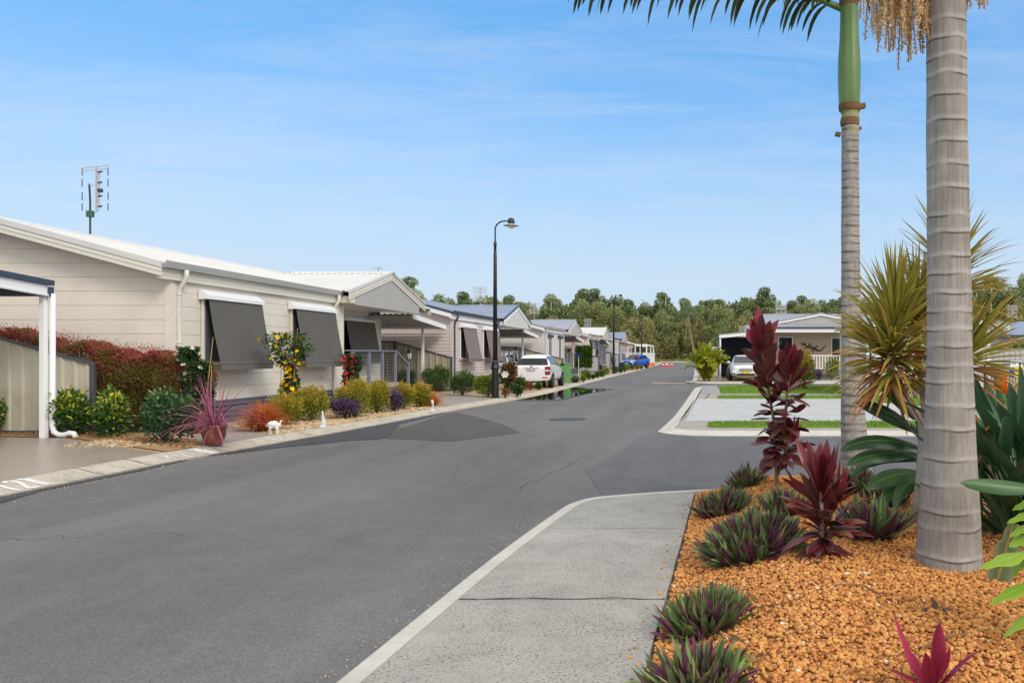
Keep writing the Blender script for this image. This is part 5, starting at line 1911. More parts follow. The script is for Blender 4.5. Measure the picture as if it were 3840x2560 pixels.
for k in range(4):
    a = PI / 2 * k
    c_, s_ = math.cos(a), math.sin(a)
    mb.add([(0, -.02, 1.45), (.14 * c_, -.05, 1.45 + .14 * s_), (.1 * c_ - .1 * s_, -.01, 1.45 + .1 * s_ + .1 * c_)], [(0, 1, 2), (2, 1, 0)])
mb.build('vanes', 'pinwheel_blue', o)
o = thing('hose_reel', 'brown hose reel on a grey post in front of the blue car', 'hose reel', (-6.75, 79, .1))
MB().bar((0, 0, 0), (0, 0, 1.45), .09).build('post', 'steel_wire', o)
MB().tube([(.08, 0, 1.25), (.12, 0, 1.25), (.4, 0, 1.25), (.44, 0, 1.25)], [.3, .24, .24, .3], 18).build('reel', 'hose_brown', o)

# ------------------------------------------------------------------ garden ornaments
def sculpture(label, loc, rz):
    o = thing('twisted_sculpture', label, 'garden ornament', loc, rz, 'white twisted garden sculptures')
    mb = MB()
    n, m = 18, 14
    vs, fs = [], []
    for i in range(m + 1):
        s = i / m
        tw = s * 2.4
        w = .105 * (1 - .25 * abs(s - .55) * 2) * (math.sqrt(max(0, 1 - max(0, (s - .72) / .28) ** 2)) if s > .72 else (.75 + .25 * min(1, s / .25)))
        w = max(w, .004)
        for k in range(n):
            a = 2 * PI * k / n
            x, y = w * math.cos(a), w * .42 * math.sin(a)
            vs.append((x * math.cos(tw) - y * math.sin(tw) + .02 * math.sin(s * 5), x * math.sin(tw) + y * math.cos(tw), .05 + s * .62))
    for i in range(m):
        for k in range(n):
            fs.append((i * n + k, i * n + (k + 1) % n, (i + 1) * n + (k + 1) % n, (i + 1) * n + k))
    fs += [tuple(range(n - 1, -1, -1)), tuple(range(m * n, m * n + n))]
    mb.add(vs, fs)
    mb.build('twist', 'white_plaster', o, True)
    MB().cham(-.12, .12, -.1, .1, 0, .06, .02).build('base', 'white_plaster', o)
    return o


x, y = G(1211, 1600)
sculpture('white twisted stone sculpture nearer the camera, in front of the yellow-green shrub', (x, y, .1), .3).scale = (.52, .52, .5)
x, y = G(1622, 1540)
sculpture('white twisted stone sculpture by the amber grass near the second driveway', (x, y, .1), .9).scale = (.5, .5, .45)
# white curly metal animal
x, y = G(1027, 1629)
o = thing('animal_ornament', 'white curly sheep-like garden ornament standing on the pebbles', 'garden ornament', (x, y, .1))
vsk = [(-.13, 0, .3), (0, 0, .31), (.13, 0, .3), (.2, 0, .36), (.235, 0, .46), (.285, 0, .47)]
ed = [(0, 1), (1, 2), (2, 3), (3, 4), (4, 5)]
o.scale = (.56, .56, .56)
rad = [.085, .1, .08, .035, .036, .02]
for ax, ay, root in ((-.12, .05, 0), (-.12, -.05, 0), (.12, .05, 2), (.12, -.05, 2)):
    b0 = len(vsk)
    vsk += [(ax, ay, .2), (ax + .01, ay, .1), (ax, ay, .0)]
    ed += [(root, b0), (b0, b0 + 1), (b0 + 1, b0 + 2)]
    rad += [.026, .015, .017]
me = bpy.data.meshes.new('body')
me.from_pydata(vsk, ed, [])
bo = mk('body', me, 'white_metal', o)
sm = bo.modifiers.new('skin', 'SKIN')
for i, s in enumerate(me.skin_vertices[0].data):
    s.radius = (rad[i], rad[i])
    s.use_root = i == 1
sb = bo.modifiers.new('sub', 'SUBSURF')
sb.levels = sb.render_levels = 1
mb = MB()
r_ = np.random.default_rng(8)
for k in range(46):
    d = unit(r_.normal(size=(1, 3)))[0]
    d[2] = abs(d[2]) * 1.0 - .2
    mb.ball((d[0] * .2, d[1] * .11, .32 + d[2] * .13), r_.uniform(.03, .05), 7, 4)
mb.build('fleece', 'white_metal', o, True)
mb = MB()
mb.tube([(-.19, 0, .33), (-.25, 0, .29), (-.27, 0, .24)], [.02, .014, .01], 6)
mb.build('tail', 'white_metal', o, True)
MB().tube([(.28, 0, .472), (.32, 0, .455)], [.016, .006], 6).build('muzzle', 'bone', o, True)
# the rock behind the near palm
x, y, z = 3.0, 8.2, .2
o = thing('rock', 'reddish-brown boulder behind the two palm trunks', 'boulder', (x, y, z))
mb = MB()
mb.ball((0, 0, .1), (.42, .28, .24), 16, 10)
mb.v = [tuple(Vector(p) * (1 + .22 * mnoise.noise(Vector(p) * 4.0))) for p in mb.v]
mb.build('stone', 'rock', o, True)


# ================================================================== LEFT GARDENS
def at(u, v, z=.1):
    x, y = G(u, v, z)
    return (x, y, z)


SG = 'clipped green shrubs with yellow tips along the driveway'
for i, (loc, rad, mat, lab, sd) in enumerate((
        ((-13.3, 14.75, .1), (.36, .34, .4), 'leaf_yellowtip', 'dark green shrub with yellow tips at the left edge, against the cream fence', 1),
        ((-11.62, 14.72, .1), (.36, .32, .37), 'leaf_yellowtip', 'green shrub with yellow tips just right of the white carport post', 2),
        ((-10.62, 14.4, .1), (.32, .3, .36), 'leaf_yellowtip', 'small upright shrub with many yellow tips below the end of the cream fence', 3),
        ((-8.98, 13.5, .1), (.45, .4, .36), 'leaf_gloss', 'broad rounded glossy green shrub in front of the red hedge, beside the pot', 4))):
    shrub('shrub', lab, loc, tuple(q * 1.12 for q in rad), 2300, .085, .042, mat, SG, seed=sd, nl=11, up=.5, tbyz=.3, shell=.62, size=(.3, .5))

# red-tipped hedge behind the fence
o = thing('hedge', 'long red-tipped hedge running along the cream house end wall', 'hedge', (-12, 15.5, .1))
r_ = np.random.default_rng(21)
n_ = 60000
px = np.where(r_.uniform(0, 1, n_) < .3, r_.uniform(-5.2, .5, n_), r_.uniform(.3, 2.45, n_))
topz = lambda x: np.interp(x + 12, [-17.2 + 12, -13.6 + 12, -12.4 + 12, -11.4 + 12, -10.6 + 12, -9.9 + 12, -9.5 + 12], [1.95, 1.95, 1.78, 1.58, 1.52, 1.36, 1.1])
tz = topz(px - 12) * (1 + .0 * px) + .06 * np.sin(px * 4.3) + .05 * np.sin(px * 9.1)
sf = np.where(px < .45, .2, r_.uniform(0, 1, n_))
pz = np.where(sf < .45, tz - np.abs(r_.normal(size=n_)) * .12, r_.uniform(.12, 1, n_) * tz)
py = np.where(sf < .45, r_.uniform(-.3, .3, n_), -.32 + np.abs(r_.normal(size=n_)) * .1 + .05 * np.sin(px * 6) + .05 * np.sin(pz * 7 + px * 3))
px = np.where((px > 2.1) & (sf > .45), 2.4 - np.abs(r_.normal(size=n_)) * .12, px)
py = np.where(px > 2.2, r_.uniform(-.34, .3, n_), py)
mb = MB()
D = np.c_[r_.normal(size=n_) * .7 + (px > 2.2) * .8, r_.normal(size=n_) * .6 - .5 * (sf > .45), r_.normal(size=n_) * .4 + .75]
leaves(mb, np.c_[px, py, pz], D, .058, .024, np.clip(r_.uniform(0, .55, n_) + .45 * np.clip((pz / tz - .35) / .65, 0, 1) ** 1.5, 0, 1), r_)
# longer shoots above the top
m_ = 420
sx = r_.uniform(-5, 2.3, m_)
for k in range(5):
    leaves(mb, np.c_[sx + r_.normal(size=m_) * .015, r_.uniform(-.25, .2, m_), topz(sx - 12) + .02 + k * .03 * r_.uniform(.4, 1.4, m_)], np.c_[r_.normal(size=(m_, 2)) * .5, np.full(m_, 1.0)], .045, .014, r_.uniform(.75, 1, m_), r_)
mb.build('foliage', 'leaf_hedge', o)
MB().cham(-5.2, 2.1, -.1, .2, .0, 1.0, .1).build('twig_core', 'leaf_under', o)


# pots and climbers
def pot(label, loc, r=.2, h=.34, group='brown glazed garden pots'):
    o = thing('plant_pot', label, 'plant pot', loc, 0, group)
    MB().lathe([(r * .62, 0), (r * .72, .02), (r * .93, h * .5), (r * .99, h * .85), (r * 1.06, h * .93), (r * 1.06, h), (r * .94, h), (r * .9, h * .88)], 28).build('pot', 'pot_glaze', o, True)
    MB().lathe([(r * .9, h * .8), (.001, h * .84)], 20).build('potting_soil', 'soil', o)
    return o


px_, py_, pz_ = at(803, 1668)
pot('brown glazed pot nearer the kerb, holding the purple strap-leaved plant', (px_, py_, pz_), .195, .335)
o = thing('cordyline', 'purple strap-leaved cordyline spilling out of the front glazed pot', 'plant', (px_, py_, pz_ + .27))
r_ = np.random.default_rng(31)
sp = []
for i in range(105):
    az = r_.uniform(0, 2 * PI)
    el = R(r_.uniform(5, 80)) if i > 12 else R(r_.uniform(65, 88))
    L = r_.uniform(.6, 1.0)
    sp.append(((.03 * math.cos(az), .03 * math.sin(az), 0), sph(az, el), L, r_.uniform(.02, .034), r_.uniform(.9, 3.0) if el < 1.2 else r_.uniform(.1, .6), r_.uniform()))
blades(MB(), sp, 8, lambda s: (1 - s) ** .5 * min(1, .5 + s * 3), r_).build('foliage', 'leaf_pinkstrap', o)
pot('brown glazed pot farther back, holding the white-flowered climber', (-9.6, 15.25, .1), .24, .42)


def petals(r, n, w, tilt, mat, cup=.3):
    mb = MB()
    for k in range(n):
        a = 2 * PI * k / n
        d = Vector((math.cos(a), math.sin(a), cup))
        s = Vector((-math.sin(a), math.cos(a), 0))
        mb.add([(0, 0, 0), d * r * .6 + s * w, d * r, d * r * .6 - s * w, Vector((0, 0, -.01))], [(0, 1, 2, 3), (3, 2, 1, 0)])
    mb.lathe([(r * .16, .01), (r * .05, .04)], 6)
    me = mb.mesh('flower')
    me.materials.append(MATS[mat])
    return me


FY = petals(.046, 5, .024, 0, 'yellow_petal')
FR = petals(.042, 5, .022, 0, 'red_petal')
FW = petals(.05, 5, .026, 0, 'white_petal')


def flowers(o, pts, me, r, face=(.3, -1, .3), sc=(.8, 1.2)):
    for p in pts:
        f = mk('flower', me, None, o, p)
        d = Vector(face) + Vector(r.normal(size=3)) * .5
        f.rotation_euler = d.to_track_quat('Z', 'Y').to_euler()
        f.scale = (r.uniform(*sc),) * 3


def climber(label, loc, h, prof, n, mat, fl, nf, stakes, seed, L=.08, W=.04):
    """climbing plant on canes: prof(s) = (radius, sideways shift) up its height"""
    r = np.random.default_rng(seed)
    o = thing('climbing_plant', label, 'climbing plant', loc)
    s = r.uniform(0, 1, n) ** .9
    a = r.uniform(0, 2 * PI, n)
    rs = np.array([prof(x) for x in s])
    rr = rs[:, 0] * np.sqrt(r.uniform(.2, 1, n)) * (1 + .35 * np.sin(a * 3 + s * 17))
    P = np.c_[rs[:, 1] + rr * np.cos(a), rr * np.sin(a) * .7, s * h]
    D = np.c_[np.cos(a) + r.normal(size=n) * .7, np.sin(a) * .8 + r.normal(size=n) * .7, r.normal(size=n) * .7 + .1]
    mb = MB()
    leaves(mb, P, D, L, W, r.uniform(0, .85, n), r)
    mb.build('foliage', mat, o)
    mb = MB()
    for k in range(6):
        ph = r.uniform(0, 6)
        mb.tube([(prof(q / 8)[1] * .8 + prof(q / 8)[0] * .4 * math.sin(ph + q), .05 * math.cos(ph + q * 1.3), h * .95 * q / 8) for q in range(9)], .007, 5)
    mb.build('stem', 'bark', o)
    mb = MB()
    for (x0, x1, z1) in stakes:
        mb.tube([(x0, -.06, -.1), (x1, -.1, z1)], [.009, .007], 5)
    mb.build('stake', 'cane', o)
    pts = []
    for k in range(nf):
        q = r.uniform(.08, 1) ** .75
        R0, sh = prof(q)
        R0 = max(R0, .16)
        pts.append((sh + r.uniform(-1.1, 1.1) * R0, -.75 * R0 * r.uniform(.5, 1.1) - .03, q * h))
    flowers(o, pts, fl, r)
    return o


climber('white-flowered climber on canes behind the purple potted plant', (-9.55, 15.25, .48), 1.25, lambda s: (.27 - .12 * s if s < .75 else .15, -.05 - (.18 if s > .78 else 0) * 1), 2600, 'leaf_dark', FW, 6, [(-.1, -.14, .95), (.1, .3, 1.45), (.22, .27, .9)], 41)
climber('tall climber covered in yellow trumpet flowers between the first two awnings', (-9.4, 18.2, .42), 1.66, lambda s: (.13 + .05 * math.sin(s * 9) if s < .55 else .13 + .32 * math.sin((s - .5) / .5 * 2.2), .02 + .04 * math.sin(s * 5)), 3000, 'leaf_green', FY, 34, [(-.16, -.1, 1.3), (.02, .12, 1.62), (.1, .26, 1.78)], 42)
pot('brown glazed bowl under the yellow-flowered climber', (-9.4, 18.2, .1), .3, .34)
climber('red-flowered climber against the corner post of the porch deck', (-9.72, 22.2, .2), 1.4, lambda s: (.3 - .12 * s + .05 * math.sin(s * 8), .02), 2200, 'leaf_dark', FR, 34, [(-.1, -.12, 1.2), (.12, .18, .9)], 43)


# strappy orange grass balls
def grassball(label, loc, rad, h, n, mat, seed, group, w=.012):
    r = np.random.default_rng(seed)
    o = thing('ornamental_grass', label, 'ornamental grass', loc, 0, group)
    sp = []
    for i in range(n):
        az, el = r.uniform(0, 2 * PI), R(r.uniform(25, 88))
        q = r.uniform(0, .35) * rad
        sp.append(((q * math.cos(az), q * math.sin(az), 0), sph(az, el), h * r.uniform(.85, 1.3), w, r.uniform(.6, 2.4), r.uniform()))
    blades(MB(), sp, 5, lambda s: 1 - .85 * s, r).build('foliage', mat, o)
    return o


OG = 'orange grass tufts in the pebble garden'
grassball('rusty orange grass tuft behind the white sheep-like ornament', (-8.72, 15.9, .1), .36, .5, 1600, 'leaf_orange', 51, OG)
grassball('amber grass tuft at the far end of the pebble garden by the second driveway', (-7.85, 23.2, .1), .28, .4, 1000, 'leaf_amber', 52, OG, .014)

NG = 'yellow-green feathery shrubs in the pebble garden'
for i, (loc, w, h, lab) in enumerate((
        ((-8.86, 17.1, .1), .58, .56, 'low yellow-green feathery shrub right of the rusty orange grass'),
        ((-8.85, 18.2, .1), .78, .68, 'wide yellow-green feathery shrub behind the nearer twisted sculpture'),
        ((-8.32, 19.2, .1), .8, .78, 'tallest yellow-green feathery shrub, right of the first purple bush'),
        ((-8.28, 20.4, .1), .64, .76, 'yellow-green feathery shrub with orange tips in front of the deck'),
        ((-8.15, 21.9, .1), .58, .6, 'small orange-tipped feathery shrub right of the second purple bush'),
        ((-8.05, 22.9, .1), .54, .55, 'small feathery shrub next to the amber grass tuft'))):
    shrub('shrub', lab, loc, (w * .56, w * .56, h * .54), 4200, .085, .022, 'leaf_nandina', NG, seed=60 + i, nl=9, up=.9, tbyz=.45, shell=.4, rand=.6)
for i, (loc, w, h, lab) in enumerate((
        ((-8.36, 18.75, .1), .66, .46, 'broad dark purple bush between two yellow-green shrubs'),
        ((-8.12, 21.1, .1), .52, .5, 'rounder dark purple bush near the deck corner'))):
    shrub('shrub', lab, loc, (w * .56, w * .56, h * .54), 3600, .045, .022, 'leaf_purple', 'purple bushes in the pebble garden', seed=70 + i, nl=10, up=.4, tbyz=.35, shell=.5)

RG = 'rounded shrubs around the second driveway'
for i, (loc, w, h, mat, lab) in enumerate((
        ((-11.75, 31.6, .1), .95, .9, 'leaf_dark', 'dark round shrub behind the porch stair and lantern'),
        ((-10.75, 32.5, .1), 1.15, 1.0, 'leaf_green', 'largest bright green round shrub at the foot of the raked fence'),
        ((-8.85, 29.6, .1), 1.0, .82, 'leaf_green', 'middle round shrub of the three in front of the pinkish house'),
        ((-7.6, 28.4, .1), .92, .76, 'leaf_lime', 'yellowish round shrub at the foot of the nearest street lamp'))):
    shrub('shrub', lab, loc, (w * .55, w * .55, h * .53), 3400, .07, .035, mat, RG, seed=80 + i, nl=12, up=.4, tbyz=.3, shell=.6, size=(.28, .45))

# mixed bed beyond the lamp and along the far houses
KIND = {
    'green': ('low_shrub', 'shrub', 'leaf_green', .1, .045), 'lime': ('low_shrub', 'shrub', 'leaf_lime', .1, .05),
    'dark': ('low_shrub', 'shrub', 'leaf_dark', .1, .05), 'tall': ('tall_shrub', 'shrub', 'leaf_dark', .13, .06),
    'mag': ('magnolia', 'small tree', 'leaf_magnolia', .16, .07), 'grass': ('grass_clump', 'grass clump', 'leaf_green', .4, .02), 'red': ('low_shrub', 'shrub', 'leaf_hedge', .09, .03)}


def plant(u, v, w, h, kind, label, seed, n=700, group=None):
    nm, cat, mat, L, W = KIND[kind]
    x, y, z = at(u, v)
    k = y / FPX
    w, h = w * k, h * k
    if kind == 'grass':
        r = np.random.default_rng(seed)
        o = thing(nm, label, cat, (x, y, z), 0, group)
        sp = []
        for i in range(320):
            az, el = r.uniform(0, 2 * PI), R(r.uniform(35, 88))
            q = r.uniform(0, .5) * w / 2
            sp.append(((q * math.cos(az), q * math.sin(az), 0), sph(az, el), h * r.uniform(.7, 1.2), .03, r.uniform(.3, 1.6), r.uniform()))
        return blades(MB(), sp, 4, lambda s: 1 - .8 * s, r).build('foliage', mat, o) and o
    r = np.random.default_rng(seed)
    if kind in ('mag', 'tall'):
        o = thing(nm, label, cat, (x, y, z), 0, group)
        mb = shrub_mesh((w / 2, w / 2, h * .36), n, L, W, r, nl=8, up=.6, shell=.35, tbyz=.2)
        mb.chunks = [(a + np.array([0, 0, h * .27], np.float32), b_, c) for a, b_, c in mb.chunks]
        mb.build('crown', mat, o)
        st = MB()
        st.tube([(0, 0, -.05), (.02, 0, h * .5), (0, 0, h * .85)], [.03, .025, .01], 6)
        st.tube([(0, 0, h * .3), (w * .25, .05, h * .6)], [.018, .008], 5)
        st.tube([(0, 0, h * .35), (-w * .25, -.05, h * .65)], [.018, .008], 5)
        st.build('trunk', 'bark', o)
        return o
    return shrub(nm, label, (x, y, z), (w / 2, w / 2, h / 2), n, L, W, mat, group, seed=seed, nl=8, tbyz=.4, shell=.45)


FG2 = 'mixed planting along the left kerb'
PL = [
    (1910, 1478, 50, 120, 'mag', 'bronze-leaved magnolia with a white star flower beside the nearest lamp', 900),
    (1950, 1470, 46, 56, 'green', 'feathery green shrub between the magnolia and the white hatchback', 900),
    (1908, 1473, 34, 40, 'dark', 'dark low shrub at the foot of the magnolia', 500),
    (1932, 1470, 40, 24, 'lime', 'small lime plant in front of the magnolia', 400),
    (1940, 1484, 36, 36, 'dark', 'grey-green bushy plant in the red soil bed left of the white hatchback', 600),
    (1972, 1458, 18, 24, 'red', 'red-leaved small plant just left of the white hatchback bumper', 400),
    (1988, 1462, 20, 22, 'red', 'small brownish plant in the red soil bed', 300),
    (2020, 1460, 22, 20, 'green', 'small ball-shaped green plant below the white hatchback', 500),
    (2041, 1451, 12, 18, 'red', 'tiny brown plant under the white hatchback tail', 200),
    (1895, 1490, 26, 30, 'red', 'brownish low plant right of the nearest lamp base', 300),
    (2158, 1434, 36, 27, 'grass', 'broad green grass clump right of the light blue bucket', 0),
    (2188, 1431, 22, 20, 'lime', 'lime strappy plant right of the broad grass clump', 500),
    (2194, 1415, 34, 26, 'lime', 'yellow-green spreading shrub below the magnolia of the shutter house', 600),
    (2208, 1424, 18, 24, 'green', 'narrow green shrub in front of the spreading yellow-green one', 400),
    (2224, 1421, 15, 15, 'dark', 'small dark mound plant near the kerb', 300),
    (2240, 1416, 19, 22, 'green', 'round green shrub in the middle of the far bed', 400),
    (2257, 1412, 24, 30, 'grass', 'tufted green clump left of the second street lamp', 0),
    (2276, 1404, 26, 26, 'lime', 'pale lime shrub just left of the second street lamp', 400),
    (2310, 1400, 24, 26, 'green', 'green shrub just right of the second street lamp', 400),
    (2327, 1399, 20, 24, 'dark', 'dark green shrub second from the second street lamp', 400),
    (2342, 1395, 18, 22, 'green', 'rounded green shrub third from the second street lamp', 400),
    (2353, 1390, 22, 26, 'lime', 'lime shrub in front of the blue car', 400),
    (2370, 1388, 20, 20, 'dark', 'dark round shrub below the blue car bonnet', 400),
    (2388, 1386, 24, 13, 'green', 'low green mound below the blue car door', 300),
    (2404, 1384, 18, 10, 'green', 'lowest green mound by the blue car rear wheel', 300),
    (2335, 1376, 14, 13, 'lime', 'lime plant by the orange block', 200),
    (2168, 1400, 32, 60, 'mag', 'bronze magnolia in front of the green hedge panel', 600),
    (2203, 1394, 30, 56, 'tall', 'dark upright shrub before the white-roofed house', 500),
    (2226, 1388, 20, 42, 'grass', 'tall grass tuft before the white-roofed house', 0),
    (2287, 1384, 22, 60, 'mag', 'narrow bronze magnolia left of the second street lamp', 500),
    (2135, 1396, 40, 26, 'green', 'green shrub partly hidden behind the green utility box', 400),
]
for i, (u, v, w, h, k, lab, n_) in enumerate(PL):
    o = plant(u, v, w, h, k, lab, 100 + i, n_ or 500, FG2)
    if i == 0:
        f = mk('flower', petals(.16, 6, .06, 0, 'white_petal'), None, o, (-.05, -.4, .75))
        f.rotation_euler = (R(70), 0, 0)

# ================================================================== RIGHT SIDE PLANTS
def frond_mesh(path, nl, L, W, r, droop=1.2, fwd=.5, lift=.25):
    """feather frond: leaflets on both sides of a curved midrib"""
    path = [Vector(p) for p in path]
    seg = len(path) - 1
    sp = []
    for i in range(nl):
        s = .06 + .94 * i / nl
        k = min(int(s * seg), seg - 1)
        p = path[k].lerp(path[k + 1], s * seg - k)
        d = (path[k + 1] - path[k]).normalized()
        sd = d.cross(Vector((0, 0, 1)))
        sd = sd.normalized() if sd.length > .1 else Vector((1, 0, 0))
        for sg in (1, -1):
            dd = sd * sg + d * (fwd + s * .8) + Vector((0, 0, lift)) + Vector(r.normal(size=3)) * .2
            l = L * (math.sin(PI * (.18 + .76 * s)) ** .7) * r.uniform(.62, 1.1)
            sp.append((p, dd, l, W, droop * r.uniform(.7, 1.2), r.uniform(), r.normal() * .5))
    mb = MB()
    blades(mb, sp, 6, lambda s: math.sin(PI * min(1, s * .9 + .1)) ** .5, r)
    return mb


def arc_path(o, az, el, L, bend, n=9):
    p, d = Vector(o), Vector(sph(az, el))
    out = [p.copy()]
    for k in range(n):
        p = p + d * L / n
        d = (d + Vector((0, 0, -bend / n * (.5 + k / n)))).normalized()
        out.append(p.copy())
    return out


# golden cane palm by the carport
o = thing('golden_palm', 'bushy golden cane palm on the corner left of the carport', 'palm', (.3, 45.9, .1))
o.scale = (1.08, 1.05, 1.22)
r_ = np.random.default_rng(91)
for i in range(72):
    az, el = r_.uniform(0, 2 * PI), R(r_.uniform(62, 88))
    b0 = (.25 * math.cos(az) * r_.uniform(0, 1), .2 * math.sin(az), .1)
    pth = arc_path(b0, az, el, r_.uniform(1.2, 1.75), r_.uniform(1.0, 2.8))
    f = frond_mesh(pth, 28, .42, .06, r_, 1.1, .6)
    f.tube(pth, [.018] * 4 + [.012] * 3 + [.006] * 3, 5)
    f.build('frond', 'leaf_golden', o)
mb = MB()
for i in range(7):
    a = r_.uniform(0, 2 * PI)
    mb.tube([(.15 * math.cos(a), .12 * math.sin(a), -.05), (.3 * math.cos(a), .2 * math.sin(a), .7)], [.035, .025], 6)
mb.build('cane', 'leaf_golden', o)
shrub('shrub', 'round-headed green shrub with orange new growth standing on the far lawn', (4.4, 34.6, .1), (.6, .55, .86), 4400, .1, .045, 'leaf_nandina', seed=92, nl=12, tbyz=.35, shell=.4)
bpy.data.objects['shrub'].name
shrub('shrub', 'lime green shrub in front of the white balustrade of the tan house', (7.7, 47.3, .1), (.55, .5, .68), 1500, .13, .04, 'leaf_lime', seed=93, nl=9, tbyz=.3, shell=.4)
shrub('shrub', 'low dark red shrub left of the lime one by the tan house', (6.85, 47.2, .1), (.4, .4, .3), 800, .09, .04, 'leaf_purple', seed=94)
shrub('shrub', 'yellow-green leafy shrub below the tan house window', (5.3, 48.6, .1), (.45, .4, .62), 1000, .15, .045, 'leaf_lime', seed=95, shell=.3)
shrub('shrub', 'fine green bush against the white pool building wall', (7.45, 27.9, .1), (.55, .4, .32), 2000, .16, .015, 'leaf_lime', seed=96, up=.8)
shrub('shrub', 'dark green bush at the right edge in front of the beige house', (17.2, 43.0, .1), (1.0, .8, 1.25), 1800, .18, .09, 'leaf_green', seed=97)


# ---------------- palms
def trunk(mb, path, n=32, rings=.17, seed=1, bulge=.012, scar=.75, dark=.9, green_from=9):
    """ringed palm trunk: path rows (x, y, z, radius); leaf scars as raised bands"""
    r = np.random.default_rng(seed)
    P = np.array(path, float)
    z0, z1 = P[0, 2], P[-1, 2]
    zs, a = [], []
    z = z0
    marks = []
    while z < z1:
        marks.append((z, r.uniform(.6, 1), r.uniform(-.5, .5), r.uniform(0, 6)))
        z += rings * r.uniform(.7, 1.3)
    rows = []
    for (zm, s, tl, ph) in marks:
        for dz, rb, sc, dk in ((0, 0, 0, .0), (.006, .3, .1 * scar, dark), (.014, .5, .2 * scar, dark * .9), (.019, 1, scar * s, 0), (.033, .9, scar * s, 0), (.05, .3, .1, 0)):
            rows.append((zm + dz, rb * bulge * s, sc, dk, tl, ph))
        rows.append((zm + rings * .42, -.1 * bulge, 0, 0, 0, ph))
    rows = [q for q in rows if q[0] <= z1]
    V, A = [], []
    for (z, rb, sc, dk, tl, ph) in rows:
        x, y, rd = (np.interp(z, P[:, 2], P[:, i]) for i in (0, 1, 3))
        for k in range(n):
            an = 2 * PI * k / n
            wob = 1 + .012 * math.sin(an * 3 + z * 2) + .008 * math.sin(an * 7 + z * 9)
            R_ = (rd + rb) * wob
            V.append((x + R_ * math.cos(an), y + R_ * math.sin(an), z + .012 * tl * math.sin(an + ph) + .004 * math.sin(an * 4 + ph)))
            pat = max(0, min(1, .6 + .7 * math.sin(an * 2 + ph) + r.normal() * .25))
            A.append((.9 if z > green_from else .1, sc, dk * pat))
    m = len(rows)
    F = [(i * n + k, i * n + (k + 1) % n, (i + 1) * n + (k + 1) % n, (i + 1) * n + k) for i in range(m - 1) for k in range(n)]
    return mb.arr(np.array(V), np.array(F), np.array(A))


def palm_frond(o, org, az, el, L, bend, seed, nl=52, ll=.72, dr=2.2, lift=.05):
    r = np.random.default_rng(seed)
    pth = arc_path(org, az, el, L, bend, 12)
    mb = frond_mesh(pth, nl, ll, .05, r, dr, .55, lift)
    f = mb.build('frond', 'leaf_palm', o)
    MB().tube(pth, [.034 * (1 - k / 14) + .004 for k in range(13)], 7).build('rachis', 'crownshaft', f, True)
    return f


pb = thing('palm_tree', 'farther palm with slim ringed trunk and smooth green crownshaft', 'palm tree', (1.69, 8.75, .16))
trunk(MB(), [(0.03, 0, -.1, .26), (.02, 0, .03, .215), (.0, 0, .2, .172), (-.02, 0, .5, .145), (-.04, 0, .9, .128), (-.05, 0, 1.5, .112), (-.06, 0, 2.5, .101), (-.065, 0, 3.6, .094), (-.065, 0, 4.12, .096)], 28, .1, 3, .0015, .45, 1.0, 3.85).build('trunk', 'palm_bark_thin', pb, True)
cs = MB()
pf = [(.10, 4.1), (.112, 4.14), (.12, 4.3), (.125, 4.5), (.122, 4.65), (.108, 4.85), (.1, 5.05), (.098, 5.25), (.1, 5.35), (.085, 5.5), (.05, 5.7)]
cs.lathe(pf, 26, (-.075, 0, 0))
cs.build('crownshaft', 'crownshaft', pb, True)
cs = MB()
cs.lathe([(.114, 4.1), (.122, 4.13), (.123, 4.17)], 22, (-.07, 0, 0), False)
r_ = np.random.default_rng(5)
for (a, z, s) in ((.1, 4.13, 1), (PI, 3.82, .8), (.4, 3.9, .6), (2.0, 3.98, .7)):
    d = Vector((math.cos(a), math.sin(a), .2))
    b0 = Vector((-.07, 0, z)) + d * .1
    cs.bar(b0, b0 + d * .07 * s, .07 * s, .05 * s)
cs.lathe([(.101, 3.94), (.105, 3.98), (.1, 4.02)], 22, (-.068, 0, 0), False)
cs.build('leaf_sheath', 'sheath_brown', pb)
cs = MB()
cs.lathe([(.101, 5.24), (.108, 5.3), (.105, 5.36)], 20, (-.078, 0, 0), False)
cs.build('leaf_sheath', 'sheath_brown', pb)
top = (-.08, 0, 5.4)
palm_frond(pb, (-.12, 0, 5.2), R(178), R(24), 3.05, .94, 1, 46, .82, 3.4, .0)
palm_frond(pb, (-.02, 0, 5.3), R(12), R(42), 2.8, 1.3, 2, 46)
palm_frond(pb, top, R(100), R(60), 2.8, 1.0, 3, 44)
palm_frond(pb, top, R(250), R(66), 2.6, .7, 4, 44)
palm_frond(pb, top, R(150), R(78), 2.8, .7, 5, 44)
palm_frond(pb, top, R(50), R(75), 2.7, .8, 6, 44)
palm_frond(pb, (-.1, 0, 5.25), R(205), R(52), 3.0, 1.2, 7, 46)

pn = thing('palm_tree', 'nearer palm with thick grey ringed trunk running out of the top of the picture', 'palm tree', (1.672, 5.4, .17))
trunk(MB(), [(0, 0, -.1, .245), (0, 0, .0, .23), (0, 0, .12, .215), (0, 0, .35, .2), (.0, 0, .6, .186), (.0, 0, 1.0, .165), (.0, 0, 1.45, .149), (-.005, 0, 2.2, .140), (-.015, 0, 3.0, .135), (-.02, 0, 3.8, .130), (-.02, 0, 4.6, .126)], 40, .15, 9, .0016, .8, .85).build('trunk', 'palm_bark', pn, True)
MB().lathe([(.13, 4.58), (.15, 4.66), (.155, 4.9), (.14, 5.2), (.12, 5.6), (.1, 5.9), (.06, 6.1)], 26, (-.02, 0, 0)).build('crownshaft', 'crownshaft', pn, True)
for k in range(7):
    palm_frond(pn, (-.02, 0, 5.8), R(20 + k * 51), R(48 + 12 * (k % 3)), 2.8, 1.0, 20 + k, 42)
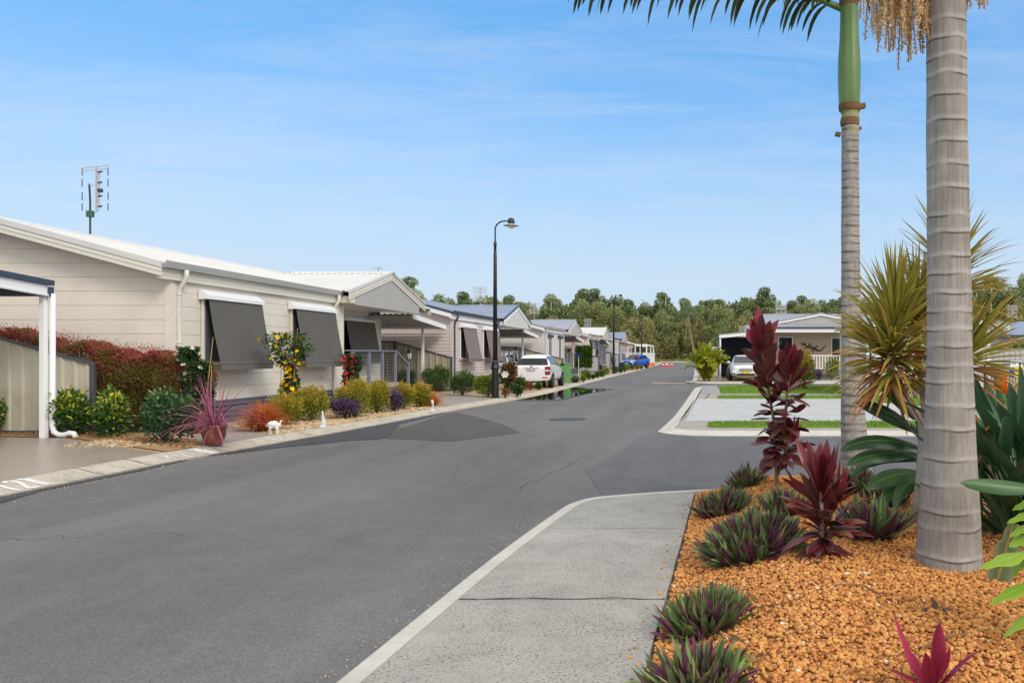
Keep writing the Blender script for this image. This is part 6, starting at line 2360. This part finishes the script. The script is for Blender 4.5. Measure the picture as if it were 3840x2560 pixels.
# hanging flower strands
r_ = np.random.default_rng(77)
mb, P, D, T = MB(), [], [], []
for k in range(190):
    a = R(180 + r_.uniform(-48, 40)) if k < 176 else R(r_.uniform(-20, 12))
    q = r_.uniform(.12, .62) if k < 176 else r_.uniform(.16, .2)
    bx, by = q * math.cos(a), q * math.sin(a) * .8
    z0, z1 = 4.5 + r_.uniform(-.12, .05) - q * .3, (3.42 + abs(q - .3) * .9 + r_.uniform(-.05, .5) if k < 176 else 3.75 + r_.uniform(-.05, .1))
    dx, dy = r_.normal() * .05, r_.normal() * .05
    n_ = int((z0 - z1) / .006)
    sd_ = [(bx + dx * q / 6, by + dy * q / 6, z0 + (z1 - z0) * q / 6) for q in range(7)]
    mb.tube(sd_, .0045, 4, False)
    for i in range(n_):
        s = i / n_
        w = .004 * math.sin(i * 1.7 + k)
        P.append((bx + dx * s + w + .006 * r_.normal(), by + dy * s + .006 * r_.normal(), z0 + (z1 - z0) * s + .004 * r_.normal()))
        T.append(r_.uniform())
P = np.array(P)
leaves(mb, P, r_.normal(size=P.shape) - np.array([0, 0, .4]), .02, .014, np.array(T), r_)
inf = mb.build('flower_strands', 'inflorescence', pn)
mb = MB()
for k in range(7):
    a = R(150 + k * 12)
    mb.tube([(-.12, 0, 4.58), (.3 * math.cos(a), .3 * math.sin(a), 4.6), (.55 * math.cos(a), .5 * math.sin(a), 4.4)], [.03, .02, .008], 6)
mb.build('flower_stalk', 'inflorescence', inf, True)

# ---------------- dracaena with spiky heads
LP = lambda s: min(1, .45 + s * 3.5) * (1 - s ** 2.2) ** .8
dr = thing('dracaena', 'spiky green and red dracaena with bare bent stems behind the near palm', 'plant', (1.95, 6.6, .19))
st = MB()


def dpt(u, v, y=6.6):
    p = AT(u, v, y)
    return (p[0] - 1.95, p[1] - 6.6, p[2] - .19)


st.tube([(-.2, .0, -.1), dpt(3452, 1800), dpt(3462, 1590), dpt(3415, 1525), dpt(3368, 1476), dpt(3345, 1430), dpt(3350, 1300), dpt(3352, 1200)], [.05, .042, .036, .03, .028, .02, .018, .012], 9)
st.tube([dpt(3368, 1476), dpt(3358, 1440), dpt(3338, 1400), dpt(3325, 1330)], [.024, .018, .015, .01], 8)
st.tube([dpt(3462, 1620), dpt(3520, 1400, 6.7), dpt(3560, 1200, 6.75), dpt(3570, 1010, 6.75)], [.04, .03, .025, .014], 8)
st.tube([dpt(3500, 1520), dpt(3560, 1420, 6.5), dpt(3592, 1330, 6.5)], [.03, .022, .014], 8)
st.tube([dpt(3470, 1560), dpt(3450, 1400, 6.9), dpt(3440, 1180, 6.95)], [.03, .022, .014], 8)
st.build('stem', 'bark_pale', dr, True)
r_ = np.random.default_rng(101)


def rosette(a, b_, n, L, el0, el1, w=.032, bias=None):
    """blades along a stem from a (old, drooping) to b (young, upright)"""
    sp = []
    for i in range(n):
        s = r_.uniform() ** .7
        p = Vector(a).lerp(Vector(b_), s)
        az = r_.uniform(0, 2 * PI)
        if bias is not None and r_.uniform() < .4:
            az = R(bias) + r_.normal() * .6
        el = R(el0 + (el1 - el0) * s + r_.normal() * 12)
        sp.append((p, sph(az, el), L * r_.uniform(.75, 1.12), w * r_.uniform(.8, 1.2), r_.uniform(.1, .7) + (1 - s) * .35, min(1, max(0, 1 - s + r_.normal() * .25)), r_.normal() * .9))
    return blades(MB(), sp, 6, LP, r_, .18).build('leaf_head', 'leaf_dracaena', dr)


rosette(dpt(3348, 1440), dpt(3355, 1175), 320, .6, -38, 82)
rosette(dpt(3330, 1390), dpt(3325, 1310), 90, .5, -30, 55, w=.036, bias=180)
rosette(dpt(3568, 1160, 6.75), dpt(3570, 990, 6.75), 150, .62, -15, 70)
rosette(dpt(3588, 1400, 6.5), dpt(3596, 1320, 6.5), 160, .66, -25, 66, bias=0)
rosette(dpt(3443, 1330, 6.95), dpt(3440, 1150, 6.95), 200, .56, -30, 78)


# ---------------- tall and short red cordylines
def wide(s):
    return .22 + s * .6 if s < .16 else max(.02, math.sin(PI * min(1, .1 + (s - .16) / .84 * .9))) ** .8 if s < .6 else max(0, 1 - ((s - .55) / .45) ** 1.7) ** .9


def cordyline(label, loc, stems, mat, seed):
    r = np.random.default_rng(seed)
    o = thing('cordyline', label, 'plant', loc)
    mb = MB()
    sp = []
    for path, n, s0, L, W, e0, e1 in stems:
        path = [Vector(p) for p in path]
        mb.tube(path, [.02 - .01 * k / len(path) for k in range(len(path))], 8)
        seg = len(path) - 1
        for i in range(n):
            s = s0 + (1 - s0) * (i + .5) / n
            k = min(int(s * seg), seg - 1)
            p = path[k].lerp(path[k + 1], s * seg - k)
            az = i * 2.4 + r.normal() * .4
            q = (s - s0) / (1 - s0)
            el = R(e0 + (e1 - e0) * q ** .85 + r.normal() * 14)
            sp.append((p, sph(az, el), L * r.uniform(.75, 1.15) * (.72 + .28 * q), W * r.uniform(.75, 1.2), r.uniform(.5, 2.0) * (1.1 - .85 * q), min(1, max(0, q ** 2 * .6 + r.uniform(0, .5))), r.normal() * .6))
    mb.build('stem', 'wood_post', o, True)
    blades(MB(), sp, 9, wide, r, .16).build('foliage', mat, o, True)
    return o


cordyline('tall dark red cordyline with two leafy stems at the back of the gravel bed', (.8, 8.4, .2), [
    ([(0, 0, -.1), (-.02, 0, .3), (-.04, .02, .7), (-.1, .02, 1.05), (-.16, .02, 1.4), (-.2, .02, 1.5)], 84, .2, .37, .12, -20, 84),
    ([(-.03, 0, .25), (.06, -.02, .6), (.1, -.02, 1.0), (.13, -.02, 1.2)], 38, .34, .37, .125, -15, 84),
    ([(-.02, .02, .1), (.08, .03, .35), (.12, .03, .5)], 30, .3, .36, .125, -25, 70)], 'leaf_cordyline', 111)
cordyline('short bushy crimson cordyline in the middle of the gravel bed', (.82, 5.5, .2), [
    ([(0, 0, -.08), (.01, 0, .2), (.0, 0, .46)], 62, .22, .40, .09, -15, 88),
    ([(.02, .02, 0), (.08, .03, .2), (.1, .03, .36)], 20, .25, .36, .085, -20, 80)], 'leaf_cordyline', 112)
# bright red young one cut by the bottom edge
o = thing('cordyline', 'bright pinkish-red young cordyline cut off by the bottom edge', 'plant', (.95, 3.3, .2))
r_ = np.random.default_rng(113)
sp = [((0, 0, -.02), (-.42, .05, 1), .38, .066, .15, .8, .5), ((0, 0, 0), (.12, .05, 1), .30, .075, .1, .6, -.5), ((0, 0, 0), (.55, -.05, .8), .28, .06, .9, .5, .3), ((0, 0, 0), (.28, -.1, 1), .22, .07, .4, .4, .6), ((0, 0, 0), (-.2, -.3, 1), .22, .055, .4, .2, -.4), ((0, 0, 0), (-.6, -.2, .6), .25, .055, .8, .3, .2), ((0, 0, 0), (.3, .5, .7), .26, .06, .9, .6, .2), ((0, 0, 0), (-.2, .6, .6), .25, .06, .9, .1, .2)]
blades(MB(), sp, 9, wide, r_, .2).build('foliage', 'leaf_cordred', o, True)
MB().tube([(0, 0, -.12), (0, 0, .02)], .018, 8).build('stem', 'wood_post', o)


# ---------------- purple-backed ground rosettes
def rhoeo(label, x, y, rx, ry, n, L, seed):
    r = np.random.default_rng(seed)
    z = float(mound(x, y))
    o = thing('moses_plant', label, 'plant', (x, y, z), 0, 'low clumps of green and purple sword-leaved plants')
    sp = []
    n = int(n * 1.35)
    L = L * 1.16
    rx, ry = rx * .9, ry * .9
    for i in range(n):
        a, q = r.uniform(0, 2 * PI), math.sqrt(r.uniform())
        bx, by = rx * q * .82 * math.cos(a), ry * q * .82 * math.sin(a)
        az = a + r.normal() * .9
        el = R(84 - 46 * q + r.normal() * 15)
        hb = .07 * (1 - q)
        bz = float(mound(x + bx, y + by)) - z - .012 + hb
        sp.append(((bx, by, bz), sph(az, el), L * r.uniform(.7, 1.2), r.uniform(.03, .044) * (L / .18), r.uniform(-.1, .45), r.uniform(), r.normal() * 1.1))
    blades(MB(), sp, 5, lambda s: max(0, 1 - s ** 1.9) ** .8 * min(1, .7 + s), r, .22).build('foliage', 'leaf_rhoeo', o, True)
    return o


rhoeo('green and purple clump at the corner where the footpath meets the side street', .2, 7.75, .26, .3, 260, .17, 121)
rhoeo('largest green and purple clump, spreading left of the crimson cordyline', .36, 5.95, .37, .55, 620, .19, 122)
rhoeo('round green and purple clump overlapping the footpath edge, second from the bottom', .02, 4.52, .23, .25, 300, .17, 123)
rhoeo('green and purple clump cut by the bottom edge of the picture', -.03, 3.62, .21, .24, 240, .17, 124)
rhoeo('small green and purple clump behind the tall cordyline stem', .5, 8.75, .17, .15, 110, .17, 125)
rhoeo('green clump between the two red cordylines', .72, 7.0, .2, .2, 110, .19, 126)
rhoeo('green and purple clump right of the crimson cordyline', 1.3, 6.15, .24, .22, 110, .24, 127)
rhoeo('dark green clump at the foot of the farther palm', 1.53, 7.95, .24, .2, 150, .2, 128)
rhoeo('small pale clump right of the farther palm base', 1.72, 7.4, .18, .15, 70, .2, 129)

# ---------------- bird of paradise and other big leaves on the right
PAD = lambda s: max(0, math.sin(PI * (s * .93 + .07))) ** .6


def paddle(o, base, mid, tipdir, L, W, droop, t, r, mat='leaf_strelitzia', tw=0.0, roll=0.0):
    base, mid = Vector(base), Vector(mid)
    L, W = L * 1.12, W * 1.3
    d = Vector(tipdir)
    f = blades(MB(), [(mid, d, L, W, droop, t, tw, roll)], 10, PAD, r, .2).build('leaf', mat, o, True)
    MB().tube([base, base.lerp(mid, .5) + Vector((0, 0, .02)), mid], [.014, .012, .008], 6).build('petiole', mat, f, True)
    return f


bp = thing('bird_of_paradise', 'large bird of paradise plant with orange flowers right of the near palm', 'plant', (2.55, 6.2, .2))
r_ = np.random.default_rng(131)
for i in range(74):
    az = r_.uniform(0, 2 * PI)
    el = R(r_.uniform(46, 84))
    h = r_.uniform(.25, .85)
    b0 = (.16 * math.cos(az) * r_.uniform(0, 1), .16 * math.sin(az) * r_.uniform(0, 1), 0)
    d = sph(az, el)
    mid = (b0[0] + d[0] * h, b0[1] + d[1] * h, d[2] * h)
    paddle(bp, b0, mid, sph(az + r_.normal() * .4, el - .25), r_.uniform(.45, .72), r_.uniform(.06, .1), r_.uniform(.05, .9), r_.uniform(), r_, tw=r_.normal() * .8)


sp = []
for i in range(90):
    az, el = r_.uniform(0, 2 * PI), R(r_.uniform(28, 80))
    q = r_.uniform(0, .3)
    sp.append(((q * math.cos(az), q * math.sin(az), -.02), sph(az, el), r_.uniform(.45, .85), r_.uniform(.03, .06), r_.uniform(.1, .9), r_.uniform(), r_.normal() * .6, r_.normal() * .7))
blades(MB(), sp, 7, LP, r_, .2).build('stalk_leaves', 'leaf_strelitzia', bp, True)


def bop_flower(p, seed):
    r = np.random.default_rng(seed)
    o = thing('flower', None, None)
    o.parent = bp
    o.location = p
    mb = MB()
    mb.tube([(.02, .03, -.75), (.01, .01, -.1), (0, 0, 0)], [.014, .012, .016], 7)
    st_ = mb.build('flower_stalk', 'leaf_strelitzia', bp, True)
    st_.location = p
    bpy.data.objects.remove(o)
    f = blades(MB(), [((0, 0, 0), (-.85, -.1, .5), .2, .06, .05, .3, 0), ((0, 0, 0), (-.15, 0, 1), .18, .055, .0, .5, .4), ((0, 0, .0), (.6, 0, .75), .18, .05, .1, .6, .2), ((0, 0, 0), (-.5, -.05, .8), .16, .03, .0, .8, .6)], 5, lambda s: max(0, math.sin(PI * (s * .9 + .1))) ** .8, r, .2).build('flower', 'petal_orange', bp, True)
    f.location = p
    blades(MB(), [((-.02, 0, -.01), (.9, -.05, -.35), .22, .04, -.1, .2, 0)], 5, LP, r, .3).build('bract', 'leaf_strelitzia', f, True)
    return f


bop_flower((2.3 - 2.55, 6.0 - 6.2, 1.30 - .2), 1)
bop_flower((2.12 - 2.55, 6.1 - 6.2, .98 - .2), 2)
# withered leaves among them
for k in range(14):
    a, z = r_.uniform(0, 2 * PI), r_.uniform(.3, 1.0)
    blades(MB(), [((-.25 + .1 * math.cos(a), -.05 + .1 * math.sin(a), z), sph(a, -.2), .22, .04, 2.5, .5, 1.0)], 5, LP, r_).build('withered_leaf', 'dead_leaf', bp)

b2 = thing('bird_of_paradise', 'bird of paradise at the right edge whose long leaf crosses the near palm trunk', 'plant', (2.75, 4.95, .2))
paddle(b2, (0, 0, 0), (2.06 - 2.75, -.05, .58), (-1, -.0, .06), .43, .075, -.05, .6, r_, tw=.4, roll=.9)
for i in range(9):
    az = R(r_.uniform(-80, 110))
    el = R(r_.uniform(50, 80))
    d = sph(az, el)
    paddle(b2, (0, 0, 0), (d[0] * .6, d[1] * .6, d[2] * .6), d, .5, .14, .6, r_.uniform(), r_)
# torn leaf hanging towards the gravel
o = b2
blades(MB(), [((1.93 - 2.75, 0.0, .36), (-.34, -.12, -1), .5, .2, .02, .5, .6)], 9, lambda s: max(0, math.sin(PI * (s * .9 + .08))) ** .5 * (.82 + .18 * math.sin(s * 23)), r_, .1).build('torn_leaf', 'leaf_torn', b2, True)
MB().tube([(0, 0, .1), (-.5, .02, .5), (1.93 - 2.75, 0, .36)], [.014, .01, .007], 6).build('petiole', 'leaf_strelitzia', b2, True)

# big dark leaves left of the near palm
b3 = thing('bird_of_paradise', 'dark broad-leaved plant reaching left from behind the near palm', 'plant', (1.95, 6.9, .2))
for (m, d, L, W, dp, t, tw) in (
        ((-.12, -.1, .62), (-1, -.1, .28), .62, .12, 1.0, .2, .5), ((-.1, -.1, .75), (-.9, -.1, .6), .55, .13, .6, .1, .9), ((-.1, 0, .55), (-1, -.25, .1), .6, .13, .7, .5, .3),
        ((-.1, -.1, .4), (-.9, -.4, .05), .5, .14, .8, .7, .2), ((-.05, -.15, .35), (-.5, -.35, .1), .45, .1, 2.4, .6, .1), ((-.1, 0, .85), (-.7, 0, .9), .5, .12, .5, .2, 1.2), ((-.1, .0, .5), (-1, .1, .2), .55, .1, 1.6, .3, -.2), ((.0, .1, .6), (.4, .6, .9), .5, .13, .6, .3, .2), ((-.08, -.1, .3), (-.9, -.3, -.05), .42, .11, .9, .9, .4)):
    paddle(b3, (0, 0, 0), m, d, L * 1.0, W * .92, dp, t, r_, tw=tw * .5, roll=.75)

# lobed bright leaves at the lower right edge
ph = thing('philodendron', 'bright green lobed philodendron leaves entering at the lower right edge', 'plant', (1.95, 3.75, .2))
def lobed(p0, p1, n, L, W, seed):
    r = np.random.default_rng(seed)
    p0, p1 = Vector(p0), Vector(p1)
    d = (p1 - p0).normalized()
    sp = []
    for i in range(n):
        s = (i + .3) / n
        p = p0.lerp(p1, s)
        for sg in (-1, 1):
            side = Vector((sg, -.15, 0)) * 1.0 + d * (.25 + .5 * s) + Vector((0, 0, .12))
            sp.append((p, side, L * (1.0 - .45 * s) * r.uniform(.85, 1.15), W * r.uniform(.9, 1.15), r.uniform(.2, .6), r.uniform(), r.normal() * .15 + (.5 if sg < 0 else -.5)))
    sp.append((p1, d, L * .7, W, .3, .5, .2))
    f = blades(MB(), sp, 8, lambda s: (.9 if s < .1 else max(0, math.sin(PI * (.2 + s * .8))) ** .6 * (1 + .28 * math.sin(s * 14))), r, .12).build('leaf', 'leaf_philodendron', ph, True)
    MB().tube([(0, 0, -.15), (0, .05, p0.z * .6), p0, p1], [.014, .012, .01, .005], 7).build('petiole', 'leaf_philodendron', f, True)


lobed((1.62 - 1.95, .05, .52), (1.60 - 1.95, -.12, .04), 4, .36, .075, 1)
lobed((1.78 - 1.95, .2, .72), (1.60 - 1.95, .12, .5), 4, .30, .07, 2)
lobed((.1, -.1, .6), (.35, -.4, .3), 4, .28, .07, 3)
lobed((.1, .2, .6), (.4, .4, .35), 4, .28, .07, 4)

# ---------------- litter on the gravel
def zed(x, y):
    return float(mound(x, y))


def gz(u, v):
    z = .2
    for _ in range(4):
        x, y = G(u, v, z)
        z = zed(x, y)
    return (x, y, z)


for i, (pts, w, lab) in enumerate((
        ([(3135, 2198), (3230, 2205), (3330, 2240), (3385, 2262), (3445, 2252)], .0045, 'long thin brown twig across the middle of the gravel'),
        ([(2822, 2287), (2920, 2278), (3010, 2245), (3075, 2212)], .0035, 'curved thin twig on the gravel left of the long one'),
        ([(3455, 2440), (3540, 2405), (3640, 2378), (3770, 2352)], .011, 'flat fibrous brown palm strip behind the young red cordyline'),
        ([(3295, 2472), (3420, 2466), (3560, 2478), (3715, 2484)], .003, 'straight thin twig low on the gravel by the young cordyline'),
        ([(3255, 2180), (3330, 2192)], .003, 'short twig near the near palm base'),
        ([(3240, 1975), (3270, 2020), (3293, 2060)], .008, 'pale fallen leaf strip right of the crimson cordyline'),
        ([(2830, 2540), (2850, 2485), (2858, 2460)], .0035, 'short pale twig near the bottom edge'),
        ([(2860, 2555), (2960, 2546)], .003, 'thin twig at the bottom edge'),
        ([(3330, 1990), (3400, 2002), (3455, 2010)], .004, 'straight greenish stalk left of the near palm base'),
        ([(2535, 2120), (2565, 2105), (2595, 2095)], .003, 'short dark twig at the footpath edge'),
        ([(2510, 2375), (2535, 2340), (2548, 2315)], .006, 'pale curled dead leaf on the round green and purple clump'))):
    o = thing('twig', lab, 'twig', gz(*pts[0]), 0, 'twigs and dry strips on the gravel')
    p0 = o.location
    q = [Vector(gz(*p)) - p0 + Vector((0, 0, .012 + .012 * math.sin(k * 2.1))) for k, p in enumerate(pts)]
    MB().tube(q, [w, ] * (len(q) - 1) + [w * .5], 6).build('stick', 'twig' if i not in (5, 10) else 'cane', o)
for u, v, lab, s in ((2770, 2400, 'dark curled dead leaf on the gravel below the middle clumps', 1.0), (3530, 2290, 'weathered dark wood scrap on the gravel in front of the near palm', 1.3), (3055, 2110, 'dark dried leaf curling at the foot of the crimson cordyline', .8)):
    x, y, z = gz(u, v)
    o = thing('dead_leaf', lab, 'dead leaf', (x, y, z), 0, 'dead leaves on the gravel')
    mb = MB()
    for k in range(5):
        blades(mb, [((-.05 + k * .025, 0, .015), (r_.normal(), r_.normal() * .5, .4), .06 * s, .03 * s, 2.6, .5, .6)], 6, LP, r_, .4)
    mb.build('leaf', 'dead_dark', o)

# ================================================================== FOREST
def tree_mesh(H, R_, seed, n=2600, leaf=.5, low=.25, nl=16):
    r = np.random.default_rng(seed)
    lb = []
    for i in range(nl):
        s = low + (1 - low) * (i + r.uniform(0, 1)) / nl
        a = r.uniform(0, 2 * PI)
        w = R_ * (math.sin(PI * min(1, (s - low) / (1 - low) * .8 + .22)) ** .8)
        q = r.uniform(.2, .85) * w
        k = r.uniform(.26, .5) * R_ * (1.2 - .55 * s)
        lb.append(((q * math.cos(a), q * math.sin(a), s * H - k * .5), np.array([k, k, k * r.uniform(.7, 1.3)])))
    P, D = crown(n, lb, r, .45, .15, .9)
    mb = MB()
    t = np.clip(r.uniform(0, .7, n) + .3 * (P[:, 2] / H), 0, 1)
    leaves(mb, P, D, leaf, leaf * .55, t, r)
    tk = MB()
    lean = r.normal() * .04 * H
    tk.tube([(0, 0, -.3), (lean * .3, 0, H * .3), (lean * .7, .1, H * .6), (lean, 0, H * .95)], [.26, .2, .15, .05], 7)
    for i in range(7):
        c = Vector(lb[i * 2][0])
        s = max(.15, c.z / H - .2)
        b0 = Vector((lean * s, 0, s * H))
        tk.tube([b0, b0.lerp(c, .5) + Vector((0, 0, .2)), c], [.08, .05, .02], 5)
    return mb, tk


VAR = []
for i, (H, R_, mt, low, nl) in enumerate(((13.5, 3.9, 'leaf_olive_a', .12, 24), (12.6, 3.6, 'leaf_olive_b', .15, 22), (15, 3.0, 'leaf_olive_b', .42, 18), (11.5, 4.2, 'leaf_olive_c', .1, 24), (13.6, 3.6, 'leaf_olive_a', .36, 18), (10.5, 4.4, 'leaf_olive_c', .15, 22))):
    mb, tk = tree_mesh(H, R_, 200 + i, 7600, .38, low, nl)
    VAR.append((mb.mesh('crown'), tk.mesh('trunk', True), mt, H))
KN = ['bushy olive-green tree in the forest at the end of the street', 'darker green tree in the forest at the end of the street', 'tall thin-topped tree rising above the forest line', 'broad yellowish-olive tree in the forest at the end of the street', 'olive tree with a pale bare trunk in the forest', 'low spreading brownish-olive tree at the forest edge']


def tree(i, x, y, s, rz, label=None, group='trees of the forest behind the street', z=-.06):
    cm, tm, mt, H = VAR[i]
    o = thing('forest_tree', label or KN[i], 'tree', (x, y, z), rz, group)
    o.scale = (s * 1.22, s * 1.22, s)
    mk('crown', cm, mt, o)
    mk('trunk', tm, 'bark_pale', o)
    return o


r_ = np.random.default_rng(301)
x = -78.0
k = 0
while x < 74:
    tree(int(r_.integers(0, 6)), x + r_.normal() * .7, 173 + r_.uniform(-2, 5), r_.uniform(.78, 1.02), r_.uniform(0, 6))
    x += r_.uniform(2.0, 3.0)
x = -80.0
while x < 76:
    tree(int(r_.choice([0, 1, 2, 2, 4])), x + r_.normal(), 184 + r_.uniform(-3, 5), r_.uniform(.92, 1.16), r_.uniform(0, 6))
    x += r_.uniform(2.4, 3.6)
# nearer trees on the right and behind the second house
for i, (v, xx, yy, s) in enumerate(((0, 41.5, 112, .88), (2, 39.8, 110, .82), (1, 44.0, 109, .9), (3, 36.5, 114, .8), (4, 46.5, 112, .9), (0, 49.5, 110, .86), (1, 38.0, 118, .86), (5, 42.5, 106, .86), (3, 34.2, 118, .78), (4, 48, 118, .98), (0, 31, 122, .72), (5, 52, 108, .9))):
    tree(v, xx, yy, s, i * 1.3, 'tree in the darker grove at the right edge behind the houses', 'trees of the grove at the right edge')
for i, (v, xx, yy, s) in enumerate(((0, -21.5, 60, .47), (1, -20.3, 62, .5), (3, -23.0, 58, .5), (2, -22.3, 61, .5))):
    tree(v, xx, yy, s, i * 2.1, 'small rounded tree behind the roof of the cream house', 'trees behind the cream house')
# pale forked tree standing clear at the forest edge
o = thing('forked_tree', 'sparse pale-trunked tree with a long leaning limb at the forest edge', 'tree', (-1.3, 168.5, 0))
mb = MB()
mb.tube([(0, 0, 0), (-.1, 0, 1.2), (-.9, 0, 5), (-1.5, 0, 9), (-1.8, 0, 12)], [.26, .24, .16, .1, .04], 8)
mb.tube([(-.1, 0, 1.1), (2.2, 0, 3.4), (5.0, 0, 5.8), (6.5, 0, 8)], [.18, .13, .09, .03], 7)
mb.tube([(-.9, 0, 5), (.3, .2, 8), (.6, .2, 11)], [.1, .07, .02], 6)
mb.tube([(-1.2, 0, 7), (-2.8, .2, 9.5)], [.08, .03], 6)
mb.build('trunk', 'bark_forked', o, True)
mb = MB()
P, D = crown(1500, [((-1.8, 0, 11.6), np.array([1.3, 1.2, 1.4])), ((.6, 0, 10.6), np.array([1.2, 1, 1.4])), ((-2.9, 0, 9.6), np.array([1, 1, 1])), ((6.3, 0, 8), np.array([1.2, 1, 1.2])), ((5, 0, 6.4), np.array([.8, .8, .7]))], r_, .2, .1)
leaves(mb, P, D, .38, .2, None, r_)
mb.build('crown', 'leaf_olive_b', o)
# undergrowth filling the forest floor
n_ = 42000
mb = MB()
X = r_.uniform(-95, 90, n_)
P = np.c_[X, 176 + r_.uniform(-5, 14, n_), np.abs(r_.normal(size=n_)) * 3.2 + 0]
leaves(mb, P, np.c_[r_.normal(size=(n_, 2)), r_.normal(size=n_) + .6], .7, .4, None, r_)
n2 = 64000
P = np.c_[r_.uniform(-110, 105, n2), 196 + r_.uniform(0, 6, n2), r_.uniform(0, 1, n2) ** .6 * 1.0]
P[:, 2] *= 13.6 + 1.2 * np.sin(P[:, 0] * .21) + .9 * np.sin(P[:, 0] * .57 + 1)
leaves(mb, P, np.c_[r_.normal(size=(n2, 2)), r_.normal(size=n2) + .4], .95, .5, None, r_)
struct(mb.build('undergrowth', 'leaf_under'), 'stuff')
n_ = 3500
P = np.c_[r_.uniform(-30, 30, n_), 167.5 + r_.uniform(-1.5, 2, n_), np.zeros(n_)]
mb = MB()
leaves(mb, P, np.c_[r_.normal(size=(n_, 2)) * .5, np.full(n_, 1)], .8, .08, None, r_)
struct(mb.build('long_grass', 'leaf_olive_c'), 'stuff')

# ================================================================== CAMERA AND LIGHT
cam = bpy.data.cameras.new('camera')
co = bpy.data.objects.new('camera', cam)
COL.objects.link(co)
co.location = (0, 0, EYE)
co.rotation_euler = (PI / 2, 0, 0)
cam.sensor_width = 36
cam.lens = 36 * FPX / 3840
cam.shift_x = -(U0 - 1920) / 3840
cam.shift_y = (V0 - 1280) / 3840
cam.clip_end = 3000
cam.clip_start = .05
S.camera = co

to_sun = Vector((.62, -.62, .66)).normalized()
sl = bpy.data.lights.new('sun', 'SUN')
sl.energy = SUN_E
sl.angle = R(18)
sl.color = (1, .95, .88)
so = bpy.data.objects.new('sun', sl)
COL.objects.link(so)
so.rotation_euler = to_sun.to_track_quat('Z', 'Y').to_euler()

w = bpy.data.worlds.new('World')
S.world = w
w.use_nodes = True
nt = w.node_tree
bg = nt.nodes['Background']
sky = nt.nodes.new('ShaderNodeTexSky')
sky.sky_type = 'NISHITA'
sky.sun_disc = False
sky.sun_elevation = math.asin(to_sun.z)
sky.sun_rotation = math.atan2(to_sun.x, to_sun.y)
sky.air_density = 1.0
sky.dust_density = SKY_DUST
sky.ozone_density = 1.4


def wn(t, ins=None, **kw):
    n = nt.nodes.new('ShaderNode' + t)
    for k, v in kw.items():
        setattr(n, k, v)
    for k, v in (ins or {}).items():
        if hasattr(v, 'is_output'):
            nt.links.new(v, n.inputs[k])
        else:
            n.inputs[k].default_value = v
    return n


# thin cirrus: streaks on a flat cloud layer overhead
geo = wn('TexCoord')
sep = wn('SeparateXYZ', {0: geo.outputs['Generated']})
zz = wn('Math', {0: sep.outputs[2], 1: .06}, operation='ADD')
zz = wn('Math', {0: zz.outputs[0], 1: .02}, operation='MAXIMUM')
dx = wn('Math', {0: sep.outputs[0], 1: zz.outputs[0]}, operation='DIVIDE')
dy = wn('Math', {0: sep.outputs[1], 1: zz.outputs[0]}, operation='DIVIDE')
cv = wn('CombineXYZ', {0: dx.outputs[0], 1: dy.outputs[0], 2: 0.0})
mp = wn('Mapping', {'Vector': cv.outputs[0], 'Scale': (.34, 1.0, 1), 'Rotation': (0, 0, R(-14))})
n1 = wn('TexNoise', {'Vector': mp.outputs[0], 'Scale': .42, 'Detail': 7.0, 'Roughness': .62, 'Distortion': .5})
n2 = wn('TexNoise', {'Vector': mp.outputs[0], 'Scale': 2.6, 'Detail': 6.0, 'Roughness': .7, 'Distortion': .6})
mx = wn('Math', {0: n1.outputs['Fac'], 1: n2.outputs['Fac']}, operation='MULTIPLY')
rp = wn('ValToRGB', {'Fac': mx.outputs[0]})
rp.color_ramp.elements[0].position = .2
rp.color_ramp.elements[0].color = (0, 0, 0, 1)
rp.color_ramp.elements[1].position = .46
rp.color_ramp.elements[1].color = (CIRRUS, CIRRUS, CIRRUS, 1)
hs = wn('HueSaturation', {'Color': sky.outputs[0], 'Saturation': SKY_SAT, 'Value': SKY_VAL, 'Hue': SKY_HUE})
KS = 1 / (SKY_S * 2 ** EXPO)


def over(fac, base, col):
    m = nt.nodes.new('ShaderNodeMix')
    m.data_type = 'RGBA'
    nt.links.new(fac, m.inputs[0])
    nt.links.new(base, m.inputs[6])
    m.inputs[7].default_value = (*[c * KS for c in col], 1)
    return m.outputs[2]


def band(sock, a, b_, lo=0.0, hi=1.0):
    m = wn('MapRange', {0: sock, 1: a, 2: b_, 3: lo, 4: hi}, interpolation_type='SMOOTHSTEP')
    return m.outputs[0]


c0 = wn('Value')
c0.outputs[0].default_value = VEIL
hs0 = over(c0.outputs[0], hs.outputs[0], C(124, 190, 252))
# pale haze low in the sky, cirrus streaks over it
c_ = over(band(sep.outputs[2], .0, .38, 1.0, .0), hs0, C(205, 224, 242))
c_ = over(rp.outputs[0], c_, C(222, 233, 246))
# unseen bright overcast added overhead and behind the viewer for soft neutral fill
up = band(sep.outputs[2], .46, .72)
bside = wn('Math', {0: sep.outputs[1], 1: wn('Math', {0: sep.outputs[0], 1: -.55}, operation='MULTIPLY').outputs[0]}, operation='ADD')
bh = wn('Math', {0: band(bside.outputs[0], -.15, -.6), 1: band(sep.outputs[2], -.02, .12)}, operation='MULTIPLY')
ov = wn('Math', {0: up, 1: bh.outputs[0]}, operation='MAXIMUM')
ovn = wn('Math', {0: ov.outputs[0], 1: band(n1.outputs['Fac'], .2, .5, .75, 1.0)}, operation='MULTIPLY')
c_ = over(ovn.outputs[0], c_, OVER_FILL)
nt.links.new(c_, bg.inputs[0])
bg.inputs[1].default_value = SKY_S

S.view_settings.view_transform = 'Standard'
S.view_settings.look = 'None'
S.view_settings.exposure = EXPO
S.view_settings.gamma = 1
S.cycles.use_denoising = True
S.cycles.max_bounces = 8
S.cycles.transparent_max_bounces = 8
